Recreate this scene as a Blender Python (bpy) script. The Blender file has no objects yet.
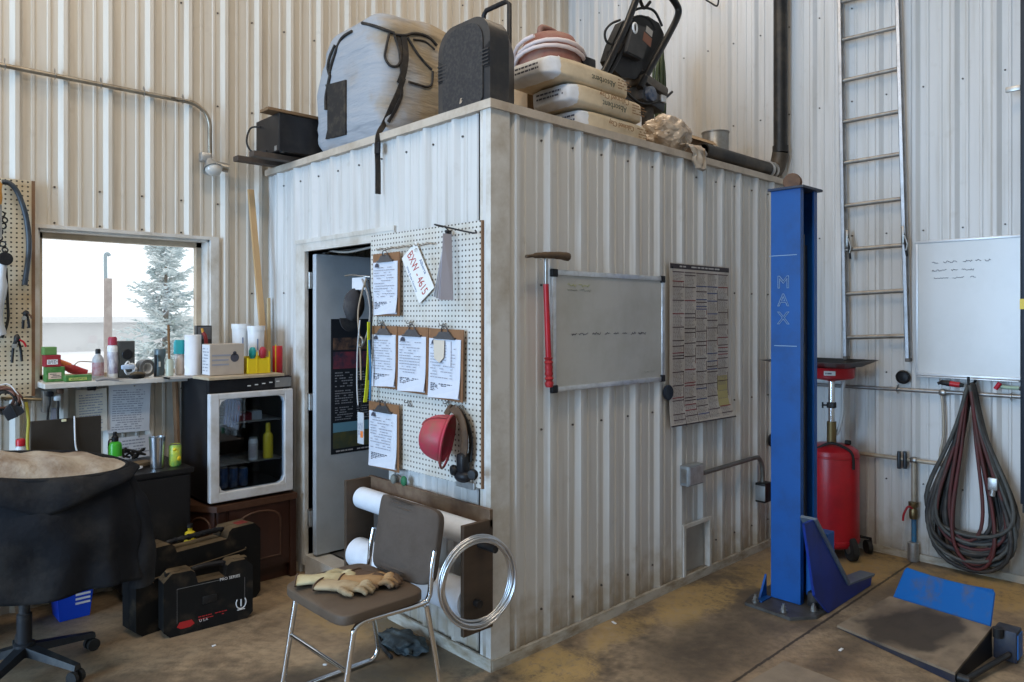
import bpy, bmesh, math, random
from mathutils import Vector, Matrix, Quaternion, noise
PI = math.pi
SC = bpy.context.scene
COL = SC.collection
rnd = random.Random(7)

# ------------------------------------------------------------------ measuring
FPX, CX, HY, EYE = 733.0, 512.0, 316.0, 1.6
_a = math.atan2(768, 733)
FW = (math.cos(_a), math.sin(_a)); RT = (math.sin(_a), -math.cos(_a))
CAM = (-3.33 * FW[0] + .095 * RT[0], -3.33 * FW[1] + .095 * RT[1])
def P(px, py, x=None, y=None, z=None):
    """point of the photograph measured on a known wall, floor or shelf plane"""
    u = (px - CX) / FPX; v = -(py - HY) / FPX
    d = (FW[0] + u * RT[0], FW[1] + u * RT[1], v)
    if x is not None: t = (x - CAM[0]) / d[0]
    elif y is not None: t = (y - CAM[1]) / d[1]
    else: t = (z - EYE) / d[2]
    return Vector((CAM[0] + t * d[0], CAM[1] + t * d[1], EYE + t * d[2]))

# ------------------------------------------------------------------ materials
MATS = {}
def mat(name, col, rough=.6, metal=0., col2=None, scale=6., amt=.5, bump=0., stretch=(1, 1, 1), spec=.4, bscale=None, detail=5.):
    if name in MATS: return MATS[name]
    m = bpy.data.materials.new(name); m.use_nodes = True; MATS[name] = m
    nt = m.node_tree; b = nt.nodes['Principled BSDF']
    b.inputs['Base Color'].default_value = (*col, 1); b.inputs['Roughness'].default_value = rough
    b.inputs['Metallic'].default_value = metal; b.inputs['Specular IOR Level'].default_value = spec
    if col2 or bump:
        tc = nt.nodes.new('ShaderNodeTexCoord'); mp = nt.nodes.new('ShaderNodeMapping')
        mp.inputs['Scale'].default_value = stretch
        nt.links.new(tc.outputs['Object'], mp.inputs['Vector'])
    if col2:
        n = nt.nodes.new('ShaderNodeTexNoise'); n.inputs['Scale'].default_value = scale; n.inputs['Detail'].default_value = detail
        n.inputs['Roughness'].default_value = .65
        r = nt.nodes.new('ShaderNodeValToRGB'); r.color_ramp.elements[0].position = .62 - .4 * amt
        r.color_ramp.elements[1].position = .92 - .4 * amt
        r.color_ramp.elements[0].color = (*col, 1); r.color_ramp.elements[1].color = (*col2, 1)
        nt.links.new(mp.outputs[0], n.inputs['Vector']); nt.links.new(n.outputs['Fac'], r.inputs[0]); nt.links.new(r.outputs[0], b.inputs['Base Color'])
    if bump:
        n2 = nt.nodes.new('ShaderNodeTexNoise'); n2.inputs['Scale'].default_value = bscale or scale * 3; n2.inputs['Detail'].default_value = 4
        bp = nt.nodes.new('ShaderNodeBump'); bp.inputs['Strength'].default_value = bump; bp.inputs['Distance'].default_value = .01
        nt.links.new(mp.outputs[0], n2.inputs['Vector']); nt.links.new(n2.outputs['Fac'], bp.inputs['Height']); nt.links.new(bp.outputs[0], b.inputs['Normal'])
    return m
def N(nt, t, **kw):
    n = nt.nodes.new(t)
    for k, v in kw.items(): setattr(n, k, v)
    return n
def mth(nt, op, a, b=None, c=None, clamp=False):
    n = nt.nodes.new('ShaderNodeMath'); n.operation = op; n.use_clamp = clamp
    for i, v in enumerate((a, b, c)):
        if v is None: continue
        if isinstance(v, (int, float)): n.inputs[i].default_value = v
        else: nt.links.new(v, n.inputs[i])
    return n.outputs[0]
def mixc(nt, f, a, b):
    n = nt.nodes.new('ShaderNodeMix'); n.data_type = 'RGBA'
    for i, v in ((0, f), (6, a), (7, b)):
        if isinstance(v, (int, float)): n.inputs[i].default_value = v
        elif isinstance(v, tuple): n.inputs[i].default_value = (*v, 1)
        else: nt.links.new(v, n.inputs[i])
    return n.outputs[2]
def ramp(nt, f, p0, p1):
    n = nt.nodes.new('ShaderNodeMapRange'); n.inputs[1].default_value = p0; n.inputs[2].default_value = p1; n.interpolation_type = 'SMOOTHSTEP'
    nt.links.new(f, n.inputs[0]); return n.outputs[0]
def wall_mat(name, col, dirt, low):
    """painted ribbed steel: vertical runs of grime, scuffs, and splashed dirt just above the floor"""
    m = bpy.data.materials.new(name); m.use_nodes = True; nt = m.node_tree; b = nt.nodes['Principled BSDF']
    tc = N(nt, 'ShaderNodeTexCoord'); mp = N(nt, 'ShaderNodeMapping'); mp.inputs['Scale'].default_value = (1, 1, .05)
    nt.links.new(tc.outputs['Object'], mp.inputs[0])
    n1 = N(nt, 'ShaderNodeTexNoise'); n1.inputs['Scale'].default_value = 24; n1.inputs['Detail'].default_value = 6; nt.links.new(mp.outputs[0], n1.inputs['Vector'])
    n2 = N(nt, 'ShaderNodeTexNoise'); n2.inputs['Scale'].default_value = 1.7; n2.inputs['Detail'].default_value = 8; nt.links.new(tc.outputs['Object'], n2.inputs['Vector'])
    n3 = N(nt, 'ShaderNodeTexNoise'); n3.inputs['Scale'].default_value = 11; n3.inputs['Detail'].default_value = 9; nt.links.new(tc.outputs['Object'], n3.inputs['Vector'])
    sp = N(nt, 'ShaderNodeSeparateXYZ'); nt.links.new(tc.outputs['Object'], sp.inputs[0])
    c = mixc(nt, mth(nt, 'MULTIPLY', ramp(nt, n1.outputs['Fac'], .45, .8), .55), col, dirt)
    c = mixc(nt, mth(nt, 'MULTIPLY', ramp(nt, n2.outputs['Fac'], .5, .8), .22), c, dirt)
    c = mixc(nt, mth(nt, 'MULTIPLY', ramp(nt, n3.outputs['Fac'], .62, .76), .25), c, dirt)
    if low:
        e = mth(nt, 'ADD', sp.outputs['Z'], mth(nt, 'MULTIPLY', n3.outputs['Fac'], -.5))
        f = mth(nt, 'SUBTRACT', 1., ramp(nt, e, -.28, .1))
        c = mixc(nt, mth(nt, 'MULTIPLY', f, low), c, (.27, .19, .095))
    nt.links.new(c, b.inputs['Base Color']); b.inputs['Roughness'].default_value = .42; b.inputs['Specular IOR Level'].default_value = .45
    MATS[name] = m; return m
def floor_mat():
    m = bpy.data.materials.new('stained_concrete'); m.use_nodes = True; nt = m.node_tree; b = nt.nodes['Principled BSDF']
    tc = N(nt, 'ShaderNodeTexCoord'); O = tc.outputs['Object']
    def nz(s, d=6, r=.6):
        n = N(nt, 'ShaderNodeTexNoise'); n.inputs['Scale'].default_value = s; n.inputs['Detail'].default_value = d; n.inputs['Roughness'].default_value = r
        nt.links.new(O, n.inputs['Vector']); return n.outputs['Fac']
    big, mid, fine = nz(.9), nz(3.2, 8, .7), nz(26, 8, .7)
    sp = N(nt, 'ShaderNodeSeparateXYZ'); nt.links.new(O, sp.inputs[0]); X, Y = sp.outputs['X'], sp.outputs['Y']
    c = mixc(nt, ramp(nt, mid, .3, .7), (.40, .295, .185), (.235, .165, .102))
    c = mixc(nt, mth(nt, 'MULTIPLY', ramp(nt, fine, .4, .7), .5), c, (.11, .085, .058))
    # dark oil soaked areas
    c = mixc(nt, mth(nt, 'MULTIPLY', ramp(nt, mth(nt, 'ADD', big, mth(nt, 'MULTIPLY', mid, .35)), .66, .82), .65), c, (.055, .044, .034))
    def spot(x, y, rx, ry):
        a = mth(nt, 'POWER', mth(nt, 'DIVIDE', mth(nt, 'SUBTRACT', X, x), rx), 2.)
        q = mth(nt, 'POWER', mth(nt, 'DIVIDE', mth(nt, 'SUBTRACT', Y, y), ry), 2.)
        r = mth(nt, 'ADD', mth(nt, 'SQRT', mth(nt, 'ADD', a, q)), mth(nt, 'MULTIPLY', mth(nt, 'SUBTRACT', mid, .5), 2.6))
        return mth(nt, 'SUBTRACT', 1., ramp(nt, r, .45, 1.1))
    # ochre floor-dry dust along the office wall and under the hoses
    for x, y, rx, ry, a in ((.22, -.18, .35, .25, .85), (.8, -.15, .35, .14, .6), (1.35, -.2, .5, .2, .8), (2.6, -.75, .5, .35, .8), (2.75, -1.3, .4, .5, .8), (-.15, .95, .25, .5, .55), (2.1, -.3, .5, .25, .6), (-.35, .15, .25, .3, .3)):
        c = mixc(nt, mth(nt, 'MULTIPLY', mth(nt, 'MULTIPLY', spot(x, y, rx, ry), ramp(nt, fine, .3, .55)), a), c, (.44, .29, .11))
    for x, y, rx, ry, a in ((.9, -.6, .5, .3, .6), (-.25, .35, .3, .3, .6), (2.35, -.95, .5, .2, .6), (.05, 1.0, .35, .6, .5), (1.15, -1.05, .35, .12, .5)):
        c = mixc(nt, mth(nt, 'MULTIPLY', spot(x, y, rx, ry), a), c, (.05, .038, .03))
    # sawn joint in the slab
    j = mth(nt, 'ABSOLUTE', mth(nt, 'ADD', Y, mth(nt, 'MULTIPLY_ADD', fine, .02, .815)))
    jm = mth(nt, 'MULTIPLY', mth(nt, 'SUBTRACT', 1., ramp(nt, j, .004, .010)), mth(nt, 'GREATER_THAN', X, .55))
    c = mixc(nt, mth(nt, 'MULTIPLY', jm, .85), c, (.03, .024, .02))
    nt.links.new(c, b.inputs['Base Color'])
    nt.links.new(mth(nt, 'MULTIPLY_ADD', big, .3, .42), b.inputs['Roughness']); b.inputs['Specular IOR Level'].default_value = .3
    bp = N(nt, 'ShaderNodeBump'); bp.inputs['Strength'].default_value = .25; bp.inputs['Distance'].default_value = .006
    nt.links.new(fine, bp.inputs['Height']); nt.links.new(bp.outputs[0], b.inputs['Normal'])
    return m
def glass_mat(name='clear_glass', tint=(1, 1, 1), refl=.06):
    m = bpy.data.materials.new(name); m.use_nodes = True; nt = m.node_tree; nt.nodes.remove(nt.nodes['Principled BSDF'])
    t = N(nt, 'ShaderNodeBsdfTransparent'); t.inputs[0].default_value = (*tint, 1)
    g = N(nt, 'ShaderNodeBsdfGlossy'); g.inputs['Roughness'].default_value = .03
    mx = N(nt, 'ShaderNodeMixShader'); mx.inputs[0].default_value = refl
    nt.links.new(t.outputs[0], mx.inputs[1]); nt.links.new(g.outputs[0], mx.inputs[2]); nt.links.new(mx.outputs[0], nt.nodes['Material Output'].inputs[0])
    MATS[name] = m; return m
def peg_mat(name, c1, c2):
    """perforated hardboard: a one inch grid of round holes"""
    m = bpy.data.materials.new(name); m.use_nodes = True; nt = m.node_tree; b = nt.nodes['Principled BSDF']
    tc = N(nt, 'ShaderNodeTexCoord'); sp = N(nt, 'ShaderNodeSeparateXYZ'); nt.links.new(tc.outputs['Object'], sp.inputs[0])
    def cell(o): return mth(nt, 'POWER', mth(nt, 'SUBTRACT', mth(nt, 'FRACT', mth(nt, 'DIVIDE', o, .0254)), .5), 2.)
    hx = mth(nt, 'ADD', sp.outputs['X'], sp.outputs['Y'])
    r = mth(nt, 'SQRT', mth(nt, 'ADD', cell(hx), cell(sp.outputs['Z'])))
    h = mth(nt, 'LESS_THAN', r, .20)
    n = N(nt, 'ShaderNodeTexNoise'); n.inputs['Scale'].default_value = 5; n.inputs['Detail'].default_value = 6; nt.links.new(tc.outputs['Object'], n.inputs['Vector'])
    base = mixc(nt, ramp(nt, n.outputs['Fac'], .45, .75), c1, c2)
    c = mixc(nt, h, base, (.05, .035, .025))
    nt.links.new(c, b.inputs['Base Color']); b.inputs['Roughness'].default_value = .5
    MATS[name] = m; return m

# ------------------------------------------------------------------ mesh helpers
def nb(): return bmesh.new()
def V(*a): return Vector(a)
def rot(rx=0, ry=0, rz=0): return (Matrix.Rotation(rz, 4, 'Z') @ Matrix.Rotation(ry, 4, 'Y') @ Matrix.Rotation(rx, 4, 'X'))
def box(bm, c, s, bev=0., R=None, seg=2):
    M = Matrix.Translation(Vector(c)) @ (R or Matrix.Identity(4)) @ Matrix.Diagonal((s[0], s[1], s[2], 1))
    r = bmesh.ops.create_cube(bm, size=1., matrix=M)
    if bev > 0:
        es = list({e for v in r['verts'] for e in v.link_edges})
        bmesh.ops.bevel(bm, geom=es, offset=min(bev, .49 * min(s)), segments=seg, affect='EDGES', profile=.5)
    return bm
def box2(bm, a, b, bev=0., seg=2):
    a, b = Vector(a), Vector(b)
    return box(bm, (a + b) / 2, [abs(b[i] - a[i]) for i in range(3)], bev, None, seg)
def frame_of(d):
    d = d.normalized(); u = Vector((0, 0, 1)) if abs(d.z) < .95 else Vector((1, 0, 0))
    x = u.cross(d).normalized(); return x, d.cross(x)
def cyl(bm, a, b, r, r2=None, n=16, cap=True):
    a, b = Vector(a), Vector(b); r2 = r if r2 is None else r2
    x, y = frame_of(b - a)
    A = [bm.verts.new(a + (x * math.cos(2 * PI * i / n) + y * math.sin(2 * PI * i / n)) * r) for i in range(n)]
    B = [bm.verts.new(b + (x * math.cos(2 * PI * i / n) + y * math.sin(2 * PI * i / n)) * r2) for i in range(n)]
    for i in range(n): bm.faces.new((A[i], A[(i + 1) % n], B[(i + 1) % n], B[i]))
    if cap: bm.faces.new(A[::-1]); bm.faces.new(B)
    return bm
def lathe(bm, prof, c=(0, 0, 0), n=24, axis=None):
    """turn a list of (radius, height) about a vertical axis (or the given one)"""
    c = Vector(c); d = Vector(axis).normalized() if axis is not None else Vector((0, 0, 1))
    x, y = frame_of(d) if axis is not None else (Vector((1, 0, 0)), Vector((0, 1, 0)))
    rings = []
    for r, h in prof:
        if r < 1e-5: rings.append([bm.verts.new(c + d * h)])
        else: rings.append([bm.verts.new(c + d * h + (x * math.cos(2 * PI * i / n) + y * math.sin(2 * PI * i / n)) * r) for i in range(n)])
    for A, B in zip(rings, rings[1:]):
        for i in range(n):
            j = (i + 1) % n
            if len(A) == 1 and len(B) == 1: continue
            if len(A) == 1: bm.faces.new((A[0], B[j], B[i]))
            elif len(B) == 1: bm.faces.new((A[i], A[j], B[0]))
            else: bm.faces.new((A[i], A[j], B[j], B[i]))
    if len(rings[0]) > 1: bm.faces.new(rings[0][::-1])
    if len(rings[-1]) > 1: bm.faces.new(rings[-1])
    return bm
def smooth_path(pts, k=6, closed=False):
    pts = [Vector(p) for p in pts]; n = len(pts); out = []
    for i in range(n if closed else n - 1):
        if closed: a, b, c, d = pts[(i - 1) % n], pts[i], pts[(i + 1) % n], pts[(i + 2) % n]
        else: a, b, c, d = pts[max(i - 1, 0)], pts[i], pts[i + 1], pts[min(i + 2, n - 1)]
        for j in range(k):
            t = j / k
            out.append(.5 * ((2 * b) + (c - a) * t + (2 * a - 5 * b + 4 * c - d) * t * t + (3 * b - a - 3 * c + d) * t ** 3))
    if not closed: out.append(pts[-1])
    return out
def tube(bm, pts, r, n=8, closed=False, k=0, flat=None, up=None):
    """sweep a round (or, with flat=(w,h), a strap shaped) section along a path"""
    pts = smooth_path(pts, k, closed) if k else [Vector(p) for p in pts]
    m = len(pts); rings = []; prev = None
    for i in range(m):
        t = (pts[(i + 1) % m] - pts[i - 1]) if closed else (pts[min(i + 1, m - 1)] - pts[max(i - 1, 0)])
        if t.length < 1e-9: t = Vector((0, 0, 1))
        t.normalize()
        if up is not None: x = Vector(up).cross(t); x = x.normalized() if x.length > 1e-4 else (prev or frame_of(t)[0])
        elif prev is None: x = frame_of(t)[0]
        else:
            x = prev - t * prev.dot(t); x = x.normalized() if x.length > 1e-5 else frame_of(t)[0]
        prev = x; y = t.cross(x)
        rr = r[i * len(r) // m] if isinstance(r, (list, tuple)) else r
        if flat: sec = [(-flat[0], -flat[1]), (flat[0], -flat[1]), (flat[0], flat[1]), (-flat[0], flat[1])]
        else: sec = [(rr * math.cos(2 * PI * q / n), rr * math.sin(2 * PI * q / n)) for q in range(n)]
        rings.append([bm.verts.new(pts[i] + x * p + y * q) for p, q in sec])
    L = len(rings[0])
    for i in range(m if closed else m - 1):
        A, B = rings[i], rings[(i + 1) % m]
        for q in range(L): bm.faces.new((A[q], A[(q + 1) % L], B[(q + 1) % L], B[q]))
    if not closed: bm.faces.new(rings[0][::-1]); bm.faces.new(rings[-1])
    return bm
def prism(bm, poly, off):
    """extrude a flat polygon (3D points) by the vector off"""
    off = Vector(off); A = [bm.verts.new(Vector(p)) for p in poly]; B = [bm.verts.new(Vector(p) + off) for p in poly]; n = len(A)
    for i in range(n): bm.faces.new((A[i], A[(i + 1) % n], B[(i + 1) % n], B[i]))
    bm.faces.new(A[::-1]); bm.faces.new(B); return bm
def blob(bm, c, s, n=3, R=None, f=None):
    r = bmesh.ops.create_icosphere(bm, subdivisions=n, radius=1.)
    for v in r['verts']:
        p = v.co.copy()
        if f: p = f(p)
        p = Vector((p.x * s[0], p.y * s[1], p.z * s[2]))
        if R: p = R @ p
        v.co = p + Vector(c)
    return bm
def sbox(p, e=.35):
    """sphere point pushed towards a rounded box"""
    q = Vector([math.copysign(abs(a) ** e, a) for a in p]); return q
def pillow(bm, c, s, R=None, nx=16, ny=10, e=.5, wob=.0, seed=0):
    """a soft filled pad: a rounded slab, flat seam around its edge"""
    c = Vector(c)
    top, bot = [], []
    for i in range(nx + 1):
        rt, rb = [], []
        for j in range(ny + 1):
            u, v = 2 * i / nx - 1, 2 * j / ny - 1
            h = max(0., (1 - abs(u) ** 3)) ** e * max(0., (1 - abs(v) ** 3)) ** e
            w = wob * noise.noise(Vector((u * 2.2 + seed, v * 2.2, seed * 1.7)))
            def q(z):
                p = Vector((u * s[0] / 2 * (1 - .03 * (1 - h)), v * s[1] / 2 * (1 - .03 * (1 - h)), z)); return c + ((R @ p) if R else p)
            rt.append(bm.verts.new(q(h * s[2] / 2 * (1 + w)))); rb.append(None if (i in (0, nx) or j in (0, ny)) else bm.verts.new(q(-h * s[2] / 2 * (1 + w * .5))))
        top.append(rt); bot.append(rb)
    g = lambda i, j: bot[i][j] or top[i][j]
    for i in range(nx):
        for j in range(ny):
            bm.faces.new((top[i][j], top[i + 1][j], top[i + 1][j + 1], top[i][j + 1]))
            try: bm.faces.new((g(i, j), g(i, j + 1), g(i + 1, j + 1), g(i + 1, j)))
            except ValueError: pass
    return bm
def obj(name, bm, m, parent=None, smooth=None, loc=None):
    bmesh.ops.recalc_face_normals(bm, faces=bm.faces[:])
    me = bpy.data.meshes.new(name); bm.to_mesh(me); bm.free()
    o = bpy.data.objects.new(name, me); COL.objects.link(o)
    ms = m if isinstance(m, (list, tuple)) else [m]
    for q in ms: me.materials.append(q)
    if smooth is not None and len(me.polygons):
        me.polygons.foreach_set('use_smooth', [True] * len(me.polygons))
        if smooth < 179: me.set_sharp_from_angle(angle=math.radians(smooth))
    if parent is not None: o.parent = parent
    if loc is not None: o.location = loc
    return o
class Thing:
    """an Empty at the thing's base that carries its parts; W-parts are given in room coordinates"""
    def __init__(s, name, label, cat, loc=(0, 0, 0), rz=0., group=None, R=None):
        o = bpy.data.objects.new(name, None); COL.objects.link(o); s.o = o; o.empty_display_size = .05
        s.M = Matrix.Translation(Vector(loc)) @ (R if R is not None else Matrix.Rotation(rz, 4, 'Z')); o.matrix_world = s.M
        o['label'] = label; o['category'] = cat
        if group: o['group'] = group
    def part(s, name, bm, m, smooth=None, par=None):
        return obj(name, bm, m, par or s.o, smooth)
    def W(s, name, bm, m, smooth=None, par=None):
        bm.transform(s.M.inverted()); return obj(name, bm, m, par or s.o, smooth)
def tag(o, label, cat, group=None, kind=None):
    o['label'] = label; o['category'] = cat
    if group: o['group'] = group
    if kind: o['kind'] = kind
    return o
def one(name, bm, m, label, cat, group=None, smooth=None, base=None):
    """a thing that is one mesh; its origin goes to the middle of its foot"""
    co = [v.co for v in bm.verts]
    if base is None: base = Vector(((min(c.x for c in co) + max(c.x for c in co)) / 2, (min(c.y for c in co) + max(c.y for c in co)) / 2, min(c.z for c in co)))
    bm.transform(Matrix.Translation(-Vector(base)))
    return tag(obj(name, bm, m, None, smooth, base), label, cat, group)
def struct(name, bm, m, parent=None, smooth=None):
    o = obj(name, bm, m, parent, smooth)
    if parent is None: o['kind'] = 'structure'
    return o
def dup(o, loc=None, parent=None, **props):
    c = o.copy(); COL.objects.link(c)
    if parent is not None: c.parent = parent
    if loc is not None: c.location = loc
    for k, v in props.items(): c[k] = v
    for ch in list(o.children): dup(ch, None, c)
    return c
def text(name, s, size, m, M, parent=None, outline=0., extrude=.0006, align='CENTER', space=1., thing=None):
    """lettering as a mesh; M places its plane (x to the right, y up) in the room"""
    cu = bpy.data.curves.new(name, 'FONT'); cu.body = s; cu.size = size; cu.align_x = align; cu.align_y = 'CENTER'; cu.space_character = space
    cu.resolution_u = 3
    if outline: cu.fill_mode = 'NONE'; cu.bevel_depth = outline; cu.bevel_resolution = 0
    else: cu.extrude = extrude
    t = bpy.data.objects.new(name, cu); COL.objects.link(t); bpy.context.view_layer.update()
    me = bpy.data.meshes.new_from_object(t, depsgraph=bpy.context.evaluated_depsgraph_get()); bpy.data.objects.remove(t); bpy.data.curves.remove(cu)
    if thing is not None: M = thing.M.inverted() @ M; parent = parent or thing.o
    me.transform(M); me.materials.clear(); me.materials.append(m)
    o = bpy.data.objects.new(name, me); COL.objects.link(o); me.name = name
    if parent is not None: o.parent = parent
    return o
def plane_M(o, x, y):
    x = Vector(x).normalized(); y = Vector(y); y = (y - x * y.dot(x)).normalized(); z = x.cross(y)
    M = Matrix((x, y, z)).transposed().to_4x4(); M.translation = Vector(o); return M
# walls that face the camera: page planes (x to the reader's right)
def onX(x, y, z): return plane_M((x, y, z), (0, -1, 0), (0, 0, 1))     # on a wall facing -X
def onY(x, y, z): return plane_M((x, y, z), (1, 0, 0), (0, 0, 1))      # on a wall facing -Y
def lines(bm, M, w, h, rows, r, fill=.8, th=.35, lift=.0006, words=True, ragged=.4, x0=0.):
    """rows of printed words as small raised bars inside a w x h block centred on M"""
    for i in range(rows):
        y = h / 2 - (i + .5) * h / rows; x = -w / 2 + x0; end = w / 2 * (1 - r.random() * ragged)
        t = h / rows * th / 2
        while x < end:
            l = (r.uniform(.05, .14) * w) if words else w
            l = min(l, end - x)
            if l > .003 and r.random() < fill:
                bm.faces.new([bm.verts.new(M @ Vector((a, b, lift))) for a, b in ((x, y - t), (x + l, y - t), (x + l, y + t), (x, y + t))])
            x += l + w * .02
    return bm
def rect(bm, M, x0, y0, x1, y1, lift=.0006, th=None):
    if th: 
        prism(bm, [M @ Vector(p) for p in ((x0, y0, 0), (x1, y0, 0), (x1, y1, 0), (x0, y1, 0))], (M.to_3x3() @ Vector((0, 0, th))))
    else: bm.faces.new([bm.verts.new(M @ Vector((a, b, lift))) for a, b in ((x0, y0), (x1, y0), (x1, y1), (x0, y1))])
    return bm
def scrawl(bm, M, x0, y0, length, h, r, seed):
    """a line of felt-pen handwriting"""
    rg = random.Random(seed); x = x0
    while x < x0 + length:
        wl = rg.uniform(.03, .09); pts = []; n = int(wl / .006) + 3
        for i in range(n):
            pts.append(M @ Vector((x + wl * i / n, y0 + h * rg.uniform(-.5, .5) * (1.5 if rg.random() < .15 else 1), .0012)))
        tube(bm, pts, r, 4, k=2); x += wl + rg.uniform(.012, .03)
    return bm
# ================================================================== materials used all over
def dust_mat(name, col, dust):
    # dust that has settled on upward faces
    m = mat(name, col, .6, spec=.12); nt = m.node_tree; b = nt.nodes['Principled BSDF']
    g = N(nt, 'ShaderNodeNewGeometry'); sp = N(nt, 'ShaderNodeSeparateXYZ'); nt.links.new(g.outputs['Normal'], sp.inputs[0])
    tc = N(nt, 'ShaderNodeTexCoord'); n = N(nt, 'ShaderNodeTexNoise'); n.inputs['Scale'].default_value = 9; n.inputs['Detail'].default_value = 7; nt.links.new(tc.outputs['Object'], n.inputs['Vector'])
    f = mth(nt, 'ADD', mth(nt, 'MULTIPLY', ramp(nt, sp.outputs['Z'], .15, .8), mth(nt, 'MULTIPLY_ADD', n.outputs['Fac'], 1.1, .1)), mth(nt, 'MULTIPLY', ramp(nt, n.outputs['Fac'], .5, .8), .35), None, True)
    nt.links.new(mixc(nt, f, col, dust), b.inputs['Base Color']); return m
OFFW = wall_mat('office_steel', (.60, .59, .57), (.38, .34, .29), .75)
BACKW = wall_mat('shop_steel', (.60, .555, .48), (.40, .345, .275), .5)
RIGHTW = wall_mat('shop_steel_bright', (.62, .61, .59), (.44, .41, .36), .55)
TRIMW = mat('white_trim', (.62, .60, .56), .4, 0, (.42, .37, .30), 5)
SCREW = mat('screw_head', (.10, .09, .08), .5, .6)
CONC = floor_mat()
GLASS = glass_mat(); FGLASS = glass_mat('smoked_glass', (.80, .86, .92), .10)
PEG = peg_mat('white_pegboard', (.62, .60, .55), (.48, .43, .35)); PEGT = peg_mat('tan_pegboard', (.62, .53, .38), (.44, .33, .19))
CHROME = mat('chrome', (.75, .76, .78), .14, 1.)
STEEL = mat('grey_steel', (.42, .41, .39), .38, .9, (.25, .23, .2), 12)
GALV = mat('galvanised', (.50, .50, .49), .42, .8, (.36, .36, .35), 30)
ALU = mat('aluminium', (.66, .66, .66), .38, .75, (.48, .47, .45), 20)
RUST = mat('rusty_steel', (.16, .09, .055), .75, .3, (.07, .045, .035), 18)
BLK = mat('black_plastic', (.012, .012, .014), .45, 0, (.05, .048, .045), 9, .3, spec=.25)
BLK2 = mat('black_iron', (.020, .020, .021), .5, .4, (.07, .06, .052), 14, .3)
RUB = mat('rubber', (.02, .02, .02), .8)
PAPER = mat('paper', (.66, .67, .70), .75, 0, (.57, .57, .60), 5)
INK = mat('ink', (.06, .06, .08), .8)
INKG = mat('grey_ink', (.30, .31, .36), .8)
BROWNB = mat('hardboard', (.22, .12, .06), .6, 0, (.14, .075, .04), 9)
WOOD = mat('pine', (.52, .34, .17), .6, 0, (.36, .22, .10), 6, .5, 0, (1, 1, .12))
DWOOD = mat('weathered_wood', (.085, .055, .034), .7, 0, (.048, .032, .021), 7, .5, .1, (.25, 1, 1))
CARD = mat('cardboard', (.42, .29, .17), .75, 0, (.33, .22, .12), 6)
BLUE = mat('lift_blue', (.003, .072, .285), .42, 0, (.006, .045, .16), 4, .4)
BLUEW = mat('worn_blue', (.006, .10, .33), .5, 0, (.10, .09, .08), 9, .3)
RED = mat('red_enamel', (.46, .012, .020), .35, 0, (.30, .012, .018), 5)
WHITE = mat('white_plastic', (.74, .75, .76), .4, 0, (.62, .62, .60), 6)
YEL = mat('yellow_plastic', (.75, .55, .02), .4)
GREEN = mat('green_metal', (.05, .36, .025), .3)
GREENC = mat('green_carton', (.045, .17, .035), .6, 0, (.14, .26, .09), 25)
TEAL = mat('teal_plastic', (.02, .33, .36), .4)
GREYP = mat('grey_plastic', (.18, .18, .18), .5, 0, (.25, .24, .22), 8)
DUSTB = dust_mat('dusty_black_plastic', (.012, .012, .012), (.17, .125, .075))
DARK = mat('dark_void', (.02, .02, .02), .9)
FLOORTRIM = mat('dirty_base_plate', (.48, .44, .37), .6, 0, (.22, .16, .09), 6, .5, 0, (1, 1, 3))

# ================================================================== room shell
RIB = .2276
def ribs(u0, u1, ph, h):
    """profile of nine inch ribbed sheet between u0 and u1: list of (u, height)"""
    out = []; k = math.floor((u0 - ph) / RIB) - 1
    while ph + k * RIB < u1 + RIB:
        c = ph + k * RIB
        out += [(c - .033, 0), (c - .010, h), (c + .010, h), (c + .027, 0)]
        for q in (1, 2):
            m = c + RIB * q / 3; out += [(m - .011, 0), (m - .006, .0055), (m + .006, .0055), (m + .011, 0)]
        k += 1
    def at(u):
        for (a, ha), (b, hb) in zip(out, out[1:]):
            if a <= u <= b: return ha + (hb - ha) * (u - a) / max(b - a, 1e-9)
        return 0
    return [(u0, at(u0))] + [p for p in out if u0 + 1e-4 < p[0] < u1 - 1e-4] + [(u1, at(u1))]
def sheet(bm, to, u0, u1, z0, z1, ph, h=.023, thick=.06, screws=()):
    """ribbed steel with the wall's body behind it; to(u, n, z) -> room point, n out of the wall"""
    pr = ribs(u0, u1, ph, h)
    A = [bm.verts.new(to(u, n, z0)) for u, n in pr]; B = [bm.verts.new(to(u, n, z1)) for u, n in pr]
    for i in range(len(pr) - 1): bm.faces.new((A[i], A[i + 1], B[i + 1], B[i]))
    c = [to(u0, -.002, z0), to(u1, -.002, z0), to(u1, -.002, z1), to(u0, -.002, z1)]
    prism(bm, c, Vector(to(0, -thick, 0)) - Vector(to(0, -.002, 0)))
    k0 = math.ceil((u0 - ph) / RIB)
    n0 = len(bm.faces)
    for z in screws:
        if not z0 < z < z1: continue
        k = k0
        while ph + k * RIB < u1 - .03:
            u = ph + k * RIB - .05
            if u > u0 + .01: cyl(bm, to(u, 0, z), to(u, .007, z), .0062, .005, 6)
            k += 1
    bm.faces.ensure_lookup_table()
    for fc in bm.faces[n0:]: fc.material_index = 1
    return bm
BY, RX = 2.25, 3.03                      # window wall, ladder wall
HT, LX, FY = 5.4, -8.6, -6.5
toB = lambda u, n, z: Vector((u, BY - n, z))
toR = lambda u, n, z: Vector((RX - n, u, z))
toL = lambda u, n, z: Vector((0 - n, u, z))
toF = lambda u, n, z: Vector((u, 0 - n, z))
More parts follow.
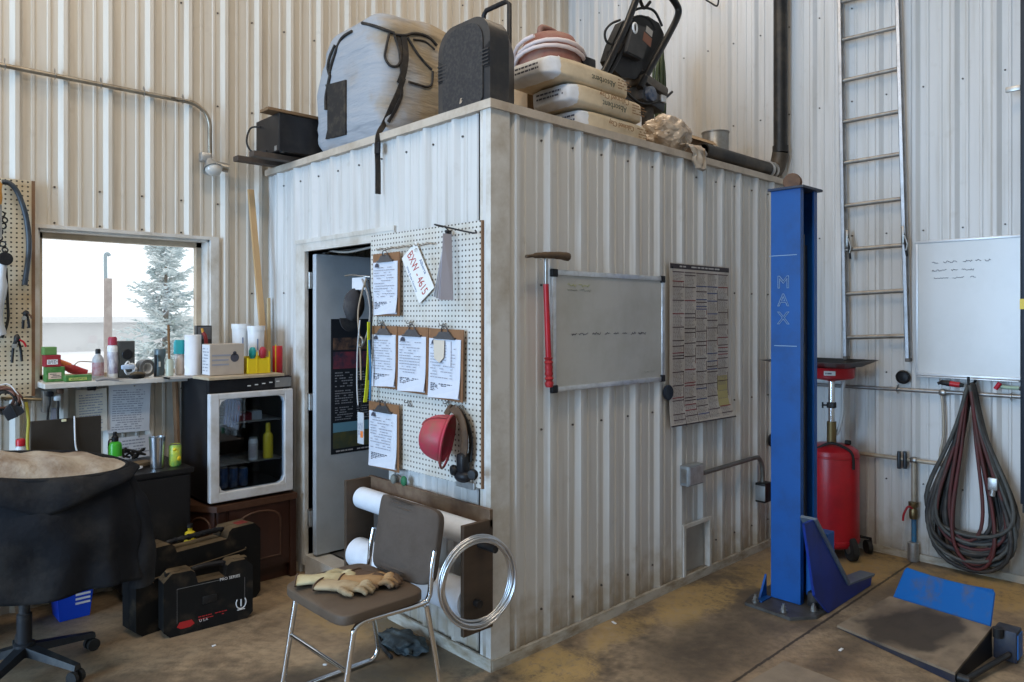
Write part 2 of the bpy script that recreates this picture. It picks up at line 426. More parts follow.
# window opening in the back wall
WX0, WX1, WZ0, WZ1 = -1.335, -.395, 1.222, 2.085
sc = (.55, 1.15, 1.75, 2.32, 2.95, 3.55, 4.2)
bm = nb()
sheet(bm, toB, LX, WX0, 0, HT, -1.203, screws=sc); sheet(bm, toB, WX1, RX, 0, HT, -1.203, screws=sc)
sheet(bm, toB, WX0, WX1, 0, WZ0, -1.203, screws=sc); sheet(bm, toB, WX0, WX1, WZ1, HT, -1.203, screws=sc + (2.12,))
struct('wall_back', bm, [BACKW, SCREW])
bm = nb(); sheet(bm, toR, FY, BY, 0, HT, -.130, screws=(.5, 1.22, 2.16, 3.1, 3.75, 4.4)); struct('wall_right', bm, [RIGHTW, SCREW])
bm = nb(); box2(bm, (LX, FY - .1, -.12), (RX + .06, BY + .06, 0)); struct('floor', bm, CONC)
bm = nb(); box2(bm, (LX, FY, HT), (RX, BY, HT + .1)); struct('ceiling', bm, mat('ceiling_liner', (.72, .70, .66), .6, 0, (.62, .6, .56), 3))
# the two walls behind the camera: the big overhead door stands open in the left one
bm = nb()
box2(bm, (LX - .1, FY, 0), (LX, -2.4, HT)); box2(bm, (LX - .1, 1.9, 0), (LX, BY, HT)); box2(bm, (LX - .1, -2.4, 3.8), (LX, 1.9, HT))
struct('wall_left', bm, BACKW)
bm = nb(); box2(bm, (LX, FY - .1, 0), (RX, FY, HT)); struct('wall_front', bm, BACKW)

# ---- the office: two ribbed walls, roof deck, trims
OH = 2.55; DY0, DY1, DZ1 = .78, 1.70, 2.0; IN = .12
bm = nb(); s2 = (.18, 1.05, 1.75, 2.45)
sheet(bm, toL, 0, DY0, .0, OH, .020, thick=.10, screws=s2); sheet(bm, toL, DY1, BY, .0, OH, .020, thick=.10, screws=s2)
sheet(bm, toL, DY0, DY1, DZ1, OH, .020, thick=.10, screws=s2 + (2.06,))
struct('wall_office_left', bm, [OFFW, SCREW])
HX0, HX1, HZ0, HZ1 = 1.53, 1.79, .05, .335
bm = nb()
sheet(bm, toF, .0, HX0, 0, OH, .148, thick=.10, screws=s2); sheet(bm, toF, HX1, RX, 0, OH, .148, thick=.10, screws=s2)
sheet(bm, toF, HX0, HX1, HZ1, OH, .148, thick=.10, screws=s2); sheet(bm, toF, HX0, HX1, 0, HZ0, .148, thick=.10)
struct('wall_office_front', bm, [OFFW, SCREW])
bm = nb(); box2(bm, (.105, .105, OH - .09), (RX - .03, BY - .03, OH + .0275)); struct('ceiling_office', bm, mat('roof_deck', (.30, .23, .15), .8, 0, (.2, .15, .1), 5))
bm = nb(); box2(bm, (.1, .1, 0), (RX - .03, BY - .03, IN)); struct('floor_office', bm, mat('office_floor', (.10, .10, .10), .6))
TAN = mat('cap_trim', (.50, .43, .35), .5, 0, (.36, .29, .22), 8)
bm = nb(); box2(bm, (-.034, -.034, OH - .012), (.09, BY - .02, OH + .028)); box2(bm, (.09, -.034, OH - .012), (RX - .02, .09, OH + .028)); struct('trim_1', bm, TAN)
bm = nb(); box2(bm, (-.0225, -.0225, .04), (.095, .0, OH - .012)); box2(bm, (-.0225, 0, .04), (0, .05, OH - .012)); struct('trim_2', bm, TRIMW)
bm = nb(); box2(bm, (-.032, -.032, 0), (-.0205, DY0, .055)); box2(bm, (-.032, DY1 + .09, 0), (-.0205, BY - .03, .055)); struct('baseboard_left', bm, FLOORTRIM)
bm = nb(); box2(bm, (-.0205, -.034, 0), (RX - .03, -.0205, .05)); box2(bm, (-.0205, -.0205, 0), (RX - .03, -.0, .04)); struct('baseboard_front', bm, FLOORTRIM)
bm = nb(); box2(bm, (RX - .035, FY, 0), (RX - .0205, -.05, .045)); struct('baseboard_right', bm, FLOORTRIM)
# door opening: white steel frame, header angle, sill, and the leaf swung into the office
bm = nb()
box2(bm, (-.024, DY1, .055), (.115, DY1 + .06, DZ1 + .05)); box2(bm, (-.024, DY1 + .06, .0), (-.002, DY1 + .115, DZ1 + .07))
box2(bm, (-.024, DY0 - .05, .055), (.115, DY0, DZ1 + .05)); box2(bm, (-.024, DY0, DZ1), (.115, DY1, DZ1 + .05))
box2(bm, (-.028, DY0 - .05, DZ1 + .05), (.0, DY1 + .115, DZ1 + .075))
box2(bm, (-.022, DY0 + .002, 0), (.115, DY1 - .002, IN))
struct('trim_3', bm, TRIMW)
DOORM = mat('door_paint', (.47, .52, .57), .45, 0, (.40, .44, .48), 4)
bm = nb(); box2(bm, (.0, 1.60, IN + .012), (.86, 1.642, DZ1 - .02), .003); dr = struct('door_1', bm, DOORM)
for z in (1.82, 1.07, .35):
    bm = nb(); cyl(bm, (-.012, 1.655, z - .05), (-.012, 1.655, z + .05), .009); box2(bm, (-.008, 1.645, z - .05), (.03, 1.6995, z + .05)); obj('hinge', bm, STEEL, dr, 40)
bm = nb(); cyl(bm, (.80, 1.60, 1.05), (.80, 1.55, 1.05), .012); lathe(bm, [(0, 0), (.02, 0), (.03, .02), (.025, .045), (0, .05)], (.80, 1.555, 1.05), 20, (0, -1, 0)); obj('door_handle', bm, CHROME, dr, 50)
# ---- window: deep white trims, tan frame, glass, ledge
bm = nb()
YF = BY - .026
box2(bm, (WX0 - .055, YF, WZ0 - .02), (WX0, BY + .0, WZ1 + .0)); box2(bm, (WX1, YF, WZ0 - .02), (WX1 + .05, BY + .0, WZ1))
box2(bm, (WX0 - .055, YF, WZ1), (WX1 + .05, BY, WZ1 + .02))
box2(bm, (WX0, BY, WZ0), (WX0 + .012, BY + .16, WZ1)); box2(bm, (WX1 - .012, BY, WZ0), (WX1, BY + .16, WZ1)); box2(bm, (WX0, BY, WZ1 - .012), (WX1, BY + .16, WZ1))
w1 = struct('window_1', bm, TRIMW)
FR = mat('window_vinyl', (.50, .42, .31), .5, 0, (.38, .30, .22), 8)
bm = nb(); a, b, c, d = WX0 + .001, WX1 - .001, WZ0 + .0, WZ1 - .001; e = .043; y0, y1 = BY + .10, BY + .15
box2(bm, (a, y0, c), (a + e, y1, d)); box2(bm, (b - e, y0, c), (b, y1, d)); box2(bm, (a, y0, d - e), (b, y1, d)); box2(bm, (a, y0, c), (b, y1, c + e))
obj('window_frame', bm, FR, w1)
bm = nb(); box2(bm, (a + e, BY + .125, c + e), (b - e, BY + .131, d - e)); obj('window_pane', bm, GLASS, w1)
SILL = WZ0 + .018
bm = nb(); box2(bm, (WX0 - .005, BY - .20, WZ0 - .012), (-.60, BY - .002, SILL), .004); box2(bm, (WX0 + .0125, BY - .002, WZ0 - .012), (WX1 - .0125, BY + .1, SILL))
obj('window_sill', bm, TRIMW, w1)

# ================================================================== outside the window
SNOW = mat('pale_gravel', (.86, .86, .87), .9, 0, (.74, .74, .74), .8)
bm = nb(); box2(bm, (-60, BY + .07, -.5), (70, 120, -.3)); struct('ground_outside', bm, SNOW)
t = Thing('conifer_tree', 'blue-green spruce coloured pale with glare, standing outside the window', 'tree', (P(166, 316, y=15).x, 15, -.3))
bm = nb(); cyl(bm, (0, 0, 0), (0, 0, 3.3), .12, .02, 8); t.part('trunk', bm, mat('bark', (.30, .26, .22), .9, 0, (.2, .17, .14), 8), 60)
NEED = mat('spruce_needles', (.48, .58, .60), .8, 0, (.74, .77, .76), 3, .7)  # veiling glare of the bright view is put into these pale needle colours
bm = nb(); rg = random.Random(3)
zz = .25
while zz < 3.55:
    k = 1 - zz / 3.75; R0 = .28 + 1.15 * k; nbr = int(6 + 8 * k)
    for i in range(nbr):
        an = 2 * PI * i / nbr + rg.uniform(-.4, .4); L = R0 * rg.uniform(.45, 1.15); dr_ = Vector((math.cos(an), math.sin(an), rg.uniform(-.25, .45)))
        sd = Vector((-math.sin(an), math.cos(an), 0))
        m = 7; zo = rg.uniform(-.12, .12)
        for j in range(m):
            s = (j + 1) / m; c = Vector((0, 0, zz + zo)) + dr_ * L * s + Vector((0, 0, .12 * s * s))
            for q in (-1, 0, 1):
                l = .20 * (1.2 - .6 * s) * rg.uniform(.7, 1.2); dd = (dr_ * .6 + sd * q * .8 + Vector((0, 0, rg.uniform(-.5, .4)))).normalized()
                x, y = frame_of(dd); w = l * .15
                tip = bm.verts.new(c + dd * l * 1.3); ring = [bm.verts.new(c + dd * l * .3 + x * w * math.cos(g) + y * w * math.sin(g)) for g in (0, 2.1, 4.2)]; bs = bm.verts.new(c - dd * .02)
                for a_ in range(3): bm.faces.new((ring[a_], ring[(a_ + 1) % 3], tip)); bm.faces.new((ring[(a_ + 1) % 3], ring[a_], bs))
    zz += .15 + .1 * k
t.part('foliage', bm, NEED)
px = P(108, 316, y=13)
t = Thing('outside_utility_post', 'grey wooden post with a curved lamp head outside the window', 'post', (px.x, 13, -.3))
bm = nb(); box2(bm, (-.062, -.062, 0), (.058, .058, 2.62), .01); t.part('post', bm, mat('grey_timber', (.33, .28, .26), .9, 0, (.45, .4, .37), 6))
bm = nb(); tube(bm, [(-.04, 0, 2.6), (-.045, 0, 2.95), (-.04, 0, 3.07), (.0, 0, 3.09), (.03, 0, 3.05)], .032, 8, k=4); t.part('lamp_head', bm, mat('painted_grey', (.30, .38, .42), .6), 60)
t = Thing('outbuilding', 'low pale shed with a flat roof far outside the window', 'building', (-14, 42, -.3))
LB = mat('pale_siding', (.66, .66, .66), .9, 0, (.58, .58, .58), .5)
bm = nb(); box2(bm, (-16, 0, 0), (52, 8, 1.55)); t.part('wall', bm, LB)
bm = nb(); box2(bm, (-16.4, -.5, 1.55), (52.4, 8.5, 1.85)); t.part('roof', bm, mat('pale_roof', (.78, .78, .78), .9))
for x in (-9, -3, 4, 12):
    bm = nb(); box2(bm, (x, -.04, .0), (x + 2.2, 0.0, 1.4)); t.part('garage_door', bm, mat('pale_door', (.52, .54, .57), .8))

# ================================================================== light and camera
w = bpy.data.worlds.new('sky'); SC.world = w; w.use_nodes = True
bg = w.node_tree.nodes['Background']; bg.inputs[0].default_value = (.90, .96, 1., 1); bg.inputs[1].default_value = 1.6
def area(name, loc, direction, sx, sy, power, col):
    l = bpy.data.lights.new(name, 'AREA'); l.shape = 'RECTANGLE'; l.size = sx; l.size_y = sy; l.energy = power; l.color = col
    o = bpy.data.objects.new(name, l); COL.objects.link(o); o.location = loc; o.rotation_euler = Vector(direction).to_track_quat('-Z', 'Z').to_euler(); return o
area('overhead_door_daylight', (LX + .02, -.25, 1.9), (1, 0, 0), 4.2, 3.6, 760, (.40, .66, 1.))
for i, (x, y) in enumerate(((-3.8, .2), (-.9, -1.3), (-2.0, 1.1), (1.7, .7))):
    area('ceiling_lamp', (x, y, HT - .25), (0, 0, -1), 2.2, .5, (46, 70, 30, 30)[i], (1., .80, .58))
cam = bpy.data.cameras.new('camera'); co = bpy.data.objects.new('camera', cam); COL.objects.link(co)
co.location = (CAM[0], CAM[1], EYE); co.rotation_euler = (PI / 2, 0, -math.atan2(FW[0], FW[1]))
cam.sensor_width = 36; cam.lens = FPX / 1024 * 36; cam.shift_y = -(341 - HY) / 1024; cam.clip_start = .05; cam.clip_end = 300
SC.camera = co
vs = SC.view_settings; SC.display_settings.display_device = 'sRGB'; vs.view_transform = 'Standard'; vs.look = 'None'; vs.gamma = 1; vs.exposure = -.08; vs.use_curve_mapping = False
# ================================================================== window end: pegboard, sill, desk, chair, cooler
def pxbox(x0, y0, x1, y1, Y):
    a, b = P(x0, (y0 + y1) / 2, y=Y), P(x1, (y0 + y1) / 2, y=Y); c = (a + b) / 2; m = (x0 + x1) / 2
    return a.x, b.x, P(m, y1, y=Y).z, P(m, y0, y=Y).z
def pin(t, M):
    bm = nb(); lathe(bm, [(0, 0), (.004, 0), (.005, .004), (0, .006)], M @ Vector((0, 0, 0)), 10, M.to_3x3() @ Vector((0, 0, 1))); cyl(bm, M @ Vector((0, 0, 0)), M @ Vector((0, 0, -.012)), .001, None, 6); t.W('hanging_pin', bm, STEEL, 50)
def hook(M, l=.05, drop=.02):
    """a bent wire peg hook standing out of a board"""
    bm = nb(); tube(bm, [M @ Vector(p) for p in ((0, 0, 0), (0, .004, l * .5), (0, 0, l), (0, drop, l + .006))], .0028, 6, k=4); return bm
# pegboard beside the window
t = Thing('pegboard', 'tan pegboard hung with hoses and tools left of the window', 'pegboard', (-1.60, 2.215, 1.17))
bm = nb(); box2(bm, (-1.86, 2.2155, 1.165), (-1.368, 2.2235, 2.335)); t.W('board', bm, PEGT)
bm = nb(); box2(bm, (-1.368, 2.2125, 1.165), (-1.352, 2.2265, 2.335)); t.W('edge_strip', bm, BROWNB)
for (x, z) in ((-1.53, 2.33), (-1.395, 1.60), (-1.44, 1.44), (-1.52, 1.30)):
    t.W('hook', hook(onY(x, 2.2155, z), .04), STEEL, 60)
q = lambda x, y, Y=2.185: P(x, y, y=Y)
bm = nb(); tube(bm, [q(2, 182), q(9, 183), q(16, 190), q(22, 203), q(27, 222), q(29, 245), q(27.5, 265), q(24.5, 285)], .0135, 10, k=5)
one('rubber_hose', bm, mat('dark_blue_rubber', (.02, .03, .045), .4, 0, (.07, .08, .09), 10), 'dark blue-black rubber hose curving down the tan pegboard', 'hose', None, 60)
t = Thing('hand_file', 'tool with an orange wooden grip at the top of the tan pegboard', 'tool', q(-2, 205))
bm = nb(); lathe(bm, [(0, .0), (.016, .005), (.02, .04), (.016, .08), (.02, .11), (.01, .125), (0, .125)], q(-2, 205, 2.17), 14); t.W('grip', bm, mat('orange_wood', (.50, .24, .04), .5), 50)
bm = nb(); box2(bm, q(-6, 238, 2.172), q(2, 205, 2.165)); t.W('blade', bm, STEEL)
t = Thing('chain_whip', 'black hanging chain tool with knotted links on the tan pegboard', 'tool', q(0, 262))
bm = nb(); rg = random.Random(5)
for i in range(9):
    c = q(2 + 3 * math.sin(i * 1.3), 214 + i * 6, 2.185); tube(bm, [c + Vector((.013 * math.cos(a_ * PI / 4), .008 * math.sin(i + a_), .014 * math.sin(a_ * PI / 4))) for a_ in range(8)], .0042, 6, closed=True)
t.W('chain', bm, BLK2, 60)
t = Thing('grinder_tool', 'small grinder with a round black head hanging on the tan pegboard', 'power tool', q(0, 300))
bm = nb(); lathe(bm, [(0, -.02), (.034, -.018), (.036, .0), (.03, .018), (0, .02)], q(5, 259, 2.16), 20, (0, 1, 0)); t.W('head', bm, BLK, 40)
bm = nb(); tube(bm, [q(3, 262, 2.16), q(1, 285, 2.165), q(-3, 315, 2.17), q(0, 335, 2.175)], [.018, .03, .026, .03], 10, k=3); t.W('body', bm, mat('pale_grey_plastic', (.50, .53, .56), .5), 60)
bm = nb(); tube(bm, [q(6, 268, 2.175), q(7.5, 300, 2.175), q(8, 320, 2.18), q(2, 338, 2.18)], .007, 8, k=4); t.W('cord', bm, RUB, 60)
def gadget(name, label, cat, cx, cy, s, m2, seed):
    t = Thing(name, label, cat, q(cx, cy + s * 3)); rg = random.Random(seed)
    bm = nb(); blob(bm, q(cx, cy - s, 2.178), (.016, .016, .02 * s / 5), 2); tube(bm, [q(cx - s * .7, cy + s * 2.4), q(cx - s * .5, cy), q(cx, cy - s), q(cx + s * .5, cy + s * .4), q(cx + s * .7, cy + s * 2.2)], .0065, 8, k=4); t.W('jaws', bm, BLK2, 60)
    bm = nb(); tube(bm, [q(cx, cy - s, 2.17), q(cx + s * .9, cy - s * .6, 2.17), q(cx + s * 1.3, cy + s * .1, 2.17)], .0055, 8, k=4); t.W('lever', bm, m2, 60)
    bm = nb(); cyl(bm, q(cx - s * .4, cy, 2.19), q(cx - s * .4, cy, 2.165), .012, .012, 12); t.W('knob', bm, STEEL, 40)
gadget('spark_tester', 'small brown metal clip tool high on the right of the tan pegboard', 'tool', 26, 318, 4.5, RUST, 1)
gadget('crimping_pliers', 'black pliers with a red lever low on the tan pegboard', 'pliers', 17, 346, 7, RED, 2)
# tangled cords with a face shield under the board
t = Thing('cord_bundle', 'tangle of black and brown cords hanging below the tan pegboard', 'cords', q(8, 415))
rg = random.Random(12)
for nm, m, c0 in (('black_cord', RUB, (6, 402)), ('brown_cord', mat('brown_cord', (.16, .07, .045), .6), (4, 398))):
    bm = nb(); pts = []
    for i in range(26): pts.append(q(c0[0] + 17 * math.cos(i * 1.15) * rg.uniform(.5, 1.05), c0[1] + 13 * math.sin(i * 1.15) * rg.uniform(.5, 1.05), rg.uniform(2.125, 2.185)))
    tube(bm, pts, .0062, 7, k=4); t.W(nm, bm, m, 70)
bm = nb(); tube(bm, [q(-3, 386, 2.14), q(8, 384, 2.14), q(16, 392, 2.13), q(23, 404, 2.13), q(22, 412, 2.13)], .0035, 6, k=5); t.W('white_cord', bm, WHITE, 70)
t = Thing('safety_goggles', 'dark wraparound goggles dangling under the tangled cords', 'goggles', q(12, 418))
bm = nb(); prism(bm, [q(*p, 2.085) for p in ((2, 412), (10, 404), (22, 407), (25, 412), (17, 417), (8, 421))], (0, .02, 0)); t.W('lens', bm, mat('dark_lens', (.03, .035, .045), .15), None)
bm = nb(); tube(bm, [q(2, 414, 2.09), q(-4, 408, 2.095), q(-6, 396, 2.10)], .006, 6, k=4); tube(bm, [q(10, 404, 2.082), q(14, 410, 2.078), q(17, 417, 2.082)], .004, 6, k=3); t.W('hanging_strap', bm, RUB, 60)
bm = nb(); tube(bm, [q(26, 402, 2.2), q(28.5, 420, 2.2), q(27.5, 440, 2.2), q(29, 462, 2.2)], .008, 8, k=4)
one('hanging_strap', bm, mat('yellow_web', (.50, .42, .06), .7), 'yellow strap hanging behind the laptop under the pegboard corner', 'strap', None, 60)
# outlet box under the sill corner with plugs
t = Thing('outlet_box', 'grey outlet box with black plugs under the left end of the windowsill', 'outlet', q(52, 410))
bm = nb(); x0, x1, z0, z1 = pxbox(42, 390, 51, 412, 2.19); box2(bm, (x0, 2.165, z0), (x1, 2.226, z1), .004); t.W('box', bm, GALV)
bm = nb(); cyl(bm, (x0, 2.20, q(40, 400).z), (-1.51, 2.20, q(4, 398).z), .0075, None, 10); t.W('conduit', bm, mat('brassy_conduit', (.42, .33, .20), .45, .6), 50)
for (x, y, m, nm) in ((50, 394, BLK, 'plug'), (57, 398, WHITE, 'plug'), (60, 391, RUST, 'plug')):
    bm = nb(); c = q(x, y, 2.15); box(bm, c, (.03, .045, .028), .006); t.W(nm, bm, m, 40)
bm = nb()
for xs in ((50, 49.5, 48, 47), (58, 58.5, 58, 59)): tube(bm, [q(xs[0], 397, 2.15), q(xs[1], 405, 2.14), q(xs[2], 412, 2.15), q(xs[3], 440, 2.17)], .0055, 8, k=4)
t.W('cord', bm, RUB, 60)
bm = nb(); x0, x1, z0, z1 = pxbox(51, 408, 56, 421, 2.17); box2(bm, (x0, 2.155, z0), (x1, 2.18, z1), .003)
one('lighter_adapter', bm, mat('bluegrey_plastic', (.25, .28, .36), .5), 'small blue-grey adapter hanging between two black cords', 'adapter')
# papers pinned on the wall below the sill
def sheet_paper(name, label, x0, y0, x1, y1, Y, rows, seed, tilt=0., grp=None, clip=False, m=PAPER):
    a, b, c, d = pxbox(x0, y0, x1, y1, Y); t = Thing(name, label, 'paper', ((a + b) / 2, Y, c), 0., grp)
    M = onY((a + b) / 2, Y, (c + d) / 2) @ Matrix.Rotation(tilt, 4, 'Z'); w, h = b - a, d - c
    bm = nb(); rect(bm, M, -w / 2, -h / 2, w / 2, h / 2, th=-.0018, lift=0); t.W('sheet', bm, m)
    bm = nb(); lines(bm, M @ Matrix.Translation((0, -h * .03, 0)), w * .8, h * .85, rows, random.Random(seed), .9, .4); t.W('printed_text', bm, INKG)
    pin(t, M @ Matrix.Translation((w * .1, h * .46, 0)))
    if clip:
        bm = nb(); box(bm, M @ Vector((0, h / 2 + .004, .008)), (.045, .016, .022), .004); tube(bm, [M @ Vector(p) for p in ((-.012, h / 2, .008), (-.008, h / 2 + .035, .012), (.008, h / 2 + .035, .012), (.012, h / 2, .008))], .002, 6, k=3); t.W('bulldog_clip', bm, BLK, 40)
    return t
sheet_paper('notice_sheet', 'cream notice sheet held by a black clip below the windowsill', 76, 389, 107, 432, 2.205, 14, 4, .02, None, True, mat('cream_paper', (.72, .67, .58), .8, 0, (.60, .53, .42), 6))
sheet_paper('printed_form', 'lavender-white printed form on the wall below the window, right of the cream notice', 108, 384, 150, 432, 2.212, 18, 5, -.03)
sheet_paper('note_sheet', 'short white note on the wall behind the steel tumbler', 119, 436, 152, 458, 2.218, 6, 6, .02)

# ---------------------------------------------------------------- things on the sill
SY = 2.14
def sill_box(name, label, x0, y0, x1, y1, m, Y=SY, dz=0., dp=.07, base=None, cat='box', face=None, top=None):
    a, b, c, d = pxbox(x0, y0, x1, y1, Y); c = SILL + .001 if base is None else base
    t = Thing(name, label, cat, ((a + b) / 2, Y + dp / 2, c))
    bm = nb(); box2(bm, (a, Y, c), (b, Y + dp, d), .003); t.W('carton', bm, m)
    if face:
        M = onY((a + b) / 2, Y - .0006, (c + d) / 2); bm = nb(); w, h = b - a, d - c
        rect(bm, M, -w * .38, -h * .3, w * .30, h * .12); t.W('printed_panel', bm, face)
        bm = nb(); lines(bm, M @ Matrix.Translation((0, -h * .08, .0006)), w * .6, h * .3, 3, random.Random(int(x0)), .8, .5); t.W('printed_text', bm, INK)
    return t, d
t, d1 = sill_box('parts_carton', 'green and pale carton at the left end of the sill, bottom of its stack', 46, 367, 65, 384, GREENC, face=mat('label_peach', (.62, .48, .38), .7))
t, d2 = sill_box('red_carton', 'dark red carton standing on the green carton on the sill', 45, 355, 61, 367, mat('red_card', (.30, .02, .03), .6), base=d1 + .001, face=mat('label_white', (.72, .72, .74), .7))
t, d3 = sill_box('green_carton', 'small light green carton topping the stack at the sill corner', 44, 347, 57, 354.5, mat('light_green_card', (.12, .25, .07), .6), base=d2 + .001)
t, d4 = sill_box('flat_green_carton', 'flat green and yellow carton lying on the sill by the stacked cartons', 65.5, 375, 92, 384, GREENC, Y=2.08, dp=.05, face=mat('label_lime', (.42, .50, .12), .7))
t = Thing('grease_gun', 'red and orange hand tool lying across the sill behind the flat green carton', 'tool', (q(72, 376).x, 2.18, SILL))
qs = lambda x, y, Y=2.24: P(x, y, y=Y)
bm = nb(); tube(bm, [qs(57, 364), qs(66, 367), qs(72, 369), qs(86, 373.5)], [.016, .022, .026, .024], 10, k=4); t.W('barrel', bm, mat('red_plastic', (.32, .025, .03), .5), 60)
bm = nb(); tube(bm, [qs(55, 360.5), qs(62, 363), qs(70, 366)], .017, 8, k=3); t.W('grip', bm, mat('orange_plastic', (.55, .14, .03), .5), 60)
bm = nb(); tube(bm, [qs(72, 368), qs(78, 362), qs(86, 361.5), qs(92, 362)], .0035, 6, k=3); t.W('lever', bm, STEEL, 60)
def bottle(name, label, xc, ytop, ybot, r, m, mcap, Y=SY + .03, z=None, neck=.4, lab=None, caph=.16, cat='bottle', sh=.62):
    c = P(xc, ybot, y=Y); z = SILL + .001 if z is None else z; h = P(xc, ytop, y=Y).z - z
    t = Thing(name, label, cat, (c.x, Y, z))
    bm = nb(); lathe(bm, [(0, 0), (r * .92, 0), (r, .006), (r, h * sh), (r * .92, h * (sh + .08)), (r * neck, h * (1 - caph)), (r * neck, h * (1 - caph) + .002), (0, h * (1 - caph) + .002)], n=22); t.part('body', bm, m, 45)
    bm = nb(); hc = h * caph; lathe(bm, [(0, 0), (r * neck * 1.15, 0), (r * neck * 1.15, hc * .8), (r * neck * .9, hc), (0, hc)], (0, 0, h * (1 - caph) + .001), 18); t.part('cap', bm, mcap, 45)
    if lab:
        bm = nb(); lathe(bm, [(r * 1.012, h * .12), (r * 1.012, h * (sh - .06))], n=22); t.part('label_wrap', bm, lab, 60)
    return t
bottle('oil_bottle', 'grey plastic bottle with dark cap on the sill', 98, 349, 379, .030, mat('silver_plastic', (.42, .43, .44), .4), BLK, lab=mat('label_redgrey', (.42, .30, .31), .6, 0, (.30, .06, .07), 30))
bottle('spray_can', 'tall white and red spray can with pointed red top on the sill', 112.5, 337, 381, .028, WHITE, mat('cap_red', (.33, .03, .06), .4), neck=.75, caph=.2, sh=.7, lab=mat('label_striped', (.62, .62, .66), .4, 0, (.12, .08, .16), 22, .6, 0, (1, 1, .35)), cat='can')
t = Thing('desk_speaker', 'small dark grey box speaker standing on the sill by the spray can', 'speaker', (qs(127, 380).x, SY + .05, SILL))
a, b, c, d = pxbox(119.5, 341, 135, 380, 2.15); bm = nb(); box2(bm, (a, 2.15, SILL + .001), (b, 2.21, d), .004); t.W('cabinet', bm, mat('charcoal', (.055, .058, .055), .6)); 
bm = nb(); lathe(bm, [(0, 0), (.03, 0), (.026, .004), (0, .002)], ((a + b) / 2, 2.149, (SILL + d) / 2 + .03), 20, (0, -1, 0)); t.W('cone', bm, BLK, 40)
t = Thing('cable_coil', 'white and blue cable gathered in a coil on the sill', 'cable', (qs(129, 378, 2.1).x, 2.1, SILL))
bm = nb(); rg = random.Random(21); pts = [qs(129 + 8 * math.cos(i * .9) * rg.uniform(.4, 1), 369 + 7 * math.sin(i * .9) * rg.uniform(.5, 1.1), 2.118 + rg.uniform(-.015, .015)) for i in range(22)]
tube(bm, pts, .0045, 6, k=4); t.W('white_cable', bm, WHITE, 70)
bm = nb(); box(bm, qs(128, 367, 2.085), (.07, .02, .026), .006); t.W('blue_block', bm, mat('pale_blue_plastic', (.45, .55, .70), .5), 40)
t = Thing('clamp_light', 'dusty black tool head lying on the sill in front of the cable coil', 'tool', (qs(140, 382, 2.1).x, 2.1, SILL))
bm = nb(); blob(bm, qs(137, 376, 2.068), (.045, .022, .026), 3); t.W('head', bm, DUSTB, 60)
bm = nb(); tube(bm, [qs(96, 381, 2.06), qs(105, 379, 2.06), qs(120, 381, 2.06), qs(135, 379, 2.065)], .011, 8, k=3); t.W('shaft', bm, mat('grey_tool', (.25, .25, .26), .5, .3), 60)
t = Thing('tape_roll', 'thick ring of grey tape standing on the sill near the conifer view', 'tape', (qs(148, 380).x, 2.16, SILL))
cz = SILL + .053
bm = nb(); c = Vector((qs(145, 368, 2.15).x, 2.15, cz)); lathe(bm, [(.032, -.024), (.050, -.024), (.052, 0), (.050, .024), (.032, .024), (.032, -.024)], c, 26, (.35, -1, 0)); t.W('roll', bm, mat('tape_grey', (.13, .13, .13), .5), 40)
bm = nb(); lathe(bm, [(.028, -.022), (.0315, -.024), (.0315, .024), (.028, .022), (.028, -.022)], c, 26, (.35, -1, 0)); t.W('core', bm, WHITE, 40)
t = Thing('flashlight', 'dark grey cylindrical flashlight standing at the right end of the sill', 'flashlight', (P(160, 378, y=2.14).x, 2.14, SILL))
bm = nb(); h = qs(159, 348).z - SILL; lathe(bm, [(0, .001), (.024, .001), (.026, .02), (.024, h * .6), (.031, h * .72), (.033, h * .97), (.03, h), (0, h)], (0, 0, 0), 20); t.part('barrel', bm, mat('slate_metal', (.10, .13, .14), .4, .3), 40)
bm = nb(); box(bm, (-.012, -.028, h * .45), (.01, .012, .03), .002); t.part('switch', bm, WHITE)
bm = nb(); tube(bm, [(qs(155, 379, 2.1).x, 2.1, SILL + .002), (qs(155.5, 360, 2.1).x, 2.1, qs(155, 365, 2.1).z), (qs(156, 354, 2.1).x, 2.108, qs(156, 355, 2.1).z)], .0075, 8, k=3)
one('marker_pen', bm, BLK, 'black marker pen leaning on the flashlight on the sill', 'pen', None, 60)

# ---------------------------------------------------------------- wooden cabinet and drinks cooler
CT = .512
MAHOG = mat('dark_mahogany', (.050, .018, .010), .4, 0, (.028, .010, .006), 7, .5, 0, (1, 1, .12))
MAHL = mat('worn_mahogany', (.085, .038, .020), .5, 0, (.05, .02, .011), 8)
FX0, FX1, FYF, FYB = -.597, -.088, 1.72, 2.17
t = Thing('wooden_cabinet', 'dark red wooden cabinet with arched panel doors under the drinks cooler', 'cabinet', (-.35, 1.95, 0))
bm = nb(); poly = [(-.665, 2.19), (-.665, 1.90), (-.55, 1.725), (-.07, 1.725), (-.07, 2.19)]
prism(bm, [(x, y, .09) for x, y in poly], (0, 0, CT - .125)); t.W('carcass', bm, MAHOG)
bm = nb(); prism(bm, [(x + (-.015 if x < -.5 else .0), y + (-.02 if y < 1.95 else 0), CT - .035) for x, y in poly], (0, 0, .035)); t.W('top', bm, MAHL)
bm = nb(); prism(bm, [(-.63, 2.17, .0), (-.63, 1.93, .0), (-.54, 1.76, 0), (-.08, 1.76, 0), (-.08, 2.17, 0)], (0, 0, .09)); t.W('plinth', bm, MAHOG)
for x in (-.53, -.09):
    bm = nb(); box2(bm, (x - .022, 1.716, .0), (x + .022, 1.76, CT - .036), .006); t.W('corner_post', bm, MAHOG)
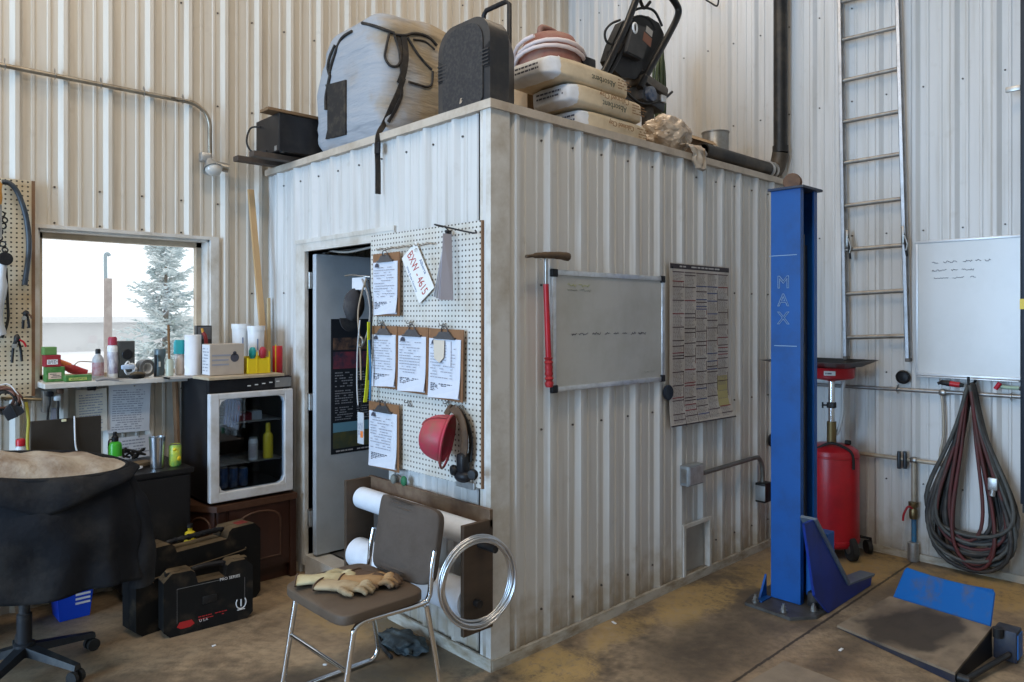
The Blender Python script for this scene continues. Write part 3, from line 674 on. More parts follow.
def arch_door(a, b):
    """door with a raised arched panel between two floor points"""
    a, b = Vector((*a, 0)), Vector((*b, 0)); M = plane_M((a + b) / 2 + Vector((0, 0, .30)), b - a, (0, 0, 1)); w = (b - a).length - .03; h = .36
    bm = nb(); rect(bm, M, -w / 2, -h / 2, w / 2, h / 2, th=.012); d = t.W('door', bm, MAHOG)
    pts = [(-w * .36, -h * .40), (w * .36, -h * .40), (w * .36, h * .22)] + [(w * .36 * math.cos(k * PI / 8), h * .22 + h * .17 * math.sin(k * PI / 8)) for k in range(1, 8)] + [(-w * .36, h * .22)]
    bm = nb(); prism(bm, [M @ Vector((x, y, .012)) for x, y in pts], M.to_3x3() @ Vector((0, 0, .004))); t.W('arched_panel', bm, MAHOG, par=d)
    bm = nb(); tube(bm, [M @ Vector((x, y, .014)) for x, y in pts], .007, 8, closed=True); t.W('panel_moulding', bm, MAHL, 60, d)
arch_door((-.505, 1.725), (-.112, 1.725)); arch_door((-.665, 1.90), (-.55, 1.725))
# cooler
t = Thing('drinks_cooler', 'black drinks cooler with white framed glass door on the wooden cabinet', 'refrigerator', (-.34, 1.95, CT))
F0 = CT + .018; F1 = 1.232; bk = mat('cooler_black', (.011, .011, .013), .4, 0, (.035, .033, .032), 5, .3, spec=.2)
bm = nb()
box2(bm, (FX0, FYF + .05, F0), (FX0 + .025, FYB, F1)); box2(bm, (FX1 - .025, FYF + .05, F0), (FX1, FYB, F1)); box2(bm, (FX0 + .025, FYB - .03, F0), (FX1 - .025, FYB, F1))
box2(bm, (FX0 + .025, FYF + .05, F0), (FX1 - .025, FYB - .03, F0 + .05)); box2(bm, (FX0 + .025, FYF + .05, F1 - .07), (FX1 - .025, FYB - .03, F1)); t.W('body', bm, bk)
for x in (FX0 + .05, FX1 - .05):
    for y in (FYF + .1, FYB - .05):
        bm = nb(); cyl(bm, (x, y, CT + .001), (x, y, F0), .015, None, 12); t.W('foot', bm, BLK)
bm = nb(); box2(bm, (FX0, FYF + .02, F1 - .072), (FX1, FYF + .05, F1 - .002), .004); t.W('control_panel', bm, bk)
bm = nb(); box2(bm, (FX1 - .11, FYF + .0195, F1 - .065), (FX1 - .004, FYF + .0215, F1 - .008)); t.W('badge_plate', bm, GREYP)
bm = nb()
for i in range(5): box(bm, (-.36 + i * .045, FYF + .019, F1 - .045 + .004 * i), (.02, .003, .006))
t.W('control_marking', bm, WHITE)
WF = mat('door_white', (.66, .67, .69), .4, 0, (.52, .50, .47), 8)
bm = nb(); z0, z1 = F0 + .0, F1 - .078; bw = .055
box2(bm, (FX0, FYF, z0), (FX0 + bw, FYF + .045, z1), .006); box2(bm, (FX1 - bw, FYF, z0), (FX1, FYF + .045, z1), .006); box2(bm, (FX0 + bw - .004, FYF, z0), (FX1 - bw + .004, FYF + .045, z0 + bw), .006); box2(bm, (FX0 + bw - .004, FYF, z1 - .035), (FX1 - bw + .004, FYF + .045, z1), .006)
for sx, sz in ((0, 0), (1, 0), (0, 1), (1, 1)):
    x = FX0 + bw if sx == 0 else FX1 - bw; z = z0 + bw if sz == 0 else z1 - .035; dx = 1 if sx == 0 else -1; dz = 1 if sz == 0 else -1
    prism(bm, [(x, FYF + .002, z), (x + dx * .04, FYF + .002, z), (x + dx * .012, FYF + .002, z + dz * .012), (x, FYF + .002, z + dz * .04)], (0, .04, 0))
dz_ = t.W('door', bm, WF)
bm = nb(); box2(bm, (FX0 + bw, FYF + .018, z0 + bw), (FX1 - bw, FYF + .024, z1 - .035)); t.W('door_glass', bm, FGLASS, par=dz_)
SH = [F0 + .052, .725, .965]
for z in SH[1:]:
    bm = nb(); 
    for i in range(14): y = FYF + .07 + i * .026; cyl(bm, (FX0 + .026, y, z), (FX1 - .026, y, z), .0022, None, 6)
    for x in (FX0 + .06, -.34, FX1 - .06): cyl(bm, (x, FYF + .065, z - .004), (x, FYB - .04, z - .004), .003, None, 6)
    t.W('wire_shelf', bm, STEEL)
fy = 1.83; fz = lambda px, py: P(px, py, y=fy); fr = lambda px, py: P(px, py, y=1.773)
bottle('mustard_bottle', 'yellow squeeze bottle standing inside the drinks cooler', 268, 423, 458, .03, YEL, YEL, Y=fy, z=SH[1] + .003, neck=.42, caph=.25, sh=.6)
bottle('silver_can', 'white and silver can beside the yellow bottle in the cooler', 253, 437, 458, .028, WHITE, STEEL, Y=fy, z=SH[1] + .003, neck=.8, caph=.06, sh=.8, cat='can', lab=mat('can_label_grey', (.45, .40, .40), .4, 0, (.6, .6, .6), 20))
for i, (x, lb) in enumerate(((223, 'dark blue can at the left of the cooler floor row'), (233, 'dark blue can in the middle of the cooler floor row'), (243, 'dark blue can at the right of the cooler floor row'))):
    bottle('drink_can', lb, x, 467, 490, .028, mat('can_blue', (.03, .07, .16), .35, .3, (.25, .27, .32), 14), STEEL, Y=fy, z=SH[0] + .003, neck=.8, caph=.05, sh=.86, cat='can').o['group'] = 'cans on the cooler floor'
t = Thing('snack_box', 'red and white carton on the upper shelf of the cooler', 'box', (fz(250, 415).x, fy + .03, SH[2]))
bm = nb(); a = fz(236, 410).x; b = fz(252, 410).x; box2(bm, (a, fy, SH[2] + .004), (b, fy + .08, SH[2] + .05), .003); t.W('carton', bm, mat('maroon_card', (.28, .02, .03), .5))
bm = nb(); box2(bm, (b + .0005, fy, SH[2] + .004), (fz(262, 410).x, fy + .08, SH[2] + .058), .003); t.W('carton_end', bm, WHITE)
t = Thing('cleaning_rag', 'blue-grey cloth hanging inside the cooler from the upper shelf', 'cloth', (fz(232, 430).x, fy, .92))
bm = nb(); 
for i in range(5): tube(bm, [fr(226 + i * 3, 397 + i), fr(227 + i * 3, 405), fr(225 + i * 3.2, 424 + 3 * math.sin(i))], .007, 6, k=3)
t.W('cloth', bm, mat('bluegrey_cloth', (.20, .23, .34), .8), 80)

# boards and clutter on top of the cooler
bm = nb(); box2(bm, (-.74, 1.97, F1 + .001), (-.10, 2.19, F1 + .013)); box2(bm, (-.74, 1.97, F1 + .0005), (-.73, 2.19, F1 + .012)); one('laminate_board', bm, mat('pale_laminate', (.55, .52, .48), .5, 0, (.42, .37, .31), 6), 'pale laminate board lying across the back of the cooler top', 'board')
bm = nb(); box(bm, (-.375, 1.84, F1 + .009), (.47, .22, .016), .002, rot(0, 0, .05)); one('plywood_board', bm, mat('plywood', (.50, .41, .29), .6, 0, (.36, .28, .18), 9), 'tan plywood piece on the front of the cooler top', 'board')
TB, TF = F1 + .014, F1 + .018
bm = nb(); box(bm, (-.632, 2.14, CT + .352), (.018, .055, .70), .002, rot(0, -.035, 0)); one('brown_plank', bm, BROWNB, 'narrow brown plank standing against the left side of the cooler', 'plank')
tY = 2.05
def q2(x, y, Y=tY): return P(x, y, y=Y)
bottle('teal_sprayer', 'white bottle with teal cap behind the paper towel roll', 179.5, 340, 372, .026, mat('beige_plastic', (.58, .50, .44), .5), TEAL, Y=2.10, z=TB + .001, neck=1.1, caph=.4, sh=.55)
t = Thing('paper_towel_roll', 'white paper towel roll standing on the boards beside the carton', 'paper towel', (q2(193, 370, 2.03).x, 2.03, TB + .001))
h = q2(193, 335, 2.03).z - TB; bm = nb(); lathe(bm, [(.018, 0), (.046, 0), (.047, h * .5), (.046, h - .002), (.044, h), (.018, h), (.018, 0)], n=26); t.part('roll', bm, mat('tissue', (.76, .76, .78), .85, 0, (.68, .68, .70), 9, .5, .2), 40)
t.part('core', (lambda bm: lathe(bm, [(.015, .001), (.018, .001), (.018, h - .001), (.015, h - .001), (.015, .001)], n=20))(nb()), CARD, 40)
t = Thing('wooden_dowel', 'thin brown wooden stick standing in a jar at the end of the sill', 'stick', (q2(169.5, 372, 2.06).x, 2.06, TB))
bm = nb(); lathe(bm, [(0, 0), (.021, 0), (.022, .004), (.022, .085), (.017, .095), (.018, .10)], n=18); t.part('jar', bm, mat('cloudy_glass', (.45, .48, .38), .3), 40)
bm = nb(); cyl(bm, (.0, 0, .01), (-.006, 0, q2(168, 325, 2.06).z - TB), .0075, None, 8); t.part('stick', bm, mat('stained_wood', (.20, .10, .035), .6), 60)
t = Thing('product_carton', 'cardboard carton with a round black picture on the cooler top', 'box', (q2(223, 369, 1.86).x, 1.9, TF + .001))
a, b, c, d = pxbox(210, 344, 244, 369, 1.83); c = TF + .001
CRT = mat('carton_print', (.47, .40, .33), .7, 0, (.40, .33, .27), 6)
bm = nb(); box2(bm, (a, 1.83, c), (b, 1.95, d), .002); t.W('carton', bm, CRT)
bm = nb(); box2(bm, (a - .0012, 1.835, c + .004), (a - .0002, 1.945, d - .004)); t.W('white_end', bm, mat('white_card', (.66, .66, .68), .7))
M = onY((a + b) / 2, 1.8295, (c + d) / 2); bm = nb(); lathe(bm, [(0, 0), (.026, 0), (.026, .0008), (0, .0008)], M @ Vector(((b - a) * .22, .01, 0)), 20, (0, -1, 0)); lathe(bm, [(0, 0), (.011, 0), (.011, .0008), (0, .0008)], M @ Vector(((b - a) * .22, .037, 0)), 12, (0, -1, 0)); t.W('black_picture', bm, INK)
bm = nb(); lines(bm, M @ Matrix.Translation((-(b - a) * .17, .012, .0008)), (b - a) * .55, (d - c) * .6, 4, random.Random(2), .9, .35, words=False, ragged=.3); t.W('printed_text', bm, INKG)
M2 = onX(a - .0014, 1.89, (c + d) / 2); bm = nb(); lines(bm, M2, .09, (d - c) * .8, 8, random.Random(5), .9, .35); t.W('end_text', bm, INKG)
t = Thing('tool_case_lid', 'black framed picture leaning behind the paper towel roll with a red tool', 'box', (q2(204, 345, 2.13).x, 2.13, TB))
a, b, c, d = pxbox(196.5, 325.5, 212, 345, 2.12); bm = nb(); box2(bm, (a, 2.12, TB + .001), (b, 2.16, d), .003); t.W('case', bm, mat('case_black', (.03, .03, .03), .5))
bm = nb(); box2(bm, (a + .008, 2.1185, d - .085), (b - .008, 2.1195, d - .008)); t.W('inset', bm, mat('grey_inset', (.12, .12, .13), .5))
t = Thing('utility_knife', 'dark red knife with yellow tip propped before the black case', 'knife', (q2(205, 345, 2.08).x, 2.08, TB))
bm = nb(); tube(bm, [(q2(207, 345, 2.085).x, 2.085, TB + .002), q2(206, 340, 2.085), q2(203, 333, 2.10)], .012, 8, k=3); t.W('grip', bm, mat('dark_red', (.22, .02, .02), .5), 60)
bm = nb(); tube(bm, [q2(203, 333, 2.10), q2(202, 328.5, 2.108)], .008, 8); t.W('tip', bm, mat('amber', (.55, .28, .03), .5), 60)
BUCK = [('white_pail', 'white plastic pail behind the carton on the cooler top', 241, 324, 361, 2.10, .056), ('white_tub', 'white plastic tub right of the white pail, behind the yellow tray', 256, 326, 361, 1.985, .052)]
for nm, lb, x, yt, yb, Y, r in BUCK:
    zt = P(x, yt, y=Y).z; t = Thing(nm, lb, 'bucket', (P(x, yb, y=Y).x, Y, TB + .001)); h = zt - TB
    bm = nb(); lathe(bm, [(0, 0), (r * .86, 0), (r * .98, h * .9), (r * 1.05, h * .9), (r * 1.05, h), (r * .95, h), (r * .82, .006), (0, .006)], n=24); t.part('tub', bm, WHITE, 40)
    bm = nb(); rect(bm, onY(-.012, -r * .97, h * .62), -.004, -.04, .004, .03, th=.001); t.part('printed_mark', bm, mat('faded_blue_print', (.20, .26, .42), .6))
t = Thing('yellow_tray', 'yellow open tool tray on the right of the cooler top', 'tray', (q2(256, 362, 1.86).x, 1.86, TF))
xa, xb = q2(246, 360, 1.84).x, q2(269, 360, 1.84).x
xa += .004
bm = nb(); z0, z1 = TF + .001, q2(256, 356.5, 1.84).z
box2(bm, (xa, 1.82, z0), (xb, 1.93, z0 + .006)); box2(bm, (xa, 1.82, z0 + .006), (xb, 1.826, z1 - .012)); box2(bm, (xa, 1.924, z0 + .006), (xb, 1.93, z1)); box2(bm, (xa, 1.826, z0 + .006), (xa + .006, 1.924, z1 - .006)); box2(bm, (xb - .006, 1.826, z0 + .006), (xb, 1.924, z1 - .006)); t.W('tray', bm, YEL)
for x in (xa + .055, xb - .008):
    bm = nb(); box2(bm, (x - .004, 1.818, z0), (x + .004, 1.8198, z1 + .03)); t.W('upright', bm, YEL)
def screwdriver(nm, lb, px, m, tilt):
    b0 = Vector((q2(px, 356, 1.875).x, 1.875, z0 + .012)); t = Thing(nm, lb, 'screwdriver', b0)
    d = Vector((tilt, .0, 1)).normalized(); bm = nb(); cyl(bm, b0 + d * 0, b0 + d * .04, .005, None, 8); t.W('shaft', bm, BLK2, 60)
    bm = nb(); lathe(bm, [(0, 0), (.012, .002), (.016, .02), (.010, .035), (.021, .055), (.023, .085), (.014, .105), (0, .11)], b0 + d * .038, 12, d); t.W('grip', bm, m, 50)
screwdriver('teal_driver', 'screwdriver with a lumpy teal grip standing in the yellow tray', 252, TEAL, .03)
screwdriver('red_driver', 'screwdriver with a lumpy red grip standing in the yellow tray', 262, mat('grip_red', (.42, .03, .05), .45), .04)
t = Thing('red_can', 'small red can with a yellow stripe at the right end of the cooler top', 'can', (q2(278, 365, 1.9).x - .008, 1.89, F1 + .001))
h = P(278, 346, y=1.87).z - F1; bm = nb(); lathe(bm, [(0, 0), (.03, 0), (.031, .004), (.031, h - .006), (.027, h), (0, h)], n=22); t.part('body', bm, RED, 40)
bm = nb(); rect(bm, onY(-.024, -.0222, h / 2), -.003, -h / 2, .003, h / 2 + .01, th=.003); t.part('yellow_stripe', bm, YEL)
# planks leaning in the corner
bm = nb(); a, b = Vector((-.148, 2.195, 2.43)), Vector((-.118, 2.03, F1 + .016)); 
def plank(bm, a, b, w, th):
    d = (b - a).normalized(); y = Vector((0, -1, 0)); y = (y - d * y.dot(d)).normalized(); x = d.cross(y); L = (b - a).length
    M = Matrix((x, y, d)).transposed().to_4x4(); M.translation = (a + b) / 2; box(bm, (0, 0, 0), (w, th, L), .002); bm.transform(M); return bm
plank(bm, a, b, .04, .02); one('pine_plank', bm, WOOD, 'long pine plank leaning in the corner beside the office wall', 'plank')
bm = nb(); plank(bm, Vector((-.035, 2.17, 1.72)), Vector((-.042, 2.13, .02)), .02, .018); one('pine_lath', bm, mat('pale_pine', (.58, .44, .25), .6), 'short pale lath standing in the corner beneath the long plank', 'plank')

# ---------------------------------------------------------------- desk
DZ = .755
t = Thing('desk', 'black laminate desk with a side cabinet standing under the window', 'desk', (-1.3, 1.95, 0))
DB = mat('desk_black', (.013, .012, .012), .4, 0, (.04, .035, .03), 4, .3, spec=.2)
bm = nb(); box2(bm, (-1.98, 1.72, DZ - .028), (-.685, 2.19, DZ), .003); t.W('desktop', bm, DB)
bm = nb(); box2(bm, (-.985, 1.735, .05), (-.70, 2.17, DZ - .029)); t.W('pedestal', bm, DB)
bm = nb(); box2(bm, (-.978, 1.722, .08), (-.708, 1.7345, DZ - .04), .003); t.W('door', bm, DB)
bm = nb(); box2(bm, (-1.95, 1.74, .0), (-1.925, 2.17, DZ - .029)); t.W('side_panel', bm, DB)
bm = nb(); box2(bm, (-1.925, 2.13, .35), (-.985, 2.15, DZ - .029)); t.W('modesty_panel', bm, DB)
bm = nb(); box2(bm, (-1.14, 1.73, DZ - .10), (-.99, 1.75, DZ - .029), .002); t.W('drawer_front', bm, DB)
bm = nb(); box(bm, P(141, 498, y=1.718) , (.026, .008, .055), .003); pl_ = t.W('latch_plate', bm, CHROME)
bm = nb(); box(bm, P(141, 498, y=1.7128), (.013, .002, .03), .001); t.W('latch_button', bm, BLK, par=pl_)
def dq(x, y, Y): return P(x, y, y=Y)
t = Thing('laptop', 'dark laptop standing open on the desk, its screen towards the camera', 'laptop', (-1.16, 2.0, DZ))
a, b = dq(29.5, 470, 1.98).x, dq(100, 460, 1.98).x; zt = dq(65, 418, 1.98).z
LP = mat('laptop_lid', (.035, .029, .023), .6, 0, (.05, .042, .035), 4, spec=.15)
bm = nb(); box2(bm, (a, 1.96, DZ + .001), (b, 2.16, DZ + .018), .003); t.W('base', bm, BLK)
bm = nb(); box2(bm, (a, 1.955, DZ + .0185), (b, 1.967, zt), .003); ld = t.W('screen', bm, LP)
bm = nb(); box(bm, dq(64, 420.5, 1.95) , (.022, .007, .013), .002); t.W('latch', bm, mat('pale_latch', (.70, .66, .42), .5), par=ld)
bm = nb(); tube(bm, [dq(74.5, 416, 1.947), dq(74.8, 430, 1.948), dq(75.5, 445, 1.945), dq(78, 456, 1.935), dq(80, 470, 1.93)], .0042, 8, k=4)
one('white_charging_cable', bm, WHITE, 'white cable hanging down over the dark laptop screen', 'cable', None, 60)
bottle('water_bottle', 'clear plastic bottle with red cap left of the laptop', 20.5, 439, 468, .033, mat('clear_plastic', (.55, .58, .60), .2), RED, Y=1.92, z=DZ + .001, neck=.55, caph=.16)
bm = nb(); box(bm, (dq(10, 470, 1.9).x, 1.9, DZ + .034), (.042, .03, .065), .004); one('blue_carton', bm, mat('navy_card', (.02, .06, .24), .5), 'small dark blue box beside the red capped bottle on the desk', 'box')
t = Thing('sports_bottle', 'bright green metal bottle with black cap on the desk', 'bottle', (dq(115, 470, 1.98).x, 1.98, DZ + .001))
h = dq(115, 432, 1.98).z - DZ
bm = nb(); lathe(bm, [(0, 0), (.033, 0), (.035, .004), (.035, h * .34), (0, h * .34)], n=24); t.part('white_band', bm, WHITE, 40)
bm = nb(); lathe(bm, [(0, h * .342), (.035, h * .342), (.035, h * .62), (.030, h * .70), (.016, h * .74), (0, h * .74)], n=24); t.part('body', bm, GREEN, 40)
bm = nb(); lathe(bm, [(0, h * .741), (.017, h * .741), (.018, h * .86), (.009, h * .90), (.009, h), (0, h)], n=18); tube(bm, [(-.016, 0, h * .8), (-.03, 0, h * .78), (-.033, 0, h * .6), (-.031, 0, h * .5)], .004, 6, k=3); t.part('cap', bm, BLK, 40)
t = Thing('steel_tumbler', 'tall brushed steel tumbler on the right part of the desk', 'tumbler', (dq(157, 469, 1.84).x, 1.84, DZ + .001))
h = dq(157, 437, 1.84).z - DZ; bm = nb(); lathe(bm, [(0, 0), (.031, 0), (.033, .01), (.0425, h - .004), (.043, h), (.039, h), (.030, .012), (0, .012)], n=28); t.part('cup', bm, mat('brushed_steel', (.62, .63, .65), .28, 1.), 40)
t = Thing('lemonade_can', 'yellow and green drink can right of the steel tumbler', 'can', (dq(175, 468, 1.83).x, 1.83, DZ + .001))
h = dq(175, 444, 1.83).z - DZ; CANY = mat('can_lemon', (.60, .62, .06), .35, 0, (.10, .36, .10), 15, .7)
bm = nb(); lathe(bm, [(0, 0), (.026, .0), (.033, .01), (.033, h - .012), (.028, h - .003), (.027, h), (.024, h - .004), (0, h - .004)], n=24); t.part('body', bm, CANY, 40)
bm = nb(); lathe(bm, [(.0285, h - .0035), (.0292, h), (.0268, h + .001), (.0268, h - .003), (.0285, h - .0035)], n=24); t.part('rim', bm, STEEL, 40)
bm = nb(); M = onY(0, -.0335, h * .5); blob(bm, (.010, -.028, h * .36), (.014, .008, .016), 2); blob(bm, (-.010, -.027, h * .78), (.012, .008, .010), 2); t.part('lemon_pattern', bm, YEL, 60)
bm = nb(); rg = random.Random(8); pts = [dq(132 + 13 * math.sin(i * 1.1) * rg.uniform(.6, 1.05), 453 + rg.uniform(-5, 6), 2.03 + rg.uniform(-.05, .05)) for i in range(18)]
for p in pts: p.z = max(p.z, DZ + .008)
tube(bm, pts, .006, 7, k=4); one('black_cable_pile', bm, RUB, 'heap of black cables on the desk between green bottle and tumbler', 'cables', None, 70)
bm = nb(); rg = random.Random(4); c = Vector((dq(134, 467, 1.86).x, 1.86, DZ + .012)); blob(bm, c, (.042, .03, .012), 3, None, lambda p: p * (1 + .35 * noise.noise(p * 2.3))); one('crumpled_tissue', bm, WHITE, 'crumpled white tissue on the desk in front of the tumbler', 'tissue', None, 80)
bm = nb(); box(bm, (dq(137, 462, 1.95).x, 1.95, DZ + .013), (.15, .08, .024), .004, rot(0, 0, .3)); one('brown_notebook', bm, mat('notebook', (.16, .11, .06), .7), 'brown notebook lying on the desk beneath the black cables', 'book')
# ---------------------------------------------------------------- swivel chair with jacket
SCX, SCY, SCR = -1.545, 1.40, math.radians(-15)
t = Thing('office_chair', 'worn black swivel chair at the desk, mostly hidden under a jacket', 'chair', (SCX, SCY, 0), SCR)
CB = mat('chair_base', (.024, .026, .030), .4, 0, (.10, .095, .085), 7, .3, spec=.25)
for k in range(5):
    an = math.radians(-45) + k * 2 * PI / 5; d = Vector((math.cos(an), math.sin(an), 0)); e = d * .29
    bm = nb(); x = Vector((-d.y, d.x, 0))
    for s in (0,):
        A = [(.0, .032, .13, .035), (1., .019, .082, .022)]
    va = [];
    for tt, w_, zt_, th in A:
        c = d * (.03 + .27 * tt); va.append([bm.verts.new(c + x * w_ + Vector((0, 0, zt_ - th))), bm.verts.new(c - x * w_ + Vector((0, 0, zt_ - th))), bm.verts.new(c - x * w_ * .7 + Vector((0, 0, zt_))), bm.verts.new(c + x * w_ * .7 + Vector((0, 0, zt_)))])
    for i in range(4): bm.faces.new((va[0][i], va[0][(i + 1) % 4], va[1][(i + 1) % 4], va[1][i]))
    bm.faces.new(va[0]); bm.faces.new(va[1]); lg = t.part('leg', bm, CB)
    bm = nb(); 
    for s in (-1, 1): cyl(bm, e + x * .008 * s + Vector((0, 0, .0285)), e + x * .026 * s + Vector((0, 0, .0285)), .028, None, 18)
    cyl(bm, e + Vector((0, 0, .02)), e + Vector((0, 0, .075)), .008, None, 8); t.part('caster', bm, RUB, 40, lg)
bm = nb(); lathe(bm, [(0, .08), (.042, .085), (.042, .14), (.03, .145), (.03, .27), (.022, .275), (.022, .41), (0, .41)], n=20); t.part('gas_column', bm, CB, 40)
bm = nb(); pillow(bm, (0, .20, .44), (.50, .46, .10), None, 14, 14, .35); t.part('seat', bm, mat('black_leather', (.014, .014, .015), .5, spec=.2), 60)
bm = nb(); tube(bm, [(0, -.05, .41), (0, -.2, .42), (0, -.245, .52), (0, -.235, .70)], .018, 8, k=4); t.part('back_stem', bm, CB, 60)
bm = nb(); pillow(bm, (0, -.20, .78), (.46, .42, .07), rot(PI / 2 + .05, 0, 0), 14, 12, .35); t.part('backrest', bm, MATS['black_leather'], 60)
for s in (-1, 1):
    bm = nb(); tube(bm, [(s * .23, .14, .40), (s * .30, .14, .48), (s * .30, .12, .66)], .016, 8, k=3); box(bm, (s * .30, .14, .675), (.06, .24, .03), .012); t.part('armrest', bm, BLK, 50)
# jacket over the backrest
t = Thing('work_jacket', 'dark jacket with beige fleece lining draped over the swivel chair', 'jacket', (SCX, SCY, 0), SCR)
JC = mat('jacket_cloth', (.016, .017, .020), .85, 0, (.045, .043, .040), 3.5, .35, .35, bscale=40, spec=.04); FL = mat('beige_fleece', (.38, .335, .275), .95, 0, (.16, .105, .065), 6, .6, .5, bscale=50)
JW, JD, JX, JY = .335, .145, .065, -.235
def rim(th):
    """edge where the dark shell turns over to the pale lining: dips in front, falls to the right"""
    x, y = JW * math.cos(th), JD * math.sin(th)
    return Vector((JX + x, JY + y, 1.0 - .028 * math.cos(th) - .068 * max(0, -math.sin(th)) ** 1.2 - .03 * max(0, math.cos(th)) ** 3))
n, mrow = 160, 34
bm = nb(); rows = []
for j in range(mrow + 1):
    v = j / mrow; rw = []
    for i in range(n):
        th = 2 * PI * i / n; r0 = rim(th); zb = .455 + .010 * math.sin(th * 2 + .6) + .008 * math.sin(5 * th)
        out = Vector((math.cos(th), math.sin(th), 0)); front = max(0, -math.sin(th)); side = abs(math.cos(th)) ** 2
        fold = (.5 + .5 * math.sin(13 * th + 1.5 * math.sin(2 * th) + v * .8)) * v ** .7 * (.012 + .040 * side) + .022 * noise.noise(Vector((r0.x * 6, v * 3.2, th * .8)))
        bulge = .030 * math.sin(PI * min(1, v * 1.3)) + .03 * v - .05 * math.exp(-v * 9) * .3
        rw.append(bm.verts.new(Vector((r0.x, r0.y, r0.z + (zb - r0.z) * v)) + out * (bulge + fold)))
    rows.append(rw)
for A, B in zip(rows, rows[1:]):
    for i in range(n): bm.faces.new((A[i], A[(i + 1) % n], B[(i + 1) % n], B[i]))
s_ = t.part('shell', bm, JC, 80); md = s_.modifiers.new('cloth_thickness', 'SOLIDIFY'); md.thickness = .006
# the collar side folded down over the back: a shallow V of cloth
bm = nb(); rows = []
for j in range(9):
    v = j / 8; rw = []
    for i in range(41):
        th = PI + PI * (i / 40) * 1.06 - .03; r0 = rim(th); dpt = .015 + .135 * max(0, 1 - abs((r0.x - JX - .03) / .36)) ** 1.1
        out = Vector((math.cos(th), math.sin(th), 0)); rw.append(bm.verts.new(r0 + out * (.012 + .040 * math.sin(v * 1.9) + .006 * math.sin(th * 9)) + Vector((0, 0, .006 - dpt * v))))
    rows.append(rw)
for A, B in zip(rows, rows[1:]):
    for i in range(40): bm.faces.new((A[i], A[i + 1], B[i + 1], B[i]))
s_ = t.part('collar_flap', bm, JC, 80); md = s_.modifiers.new('cloth_thickness', 'SOLIDIFY'); md.thickness = .007
bm = nb(); rows = []
for j in range(13):
    k = 1 - j / 12.6; rw = []
    for i in range(72):
        th = 2 * PI * i / 72; r0 = rim(th); hump = 1.012 - .03 * math.cos(th) * k
        p = Vector((JX + (r0.x - JX) * k, JY + (r0.y - JY) * k, r0.z + (hump - r0.z) * (1 - k ** 2.4)))
        p.z += .020 * noise.noise(Vector((p.x * 11, p.y * 13, 2.))) + .012 * math.sin(p.x * 38 + p.y * 14) * (1 - k ** 6) * .5
        rw.append(bm.verts.new(p))
    rows.append(rw)
for A, B in zip(rows, rows[1:]):
    for i in range(72): bm.faces.new((A[i], A[(i + 1) % 72], B[(i + 1) % 72], B[i]))
bm.faces.new(rows[-1]); t.part('fleece_lining', bm, FL, 80)
bm = nb(); tube(bm, [rim(2 * PI * i / 72) + Vector((math.cos(2 * PI * i / 72), math.sin(2 * PI * i / 72), 0)) * .004 for i in range(72)], .010, 8, closed=True); t.part('collar_edge', bm, JC, 80)
bm = nb(); sx = JX + JW
tube(bm, [(sx - .01, JY - .01, .90), (sx + .045, JY - .02, .76), (sx + .065, JY - .02, .60), (sx + .065, JY - .015, .41)], [.03, .042, .050, .052], 18, k=6)
for v in bm.verts: v.co += .016 * noise.noise_vector(v.co * 8)
t.part('sleeve', bm, JC, 80)

# ---------------------------------------------------------------- blue tub and tool cases on the floor
t = Thing('blue_bin', 'bright blue plastic bin with white printing on the floor behind the swivel chair', 'bin', (-1.2, 1.95, 0))
a, b = P(56, 600, y=1.9).x, P(95, 600, y=1.9).x
bm = nb(); z0, z1 = .002, P(75, 590, y=1.9).z + .06
A = [(a + .02, 1.92), (b - .02, 1.92), (b - .02, 2.07), (a + .02, 2.07)]; B = [(a, 1.90), (b, 1.90), (b, 2.09), (a, 2.09)]
va = [bm.verts.new((*p, z0)) for p in A]; vb = [bm.verts.new((*p, z1)) for p in B]
for i in range(4): bm.faces.new((va[i], va[(i + 1) % 4], vb[(i + 1) % 4], vb[i]))
bm.faces.new(va); vc = [bm.verts.new((p[0] + (.008 if p[0] < (a + b) / 2 else -.008), p[1] + (.008 if p[1] < 2.0 else -.008), z1)) for p in B]; vd = [bm.verts.new((p[0], p[1], z0 + .02)) for p in A]
for i in range(4): bm.faces.new((vb[i], vb[(i + 1) % 4], vc[(i + 1) % 4], vc[i])); bm.faces.new((vc[i], vc[(i + 1) % 4], vd[(i + 1) % 4], vd[i]))
bm.faces.new(vd); t.W('tub', bm, mat('bright_blue', (.005, .06, .55), .4))
M = plane_M((b - .055, 1.9065, z1 * .55), (1, 0, 0), (0, -.1, 1)); bm = nb()
for i in range(4): rect(bm, M, -.035, -.045 + i * .024, .035, -.033 + i * .024, lift=.001)
t.W('printed_mark', bm, WHITE)
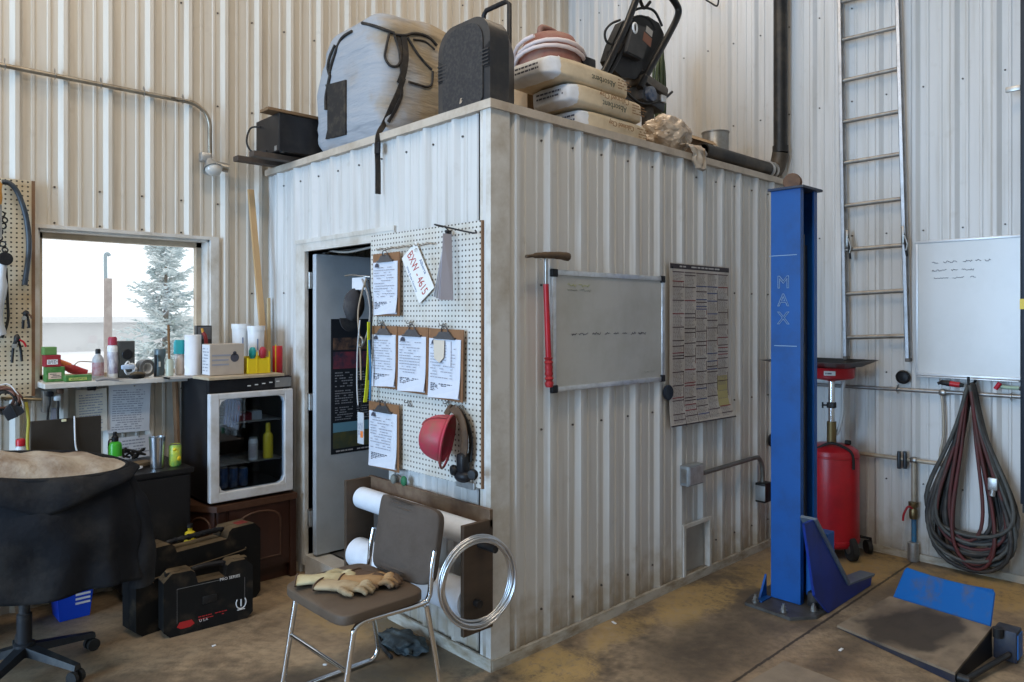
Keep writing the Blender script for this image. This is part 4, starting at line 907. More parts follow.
# front and rear blow-moulded cases
def tool_case(name, label, a, b, dep, h, rear):
    a, b = Vector(a), Vector(b); w = (b - a).length; M = plane_M((a + b) / 2, b - a, (0, 0, 1))   # x along, y up, z towards the camera
    t = Thing(name, label, 'tool case', (a + b) / 2, R=M.to_3x3().to_4x4()); T = t.M @ Matrix.Identity(4)
    r = .03
    # outline with a grip cut into the top
    gx0, gx1, gd = (-.16 * w, .20 * w, .07) if not rear else (-.22 * w, .22 * w, .05)
    out = [(-w / 2 + r, .0), (w / 2 - r, .0), (w / 2, r), (w / 2, h - r * 1.3), (w / 2 - r * 1.3, h), (gx1 + .02, h), (gx1, h - .015), (gx1 - .012, h - gd), (gx0 + .012, h - gd), (gx0, h - .015), (gx0 - .02, h), (-w / 2 + r * 1.3, h), (-w / 2, h - r * 1.3), (-w / 2, r)]
    bm = nb(); prism(bm, [(x, y, -dep) for x, y in out], (0, 0, dep * .47)); prism(bm, [(x, y, -dep * .51) for x, y in out], (0, 0, dep * .51))
    bmesh.ops.bevel(bm, geom=[e for e in bm.edges if e.calc_face_angle(0) > .4], offset=.009, segments=2, affect='EDGES')
    t.part('shell', bm, DUSTB, 40)
    bm = nb(); tube(bm, [(gx0 - .0, h - .02, -dep * .5), (gx0 + .02, h - .008, -dep * .5), (gx1 - .02, h - .008, -dep * .5), (gx1, h - .02, -dep * .5)], .013, 10, k=4)
    if rear:
        for i in range(7): x = gx0 + .04 + i * (gx1 - gx0 - .08) / 6; cyl(bm, (x - .006, h - .008, -dep * .5), (x + .006, h - .008, -dep * .5), .0165, None, 10)
    t.part('handle', bm, BLK, 50)
    for x in (-.38 * w, .38 * w):
        bm = nb(); box(bm, (x, h - .012, -dep * .5), (.07, .032, dep * .45), .008); t.part('latch', bm, mat('red_latch', (.20, .03, .025), .6) if rear else DUSTB, 40)
    return t, w
t, w = tool_case('rear_tool_case', 'larger dusty black tool case with ribbed handle standing behind the smaller one', (-1.07, 1.44, 0), (-.375, 1.555, 0), .14, .425, True)
bm = nb(); tube(bm, [(-w * .38, .25, .002), (-w * .36, .27, .002), (w * .30, .285, .002), (w * .36, .30, .002)], .006, 8, k=4); t.part('front_rib', bm, DUSTB, 60)
t, w = tool_case('front_tool_case', 'smaller black tool case with white and red printing standing in front', (-.975, 1.335, 0), (-.535, 1.300, 0), .10, .315, False)
M = Matrix.Translation((0, 0, .0008)); h = .315
bm = nb(); 
for (x0, y0, x1, y1) in ((-.36, .74, .12, .748), (.40, .24, .404, .70), (-.36, .2, -.357, .74)): rect(bm, M, x0 * w, y0 * h, x1 * w, y1 * h)
t.part('panel_outline', bm, GREYP)
bm = nb(); box(bm, (.0, .47 * h, .001), (.16 * w, .12 * h, .006), .002); t.part('window_boss', bm, BLK2, 40)
WH = mat('print_white', (.75, .75, .75), .6); RP = mat('print_red', (.45, .02, .02), .6)
text('white_lettering', 'PRO SERIES', .021, WH, t.M @ Matrix.Translation((.23 * w, .745 * h, .0012)), None, thing=t)
text('small_lettering', 'U S A', .018, WH, t.M @ Matrix.Translation((-.07 * w, .155 * h, .0012)), None, thing=t)
bm = nb(); prism(bm, [(x * w, y * h, .0005) for x, y in ((-.36, .14), (-.33, .21), (-.20, .21), (-.17, .14), (-.22, .10), (-.32, .10))], (0, 0, .001)); t.part('red_logo', bm, RP)
bm = nb(); lines(bm, Matrix.Translation((.04 * w, .20 * h, .0008)), .34 * w, .08 * h, 2, random.Random(3), .85, .35); t.part('red_text', bm, RP)
bm = nb(); c = Vector((.36 * w, .27 * h, .001)); s = .026
tube(bm, [c + Vector((s * x, s * y, 0)) for x, y in ((-.75, 1), (-1, .3), (-.8, -.5), (-.3, -.9), (.3, -.9), (.8, -.5), (1, .3), (.75, 1))], .0028, 6, k=4); tube(bm, [c + Vector((0, s * .9, 0)), c + Vector((0, -s * .5, 0))], .0035, 6); tube(bm, [c + Vector((-s * .75, -s * 1.15, 0)), c + Vector((s * .75, -s * 1.15, 0))], .0028, 6); t.part('gauge_symbol', bm, WH, 60)
c = P(190, 532, y=1.68); t = Thing('yellow_jug', 'yellow plastic jug standing behind the larger tool case', 'jug', (c.x, c.y, 0))
bm = nb(); h = c.z + .03; lathe(bm, [(0, .001), (.030, .001), (.033, .01), (.033, h * .8), (.026, h * .93), (.012, h * .95), (.012, h * .99), (0, h * .99)], n=20); t.part('body', bm, mat('yellow_jug', (.60, .45, .02), .5), 40)
bm = nb(); lathe(bm, [(0, 0), (.016, 0), (.016, .02), (0, .02)], (0, 0, h * .99), 14); t.part('cap', bm, BLK, 40)
# ================================================================== on the office's left wall
XP = -.035
lx = lambda px, py, X=XP: P(px, py, x=X)
t = Thing('pegboard', 'white pegboard with clipboards and a hard hat beside the office door', 'pegboard', (XP, .48, .80))
PY0, PY1, PZ0, PZ1 = .030, .937, .815, 2.035
bm = nb(); box2(bm, (XP, PY0, PZ0), (XP + .007, PY1, PZ1)); t.W('board', bm, PEG)
bm = nb()
for a, b in (((PY0, PZ0), (PY0 + .02, PZ1)), ((PY1 - .02, PZ0), (PY1, PZ1))): box2(bm, (XP + .0071, a[0], a[1]), (XP + .0135, b[0], b[1]))
t.W('backing_strip', bm, BROWNB)
bm = nb(); box2(bm, (XP - .001, PY0 - .009, PZ0), (XP + .013, PY0 - .0005, PZ1)); t.W('edge_strip', bm, BROWNB)
bm = nb()      # row of wire hooks high on the board
for i in range(15):
    y = .86 - i * .034; z = 1.955 + .003 * math.sin(i * 2.1)
    tube(bm, [(XP - .002, y, z), (XP - .02, y - .006, z + .004), (XP - .022, y - .02, z - .006), (XP - .008, y - .032, z)], .0028, 6, k=3)
t.W('wire_rail', bm, STEEL, 60)
bm = nb(); a = lx(443, 227); b = P(473, 233, x=-.07); tube(bm, [a, Vector((-.10, a.y - .02, a.z + .005)), b, b + Vector((.01, -.004, .012))], .004, 6, k=3); tube(bm, [lx(444, 226), P(449, 231, x=-.06), P(452, 236, x=-.075)], .0035, 6, k=3); t.W('long_hook', bm, BLK2, 60)
for px, py in ((390, 256), (384, 324), (413, 324), (446, 326), (382, 402), (411, 403), (450, 404), (463, 408)):
    c = lx(px, py); bm = nb(); tube(bm, [c + Vector(p) for p in ((0, -.012, -.02), (-.012, -.010, .0), (-.018, 0, .014), (-.012, .010, .0), (0, .012, -.02))], .0026, 6, k=3); tube(bm, [c + Vector(p) for p in ((0, 0, .012), (-.02, 0, .006), (-.038, 0, .004), (-.042, 0, .016))], .0026, 6, k=3)
    t.W('hook', bm, STEEL, 60)
BC = mat('clipboard_brown', (.24, .115, .05), .6, 0, (.15, .07, .035), 8)
PAPB = mat('form_paper', (.62, .64, .70), .75, 0, (.54, .56, .63), 4)
def clipboard(label, px0, py0, px1, py1, seed, tilt=0., extra=None, X=-.058):
    a, b = P(px0, (py0 + py1) / 2, x=X), P(px1, (py0 + py1) / 2, x=X); m = (px0 + px1) / 2
    z1, z0 = P(m, py0, x=X).z, P(m, py1, x=X).z; w, h = a.y - b.y, z1 - z0
    M = onX(X, (a.y + b.y) / 2, (z0 + z1) / 2) @ Matrix.Rotation(tilt, 4, 'Z')
    t = Thing('clipboard', label, 'clipboard', M.translation - Vector((0, 0, h / 2)), group='clipboards on the white pegboard')
    bm = nb(); rect(bm, M, -w / 2, -h / 2, w / 2, h / 2, th=.0035); t.W('backing_board', bm, BC)
    rg = random.Random(seed); bm = nb()
    for k in range(3):
        o = .0045 + k * .0012; c = [(-w * .48, -h * .47 - .004 * k), (w * .44 - .004 * (2 - k), -h * .47 + .003 * k), (w * .45, h * .36), (-w * .47, h * .36)]
        n = 6; A = []
        for i in range(n + 1):
            s = i / n; curl = .012 * max(0, 1 - s * 2.2) ** 2 * (k == 2)
            A.append((Vector((c[0][0] + (c[3][0] - c[0][0]) * s, c[0][1] + (c[3][1] - c[0][1]) * s, o + curl * .3)), Vector((c[1][0] + (c[2][0] - c[1][0]) * s, c[1][1] + (c[2][1] - c[1][1]) * s, o + curl))))
        vs_ = [(bm.verts.new(M @ p), bm.verts.new(M @ q_)) for p, q_ in A]
        for (p, q_), (r_, s_) in zip(vs_, vs_[1:]): bm.faces.new((p, q_, s_, r_))
    pp = t.W('paper', bm, PAPB)
    bm = nb(); Mt = M @ Matrix.Translation((0, 0, .0125)); lines(bm, Mt @ Matrix.Translation((-.005, h * .04, 0)), w * .76, h * .5, 12, rg, .75, .3); t.W('printed_text', bm, INKG, par=pp)
    bm = nb(); lines(bm, Mt @ Matrix.Translation((-.005, -h * .33, -.0035)), w * .76, h * .12, 5, rg, .9, .6, ragged=.1); t.W('printed_table', bm, INK, par=pp)
    bm = nb(); bm.faces.new([bm.verts.new(Mt @ Vector((x, y, 0))) for x, y in ((-w * .38, h * .28), (-w * .22, h * .28), (-w * .24, h * .325), (-w * .30, h * .35), (-w * .36, h * .325))]); t.W('printed_logo', bm, INK, par=pp)
    bm = nb(); rect(bm, M, -w * .30, h * .355, w * .30, h * .385, lift=0, th=.016); prism(bm, [M @ Vector(p) for p in ((-w * .24, h * .385, .004), (w * .24, h * .385, .004), (w * .14, h * .46, .004), (-w * .14, h * .46, .004))], M.to_3x3() @ Vector((0, 0, .010))); 
    tube(bm, [M @ Vector(p) for p in ((-w * .10, h * .45, .009), (-w * .06, h * .53, .012), (w * .06, h * .53, .012), (w * .10, h * .45, .009))], .003, 6, k=3); t.W('clip', bm, mat('clip_metal', (.13, .13, .14), .35, .7), 50)
    if extra: extra(t, M, w, h)
    return t
clipboard('brown clipboard with a form, alone in the top row left of the licence plate', 373.5, 253, 400, 316, 1)
clipboard('first clipboard of the middle row, next to the office door', 372.5, 326, 398, 388, 2)
clipboard('middle clipboard of the row of three below the licence plate', 398.5, 327, 428.5, 393, 3, -.01)
def tags(t, M, w, h):
    bm = nb(); prism(bm, [M @ Vector(p) for p in ((-w * .30, h * .34, .014), (w * .02, h * .34, .014), (w * .02, h * .10, .016), (-w * .10, h * .02, .018), (-w * .26, h * .08, .017))], M.to_3x3() @ Vector((0, 0, .001))); t.W('manila_tag', bm, mat('manila', (.60, .52, .42), .7))
    bm = nb(); rect(bm, M, w * .08, -h * .02, w * .20, h * .33, lift=0, th=.014); t.W('note_slip', bm, PAPB)
clipboard('third clipboard of the middle row, with a tan tag clipped over its form', 429, 329, 463.5, 400, 4, -.02, tags)
clipboard('lowest clipboard, hanging left of the red hard hat', 369.5, 403, 399.5, 469, 5, .0)
# licence plate
A, B, C_ = P(401.5, 257, x=-.05), P(416.5, 243, x=-.05), P(435, 289, x=-.05)
pw = (A - B).length; ph = (C_ - B).length
M = plane_M((A + C_) / 2, C_ - B, B - A); 
t = Thing('licence_plate', 'white licence plate with red characters hanging tilted on the pegboard', 'licence plate', (A + C_) / 2 - Vector((0, 0, ph / 2)))
bm = nb(); rect(bm, M, -ph / 2, -pw / 2, ph / 2, pw / 2, lift=0, th=.002); t.W('plate', bm, mat('plate_white', (.78, .78, .76), .35, .1))
RL = mat('plate_red', (.40, .04, .03), .5); BL = mat('plate_blue', (.10, .16, .30), .5)
text('lettering', 'BXW - 4615', pw * .47, RL, M @ Matrix.Translation((0, -pw * .02, .0022)) @ Matrix.Diagonal((ph / pw / 2.72, 1.1, 1, 1)), None, thing=t)
text('small_lettering', 'Alberta', pw * .20, BL, M @ Matrix.Translation((ph * .0, pw * .37, .0022)), None, thing=t)
text('bottom_lettering', 'Wild Rose Country', pw * .135, BL, M @ Matrix.Translation((0, -pw * .40, .0022)), None, thing=t)
bm = nb(); c = M @ Vector((-ph * .33, pw * .38, 0)); tube(bm, [c + Vector((.014, 0, .01)), c + Vector((-.012, 0, .012)), c + Vector((-.014, 0, -.004))], .0025, 6, k=3); t.W('hanging_hook', bm, STEEL, 60)
# papers hanging edge-on from the long hook
t = Thing('hanging_papers', 'sheaf of loose papers hanging edge-on from the long hook', 'paper', P(450, 298, x=-.06))
for k, (x0, x1, y1) in enumerate(((446, 441, 297), (448, 445, 298.5), (451, 449.5, 299.5), (453, 453.5, 300))):
    bm = nb(); a, b = P(451, 234, x=-.045 - .012 * k), P(x1, y1, x=-.045 - .012 * k)
    w_ = .05
    vv = [a + Vector((.004, .0, 0)), a + Vector((-.035 - .004 * k, .0, .0)), b + Vector((-.045 - .006 * k, .006 * k, 0)), b + Vector((.004, .03 - .008 * k, 0))]
    prism(bm, vv, (0, .0012, 0)); t.W('sheet', bm, [PAPB, PAPER, mat('lavender_paper', (.62, .62, .72), .8), mat('grey_card', (.38, .36, .40), .8)][k])
bm = nb(); a = P(451, 233, x=-.05); box2(bm, a + Vector((-.03, -.006, -.012)), a + Vector((.0, .008, .012)), .002); t.W('clip', bm, BLK)
# red hard hat with head harness and ear muffs
c = P(440, 438, x=-.145); t = Thing('hard_hat', 'scuffed red hard hat with brown harness hung on the white pegboard', 'hard hat', c - Vector((0, 0, .12)))
HR = mat('hat_red', (.42, .035, .065), .5, 0, (.20, .09, .06), 8, .6)
# crown axis points away from the board towards the door, brim towards the corner
ax = Vector((-.55, .80, .18)).normalized(); bx, by = frame_of(ax)
if by.z < 0: bx, by = -bx, -by
bm = nb(); n = 32; rows = []
for j in range(13):
    s = j / 12; rw = []
    for i in range(n):
        th = 2 * PI * i / n; r = .092 * math.cos(s * PI / 2) ** .62 if j < 12 else 0
        ridge = 1 + .05 * math.exp(-(math.sin(th) * 4) ** 2) * (by is not None)
        rw.append(bm.verts.new(c + ax * (.128 * math.sin(s * PI / 2) - .035) + (bx * math.cos(th) * 1.0 + by * math.sin(th) * 1.16) * r * ridge) if j < 12 else None)
    rows.append(rw)
tip = bm.verts.new(c + ax * .094)
for A_, B_ in zip(rows[:-2], rows[1:-1]):
    for i in range(n): bm.faces.new((A_[i], A_[(i + 1) % n], B_[(i + 1) % n], B_[i]))
for i in range(n): bm.faces.new((rows[11][i], rows[11][(i + 1) % n], tip))
sh = t.W('shell', bm, HR, 60); md = sh.modifiers.new('thickness', 'SOLIDIFY'); md.thickness = .004
bm = nb(); tube(bm, [c - ax * .037 + bx * math.cos(2 * PI * i / 32) * .096 + by * math.sin(2 * PI * i / 32) * (.112 + .02 * max(0, -math.sin(2 * PI * i / 32))) for i in range(32)], .006, 8, closed=True); t.W('brim', bm, HR, 60)
for o in (-.35, .35):
    pts = []
    for k in range(9):
        s = .08 + k * .155; r_ = .0955 * math.cos(s) ** .62; pts.append(c + ax * (.1295 * math.sin(s) - .035) + bx * math.sin(o) * r_ + by * math.cos(o) * 1.16 * r_)
    bm = nb(); tube(bm, pts, .004, 6); t.W('rib', bm, HR, 60)
HB = mat('leather_brown', (.11, .065, .035), .7, 0, (.05, .03, .02), 9)
bm = nb(); tube(bm, [P(446, 415, x=-.09), P(451, 408, x=-.075), P(457, 412, x=-.08), P(463, 425, x=-.09), P(465, 445, x=-.09), P(461, 462, x=-.09)], .0, 4, k=5, flat=(.003, .020), up=(0, 1, 0)); t.W('head_strap', bm, HB, 60)
bm = nb(); tube(bm, [P(457, 409, x=-.06), P(466, 420, x=-.06), P(471, 440, x=-.06), P(470, 462, x=-.06)], .0, 4, k=5, flat=(.003, .012), up=(0, 1, 0)); t.W('chin_strap', bm, RUB, 60)
bm = nb(); box(bm, P(463, 463, x=-.085), (.05, .05, .09), .012); blob(bm, P(463, 476, x=-.085), (.035, .05, .03), 3); t.W('ear_muff', bm, BLK, 50)
for k, (px, py) in enumerate(((456, 470), (474, 474))):
    bm = nb(); cc = P(px, py, x=-.10); lathe(bm, [(0, 0), (.022, 0), (.026, .012), (.02, .024), (0, .026)], cc, 16, (-.9, .3 if k == 0 else -.3, 0)); t.W('muff_cup', bm, BLK2, 50)
bm = nb(); box2(bm, lx(456, 486, -.05), lx(476, 483, -.036), .002); one('mounting_bracket', bm, GALV, 'small grey metal bracket at the bottom edge of the white pegboard', 'bracket')
# cap, cords and badge hung at the board's left edge over the doorway
def hq(px, py, X=-.06): return P(px, py, x=X)
t = Thing('baseball_cap', 'dark grey cap hanging from a hook at the edge of the office doorway', 'cap', hq(353, 330))
CAPM = mat('cap_cloth', (.035, .035, .040), .85, 0, (.10, .095, .09), 7, .4)
c = hq(354, 305, -.05); a_ = Vector((-.35, .90, .25)).normalized(); bx, by = frame_of(a_)
bm = nb(); blob(bm, c, (.062, .045, .092), 4, rot(0, .12, 0), lambda p: p * (1 + .05 * noise.noise(p * 2.5))); t.W('crown', bm, CAPM, 80)
bm = nb(); n = 10; up_, dn = [], []
for i in range(n + 1):
    an = PI * i / n; up_.append((hq(351, 318, -.05) + Vector((-.062 * math.cos(an), .02, -.0 - .075 * math.sin(an)))))
prism(bm, up_, (0, -.006, 0)); t.W('peak', bm, CAPM, 60)
bm = nb(); tube(bm, [hq(370, 277, -.036), hq(362, 276), hq(352, 275), hq(345, 276, -.07)], .004, 6, k=4); t.W('wall_hook', bm, STEEL, 60)
bm = nb(); box2(bm, hq(352, 290, -.05), hq(366, 277, -.045)); t.W('cap_label', bm, PAPER)
t = Thing('lanyard_bunch', 'bunch of grey cords and straps hanging at the pegboard edge', 'lanyards', hq(364, 400))
for k, (m, r, pts) in enumerate(((mat('grey_cord', (.30, .28, .26), .7), .005, ((362, 279), (367, 292), (370, 310), (368, 330), (363, 345))), (mat('tan_cord', (.36, .28, .20), .7), .005, ((366, 279), (361, 296), (358, 315), (360, 345), (361, 380))), (BLK, .006, ((368, 280), (371, 300), (371, 340), (369, 380))), (mat('blue_cord', (.03, .15, .30), .6), .006, ((369, 340), (370.5, 370), (370, 400))), (mat('silver_cord', (.45, .46, .48), .5), .004, ((360, 320), (357.5, 350), (357, 385), (358, 405))))):
    bm = nb(); tube(bm, [hq(x, y, -.055 - .012 * k) for x, y in pts], r, 8, k=5); t.W('cord', bm, m, 60)
bm = nb(); c = hq(360.5, 342, -.075); tube(bm, [c + Vector((0, .022 * math.cos(2 * PI * i / 14), .028 * math.sin(2 * PI * i / 14))) for i in range(14)], .006, 8, closed=True); t.W('ring', bm, STEEL, 60)
bm = nb(); tube(bm, [hq(369, 322, -.07), hq(369, 350, -.075), hq(367, 385, -.075), hq(365, 402, -.075)], 0, 4, k=4, flat=(.003, .010), up=(1, 0, 0)); one('hanging_lanyard', bm, mat('neon_yellow', (.62, .66, .02), .6), 'neon yellow lanyard hanging at the edge of the office doorway', 'lanyard', None, 60)
t = Thing('hanging_badge', 'clear plastic badge holder with an orange sticker in the office doorway', 'badge', hq(360, 447, -.08))
M = onX(-.08, hq(361, 428, -.08).y, hq(361, 428, -.08).z); bm = nb(); rect(bm, M, -.03, -.085, .03, .085, lift=0, th=.003); t.W('holder', bm, mat('cloudy_plastic', (.52, .55, .58), .3))
bm = nb(); rect(bm, M, -.022, -.04, .022, .03, lift=.0036); t.W('card', bm, mat('badge_card', (.20, .24, .30), .6, 0, (.62, .62, .64), 60, .6))
bm = nb(); rect(bm, M, .0, -.05, .026, -.015, lift=.0042); t.W('orange_sticker', bm, mat('orange_sticker', (.80, .22, .05), .5))
bm = nb(); tube(bm, [M @ Vector((0, .085, .002)), M @ Vector((.005, .15, .0)), M @ Vector((-.002, .24, 0))], .003, 6, k=3); t.W('cord', bm, RUB, 60)
# calendar on the open door
DYF = 1.598
dq2 = lambda px, py: P(px, py, y=DYF)
a = dq2(331, 400).x; b = .44; z1, z0 = dq2(332, 319).z, dq2(330, 455).z
t = Thing('wall_calendar', 'dark poster calendar with pictures taped on the open office door', 'calendar', ((a + b) / 2, DYF, z0))
M = onY((a + b) / 2, DYF, (z0 + z1) / 2); w_, h_ = b - a, z1 - z0
bm = nb(); rect(bm, M, -w_ / 2, -h_ / 2, w_ / 2, h_ / 2, lift=0, th=-.0015); t.W('poster', bm, mat('poster_dark', (.018, .022, .030), .45))
NAVY = mat('poster_photo', (.02, .03, .05), .45, 0, (.20, .11, .10), 9, .55)
for nm, y0, y1, m in (('top_picture', .27, .36, mat('photo_rust', (.03, .03, .04), .45, 0, (.28, .16, .10), 14, .55)), ('middle_picture', .13, .255, mat('photo_red', (.04, .04, .07), .45, 0, (.38, .06, .08), 9, .5)), ('landscape_picture', -.46, -.27, mat('photo_field', (.07, .09, .06), .45, 0, (.16, .14, .04), 11, .5))):
    bm = nb(); rect(bm, M, -w_ * .46, y0 * h_, w_ * .46, y1 * h_, lift=.0012); t.W(nm, bm, m)
bm = nb(); rect(bm, M, -w_ * .46, -.34 * h_, w_ * .46, -.27 * h_, lift=.0018); t.W('picture_sky', bm, mat('photo_sky', (.16, .36, .48), .5))
for i, (y0, y1) in enumerate(((-.01, .11), (-.135, -.025), (-.255, -.15))):
    for x0, x1 in ((-.42, -.04), (.04, .42)):
        bm = nb(); lines(bm, M @ Matrix.Translation(((x0 + x1) / 2 * w_, (y0 + y1) / 2 * h_, .0012)), (x1 - x0) * w_, (y1 - y0) * h_, 6, random.Random(i), .8, .4, ragged=.02); t.W('date_print', bm, mat('date_print', (.30, .32, .36), .6))
bm = nb(); lines(bm, M @ Matrix.Translation((0, -.48 * h_, .0012)), w_ * .8, h_ * .02, 1, random.Random(3), .9, .5); t.W('footer_text', bm, mat('footer_print', (.55, .56, .58), .6))
# cable sagging in the top of the doorway
bm = nb(); tube(bm, [P(327, 250, x=.08), P(340, 252, x=.06), P(352, 251.5, x=.05), P(372, 247, x=.05)], .007, 8, k=4); one('hanging_cable', bm, mat('grey_cable', (.30, .28, .25), .6), 'grey cable sagging across the top of the office doorway', 'cable', None, 60)
# green glove-like grips hooked on the wall under the pegboard
t = Thing('green_clamp', 'pair of small clamps with green and grey pads below the white pegboard', 'clamp', P(398, 497, x=-.04))
for nm, px, py, m, r in (('grey_pad', 393.5, 479, mat('khaki_pad', (.16, .17, .15), .6), .020), ('green_pad', 404, 481, mat('dark_green_pad', (.02, .14, .06), .6), .021)):
    bm = nb(); blob(bm, P(px, py, x=-.052), (.014, r, r * 1.25), 3); t.W(nm, bm, m, 60)
bm = nb(); tube(bm, [P(393, 480, x=-.048), P(398, 475, x=-.045), P(404, 482, x=-.048)], .005, 6, k=3); t.W('spring', bm, STEEL, 60)

# ---------------------------------------------------------------- wooden roll rack on the wall
RY0, RY1, RZ0, RZ1 = -.052, .928, .235, .735
t = Thing('roll_rack', 'weathered wooden rack holding white paper rolls under the pegboard', 'rack', (-.12, .44, RZ0))
RXF, RXB = -.205, -.035
bm = nb(); box2(bm, (RXF, RY1 - .022, RZ0 - .01), (RXB, RY1, RZ1), .002); t.W('end_panel', bm, DWOOD)
bm = nb(); box2(bm, (RXF, RY0, RZ0 - .02), (RXB, RY0 + .022, RZ1 - .04), .002); t.W('end_panel', bm, DWOOD)
bm = nb(); box2(bm, (RXB - .02, RY0 - .0, RZ1 - .075), (RXB, RY1, RZ1 + .004), .002); t.W('back_rail', bm, mat('brown_rail', (.10, .058, .035), .65, 0, (.20, .14, .09), 7))
bm = nb(); box2(bm, (RXB - .02, RY0 + .022, RZ0 + .03), (RXB, RY1 - .022, RZ0 + .10), .002); t.W('lower_rail', bm, DWOOD)
for z, xx in ((RZ1 - .10, -.115), (RZ0 + .115, -.137)):
    bm = nb(); cyl(bm, (xx, RY0 - (.105 if z > .5 else .03), z - (.035 if z > .5 else 0)), (xx, RY0 - .0005, z - (.035 if z > .5 else 0)), .0165, None, 16); t.W('dowel_end', bm, BLK2, 50)
FILM = mat('white_film', (.72, .76, .82), .3, 0, (.60, .64, .70), 6)
for nm, lb, z, xx, r, y0, y1 in (('plastic_roll', 'upper white plastic roll lying in the wooden rack behind the chair back', RZ1 - .10, -.115, .056, RY0 + .03, RY1 - .03), ('plastic_roll', 'lower thicker white plastic roll in the wooden rack behind the chair seat', RZ0 + .115, -.139, .078, RY0 + .03, RY1 - .032)):
    t2 = Thing(nm, lb, 'roll', (xx, .44, z - r), group='rolls in the wooden rack')
    bm = nb(); n = 30
    rr = [(r * .30, y0), (r, y0), (r, (y0 + y1) * .5), (r * 1.0, y1), (r * .30, y1), (r * .30, y0)]
    lathe(bm, [(a_, h_) for a_, h_ in rr], (xx, 0, z), n, (0, 1, 0)); t2.W('film', bm, FILM, 40)
    bm = nb(); lathe(bm, [(r * .22, y0 - .003), (r * .295, y0 - .003), (r * .295, y1 + .003), (r * .22, y1 + .003), (r * .22, y0 - .003)], (xx, 0, z), 20, (0, 1, 0)); t2.W('core', bm, CARD, 40)
# coil of wire over the upper dowel end
c = P(475, 586, x=-.135); t = Thing('wire_coil', 'big coil of shiny galvanised wire hung on the end of the wooden rack', 'wire', c - Vector((0, 0, .17)))
nrm = Vector((-.45, -.90, .05)).normalized(); bx, by = frame_of(nrm)
if by.z < 0: bx, by = -bx, -by
c = Vector((-.192, RY0 - .070, .479))
nrm = Vector((-.22, -1, .0)).normalized(); bx = Vector((nrm.y, -nrm.x, 0)); by = Vector((0, 0, 1))
rg = random.Random(9); bm = nb(); pts = []
N_ = 11 * 40
for i in range(N_):
    an = 2 * PI * i / 40; k = i / N_; R_ = .172 + .010 * math.sin(an * .093 * 3) + .004 * math.sin(i * .05)
    pts.append(c + bx * math.cos(an) * R_ * .98 + by * math.sin(an) * R_ * 1.04 + nrm * (.014 * math.sin(i * .021 + 1) + .008 * math.sin(an * 1.5)+ .012))
tube(bm, pts, .0042, 7); t.W('wire', bm, mat('bright_wire', (.62, .63, .65), .28, 1.), 80)

# ---------------------------------------------------------------- chair with gloves
SX0, SX1, SY0, SY1, SZ = -.80, -.40, -.06, .44, .45
t = Thing('stacking_chair', 'brown padded chair with chrome sled legs and work gloves on its seat', 'chair', (-.58, .19, 0))
FAB = mat('brown_vinyl', (.100, .070, .047), .6, 0, (.075, .05, .033), 6, .5, .15); FAB2 = mat('brown_cloth', (.085, .066, .053), .9, 0, (.07, .052, .04), 10, .5, .3)
TB_ = .0115
for y, sg in ((SY0 + .02, -1), (SY1 - .02, 1)):
    bm = nb()
    tube(bm, [(-.815, y, .0125), (-.80, y, .06), (-.745, y, .37), (-.735, y, .405), (-.70, y, .425), (-.62, y, .425), (-.42, y, .418), (-.385, y, .435), (-.375, y, .47), (-.366, y, .56), (-.352, y, .62)], TB_, 10, k=5); t.W('side_frame', bm, CHROME, 80)
    bm = nb(); tube(bm, [(-.395, y + .0, .405), (-.385, y, .36), (-.335, y, .10), (-.335, y, .04), (-.365, y, .0125), (-.42, y, .0125), (-.815, y, .0125)], TB_, 10, k=5); t.W('leg', bm, CHROME, 80)
bm = nb(); cyl(bm, (-.765, SY0 + .02, .25), (-.765, SY1 - .02, .25), .009, None, 10); t.W('crossbar', bm, CHROME, 50)
bm = nb(); cyl(bm, (-.40, SY0 + .02, .405), (-.40, SY1 - .02, .405), .009, None, 10); t.W('crossbar', bm, CHROME, 50)
bm = nb(); n = 14; vt = []
blob(bm, ((SX0 + SX1) / 2, (SY0 + SY1) / 2, SZ + .004), ((SX1 - SX0) / 2, (SY1 - SY0) / 2, .026), 5, None, lambda p: sbox(p, .28))
for v in bm.verts:
    u = (v.co.x - SX0) / (SX1 - SX0)
    if u < .25: v.co.z -= .008 * ((.25 - u) / .25) ** 1.6
st = t.W('seat', bm, FAB, 60)
bm = nb(); blob(bm, (0, 0, 0), (.22, .16, .022), 5, None, lambda p: sbox(p, .26)); ST = Matrix.Translation((-.385, .175, .635)) @ rot(0, math.radians(-80), 0) @ rot(0, 0, PI / 2)
for v in bm.verts:
    v.co.z += .05 * (v.co.x / .22) ** 2 * -1
bm.transform(ST); t.W('backrest', bm, FAB2, 60)
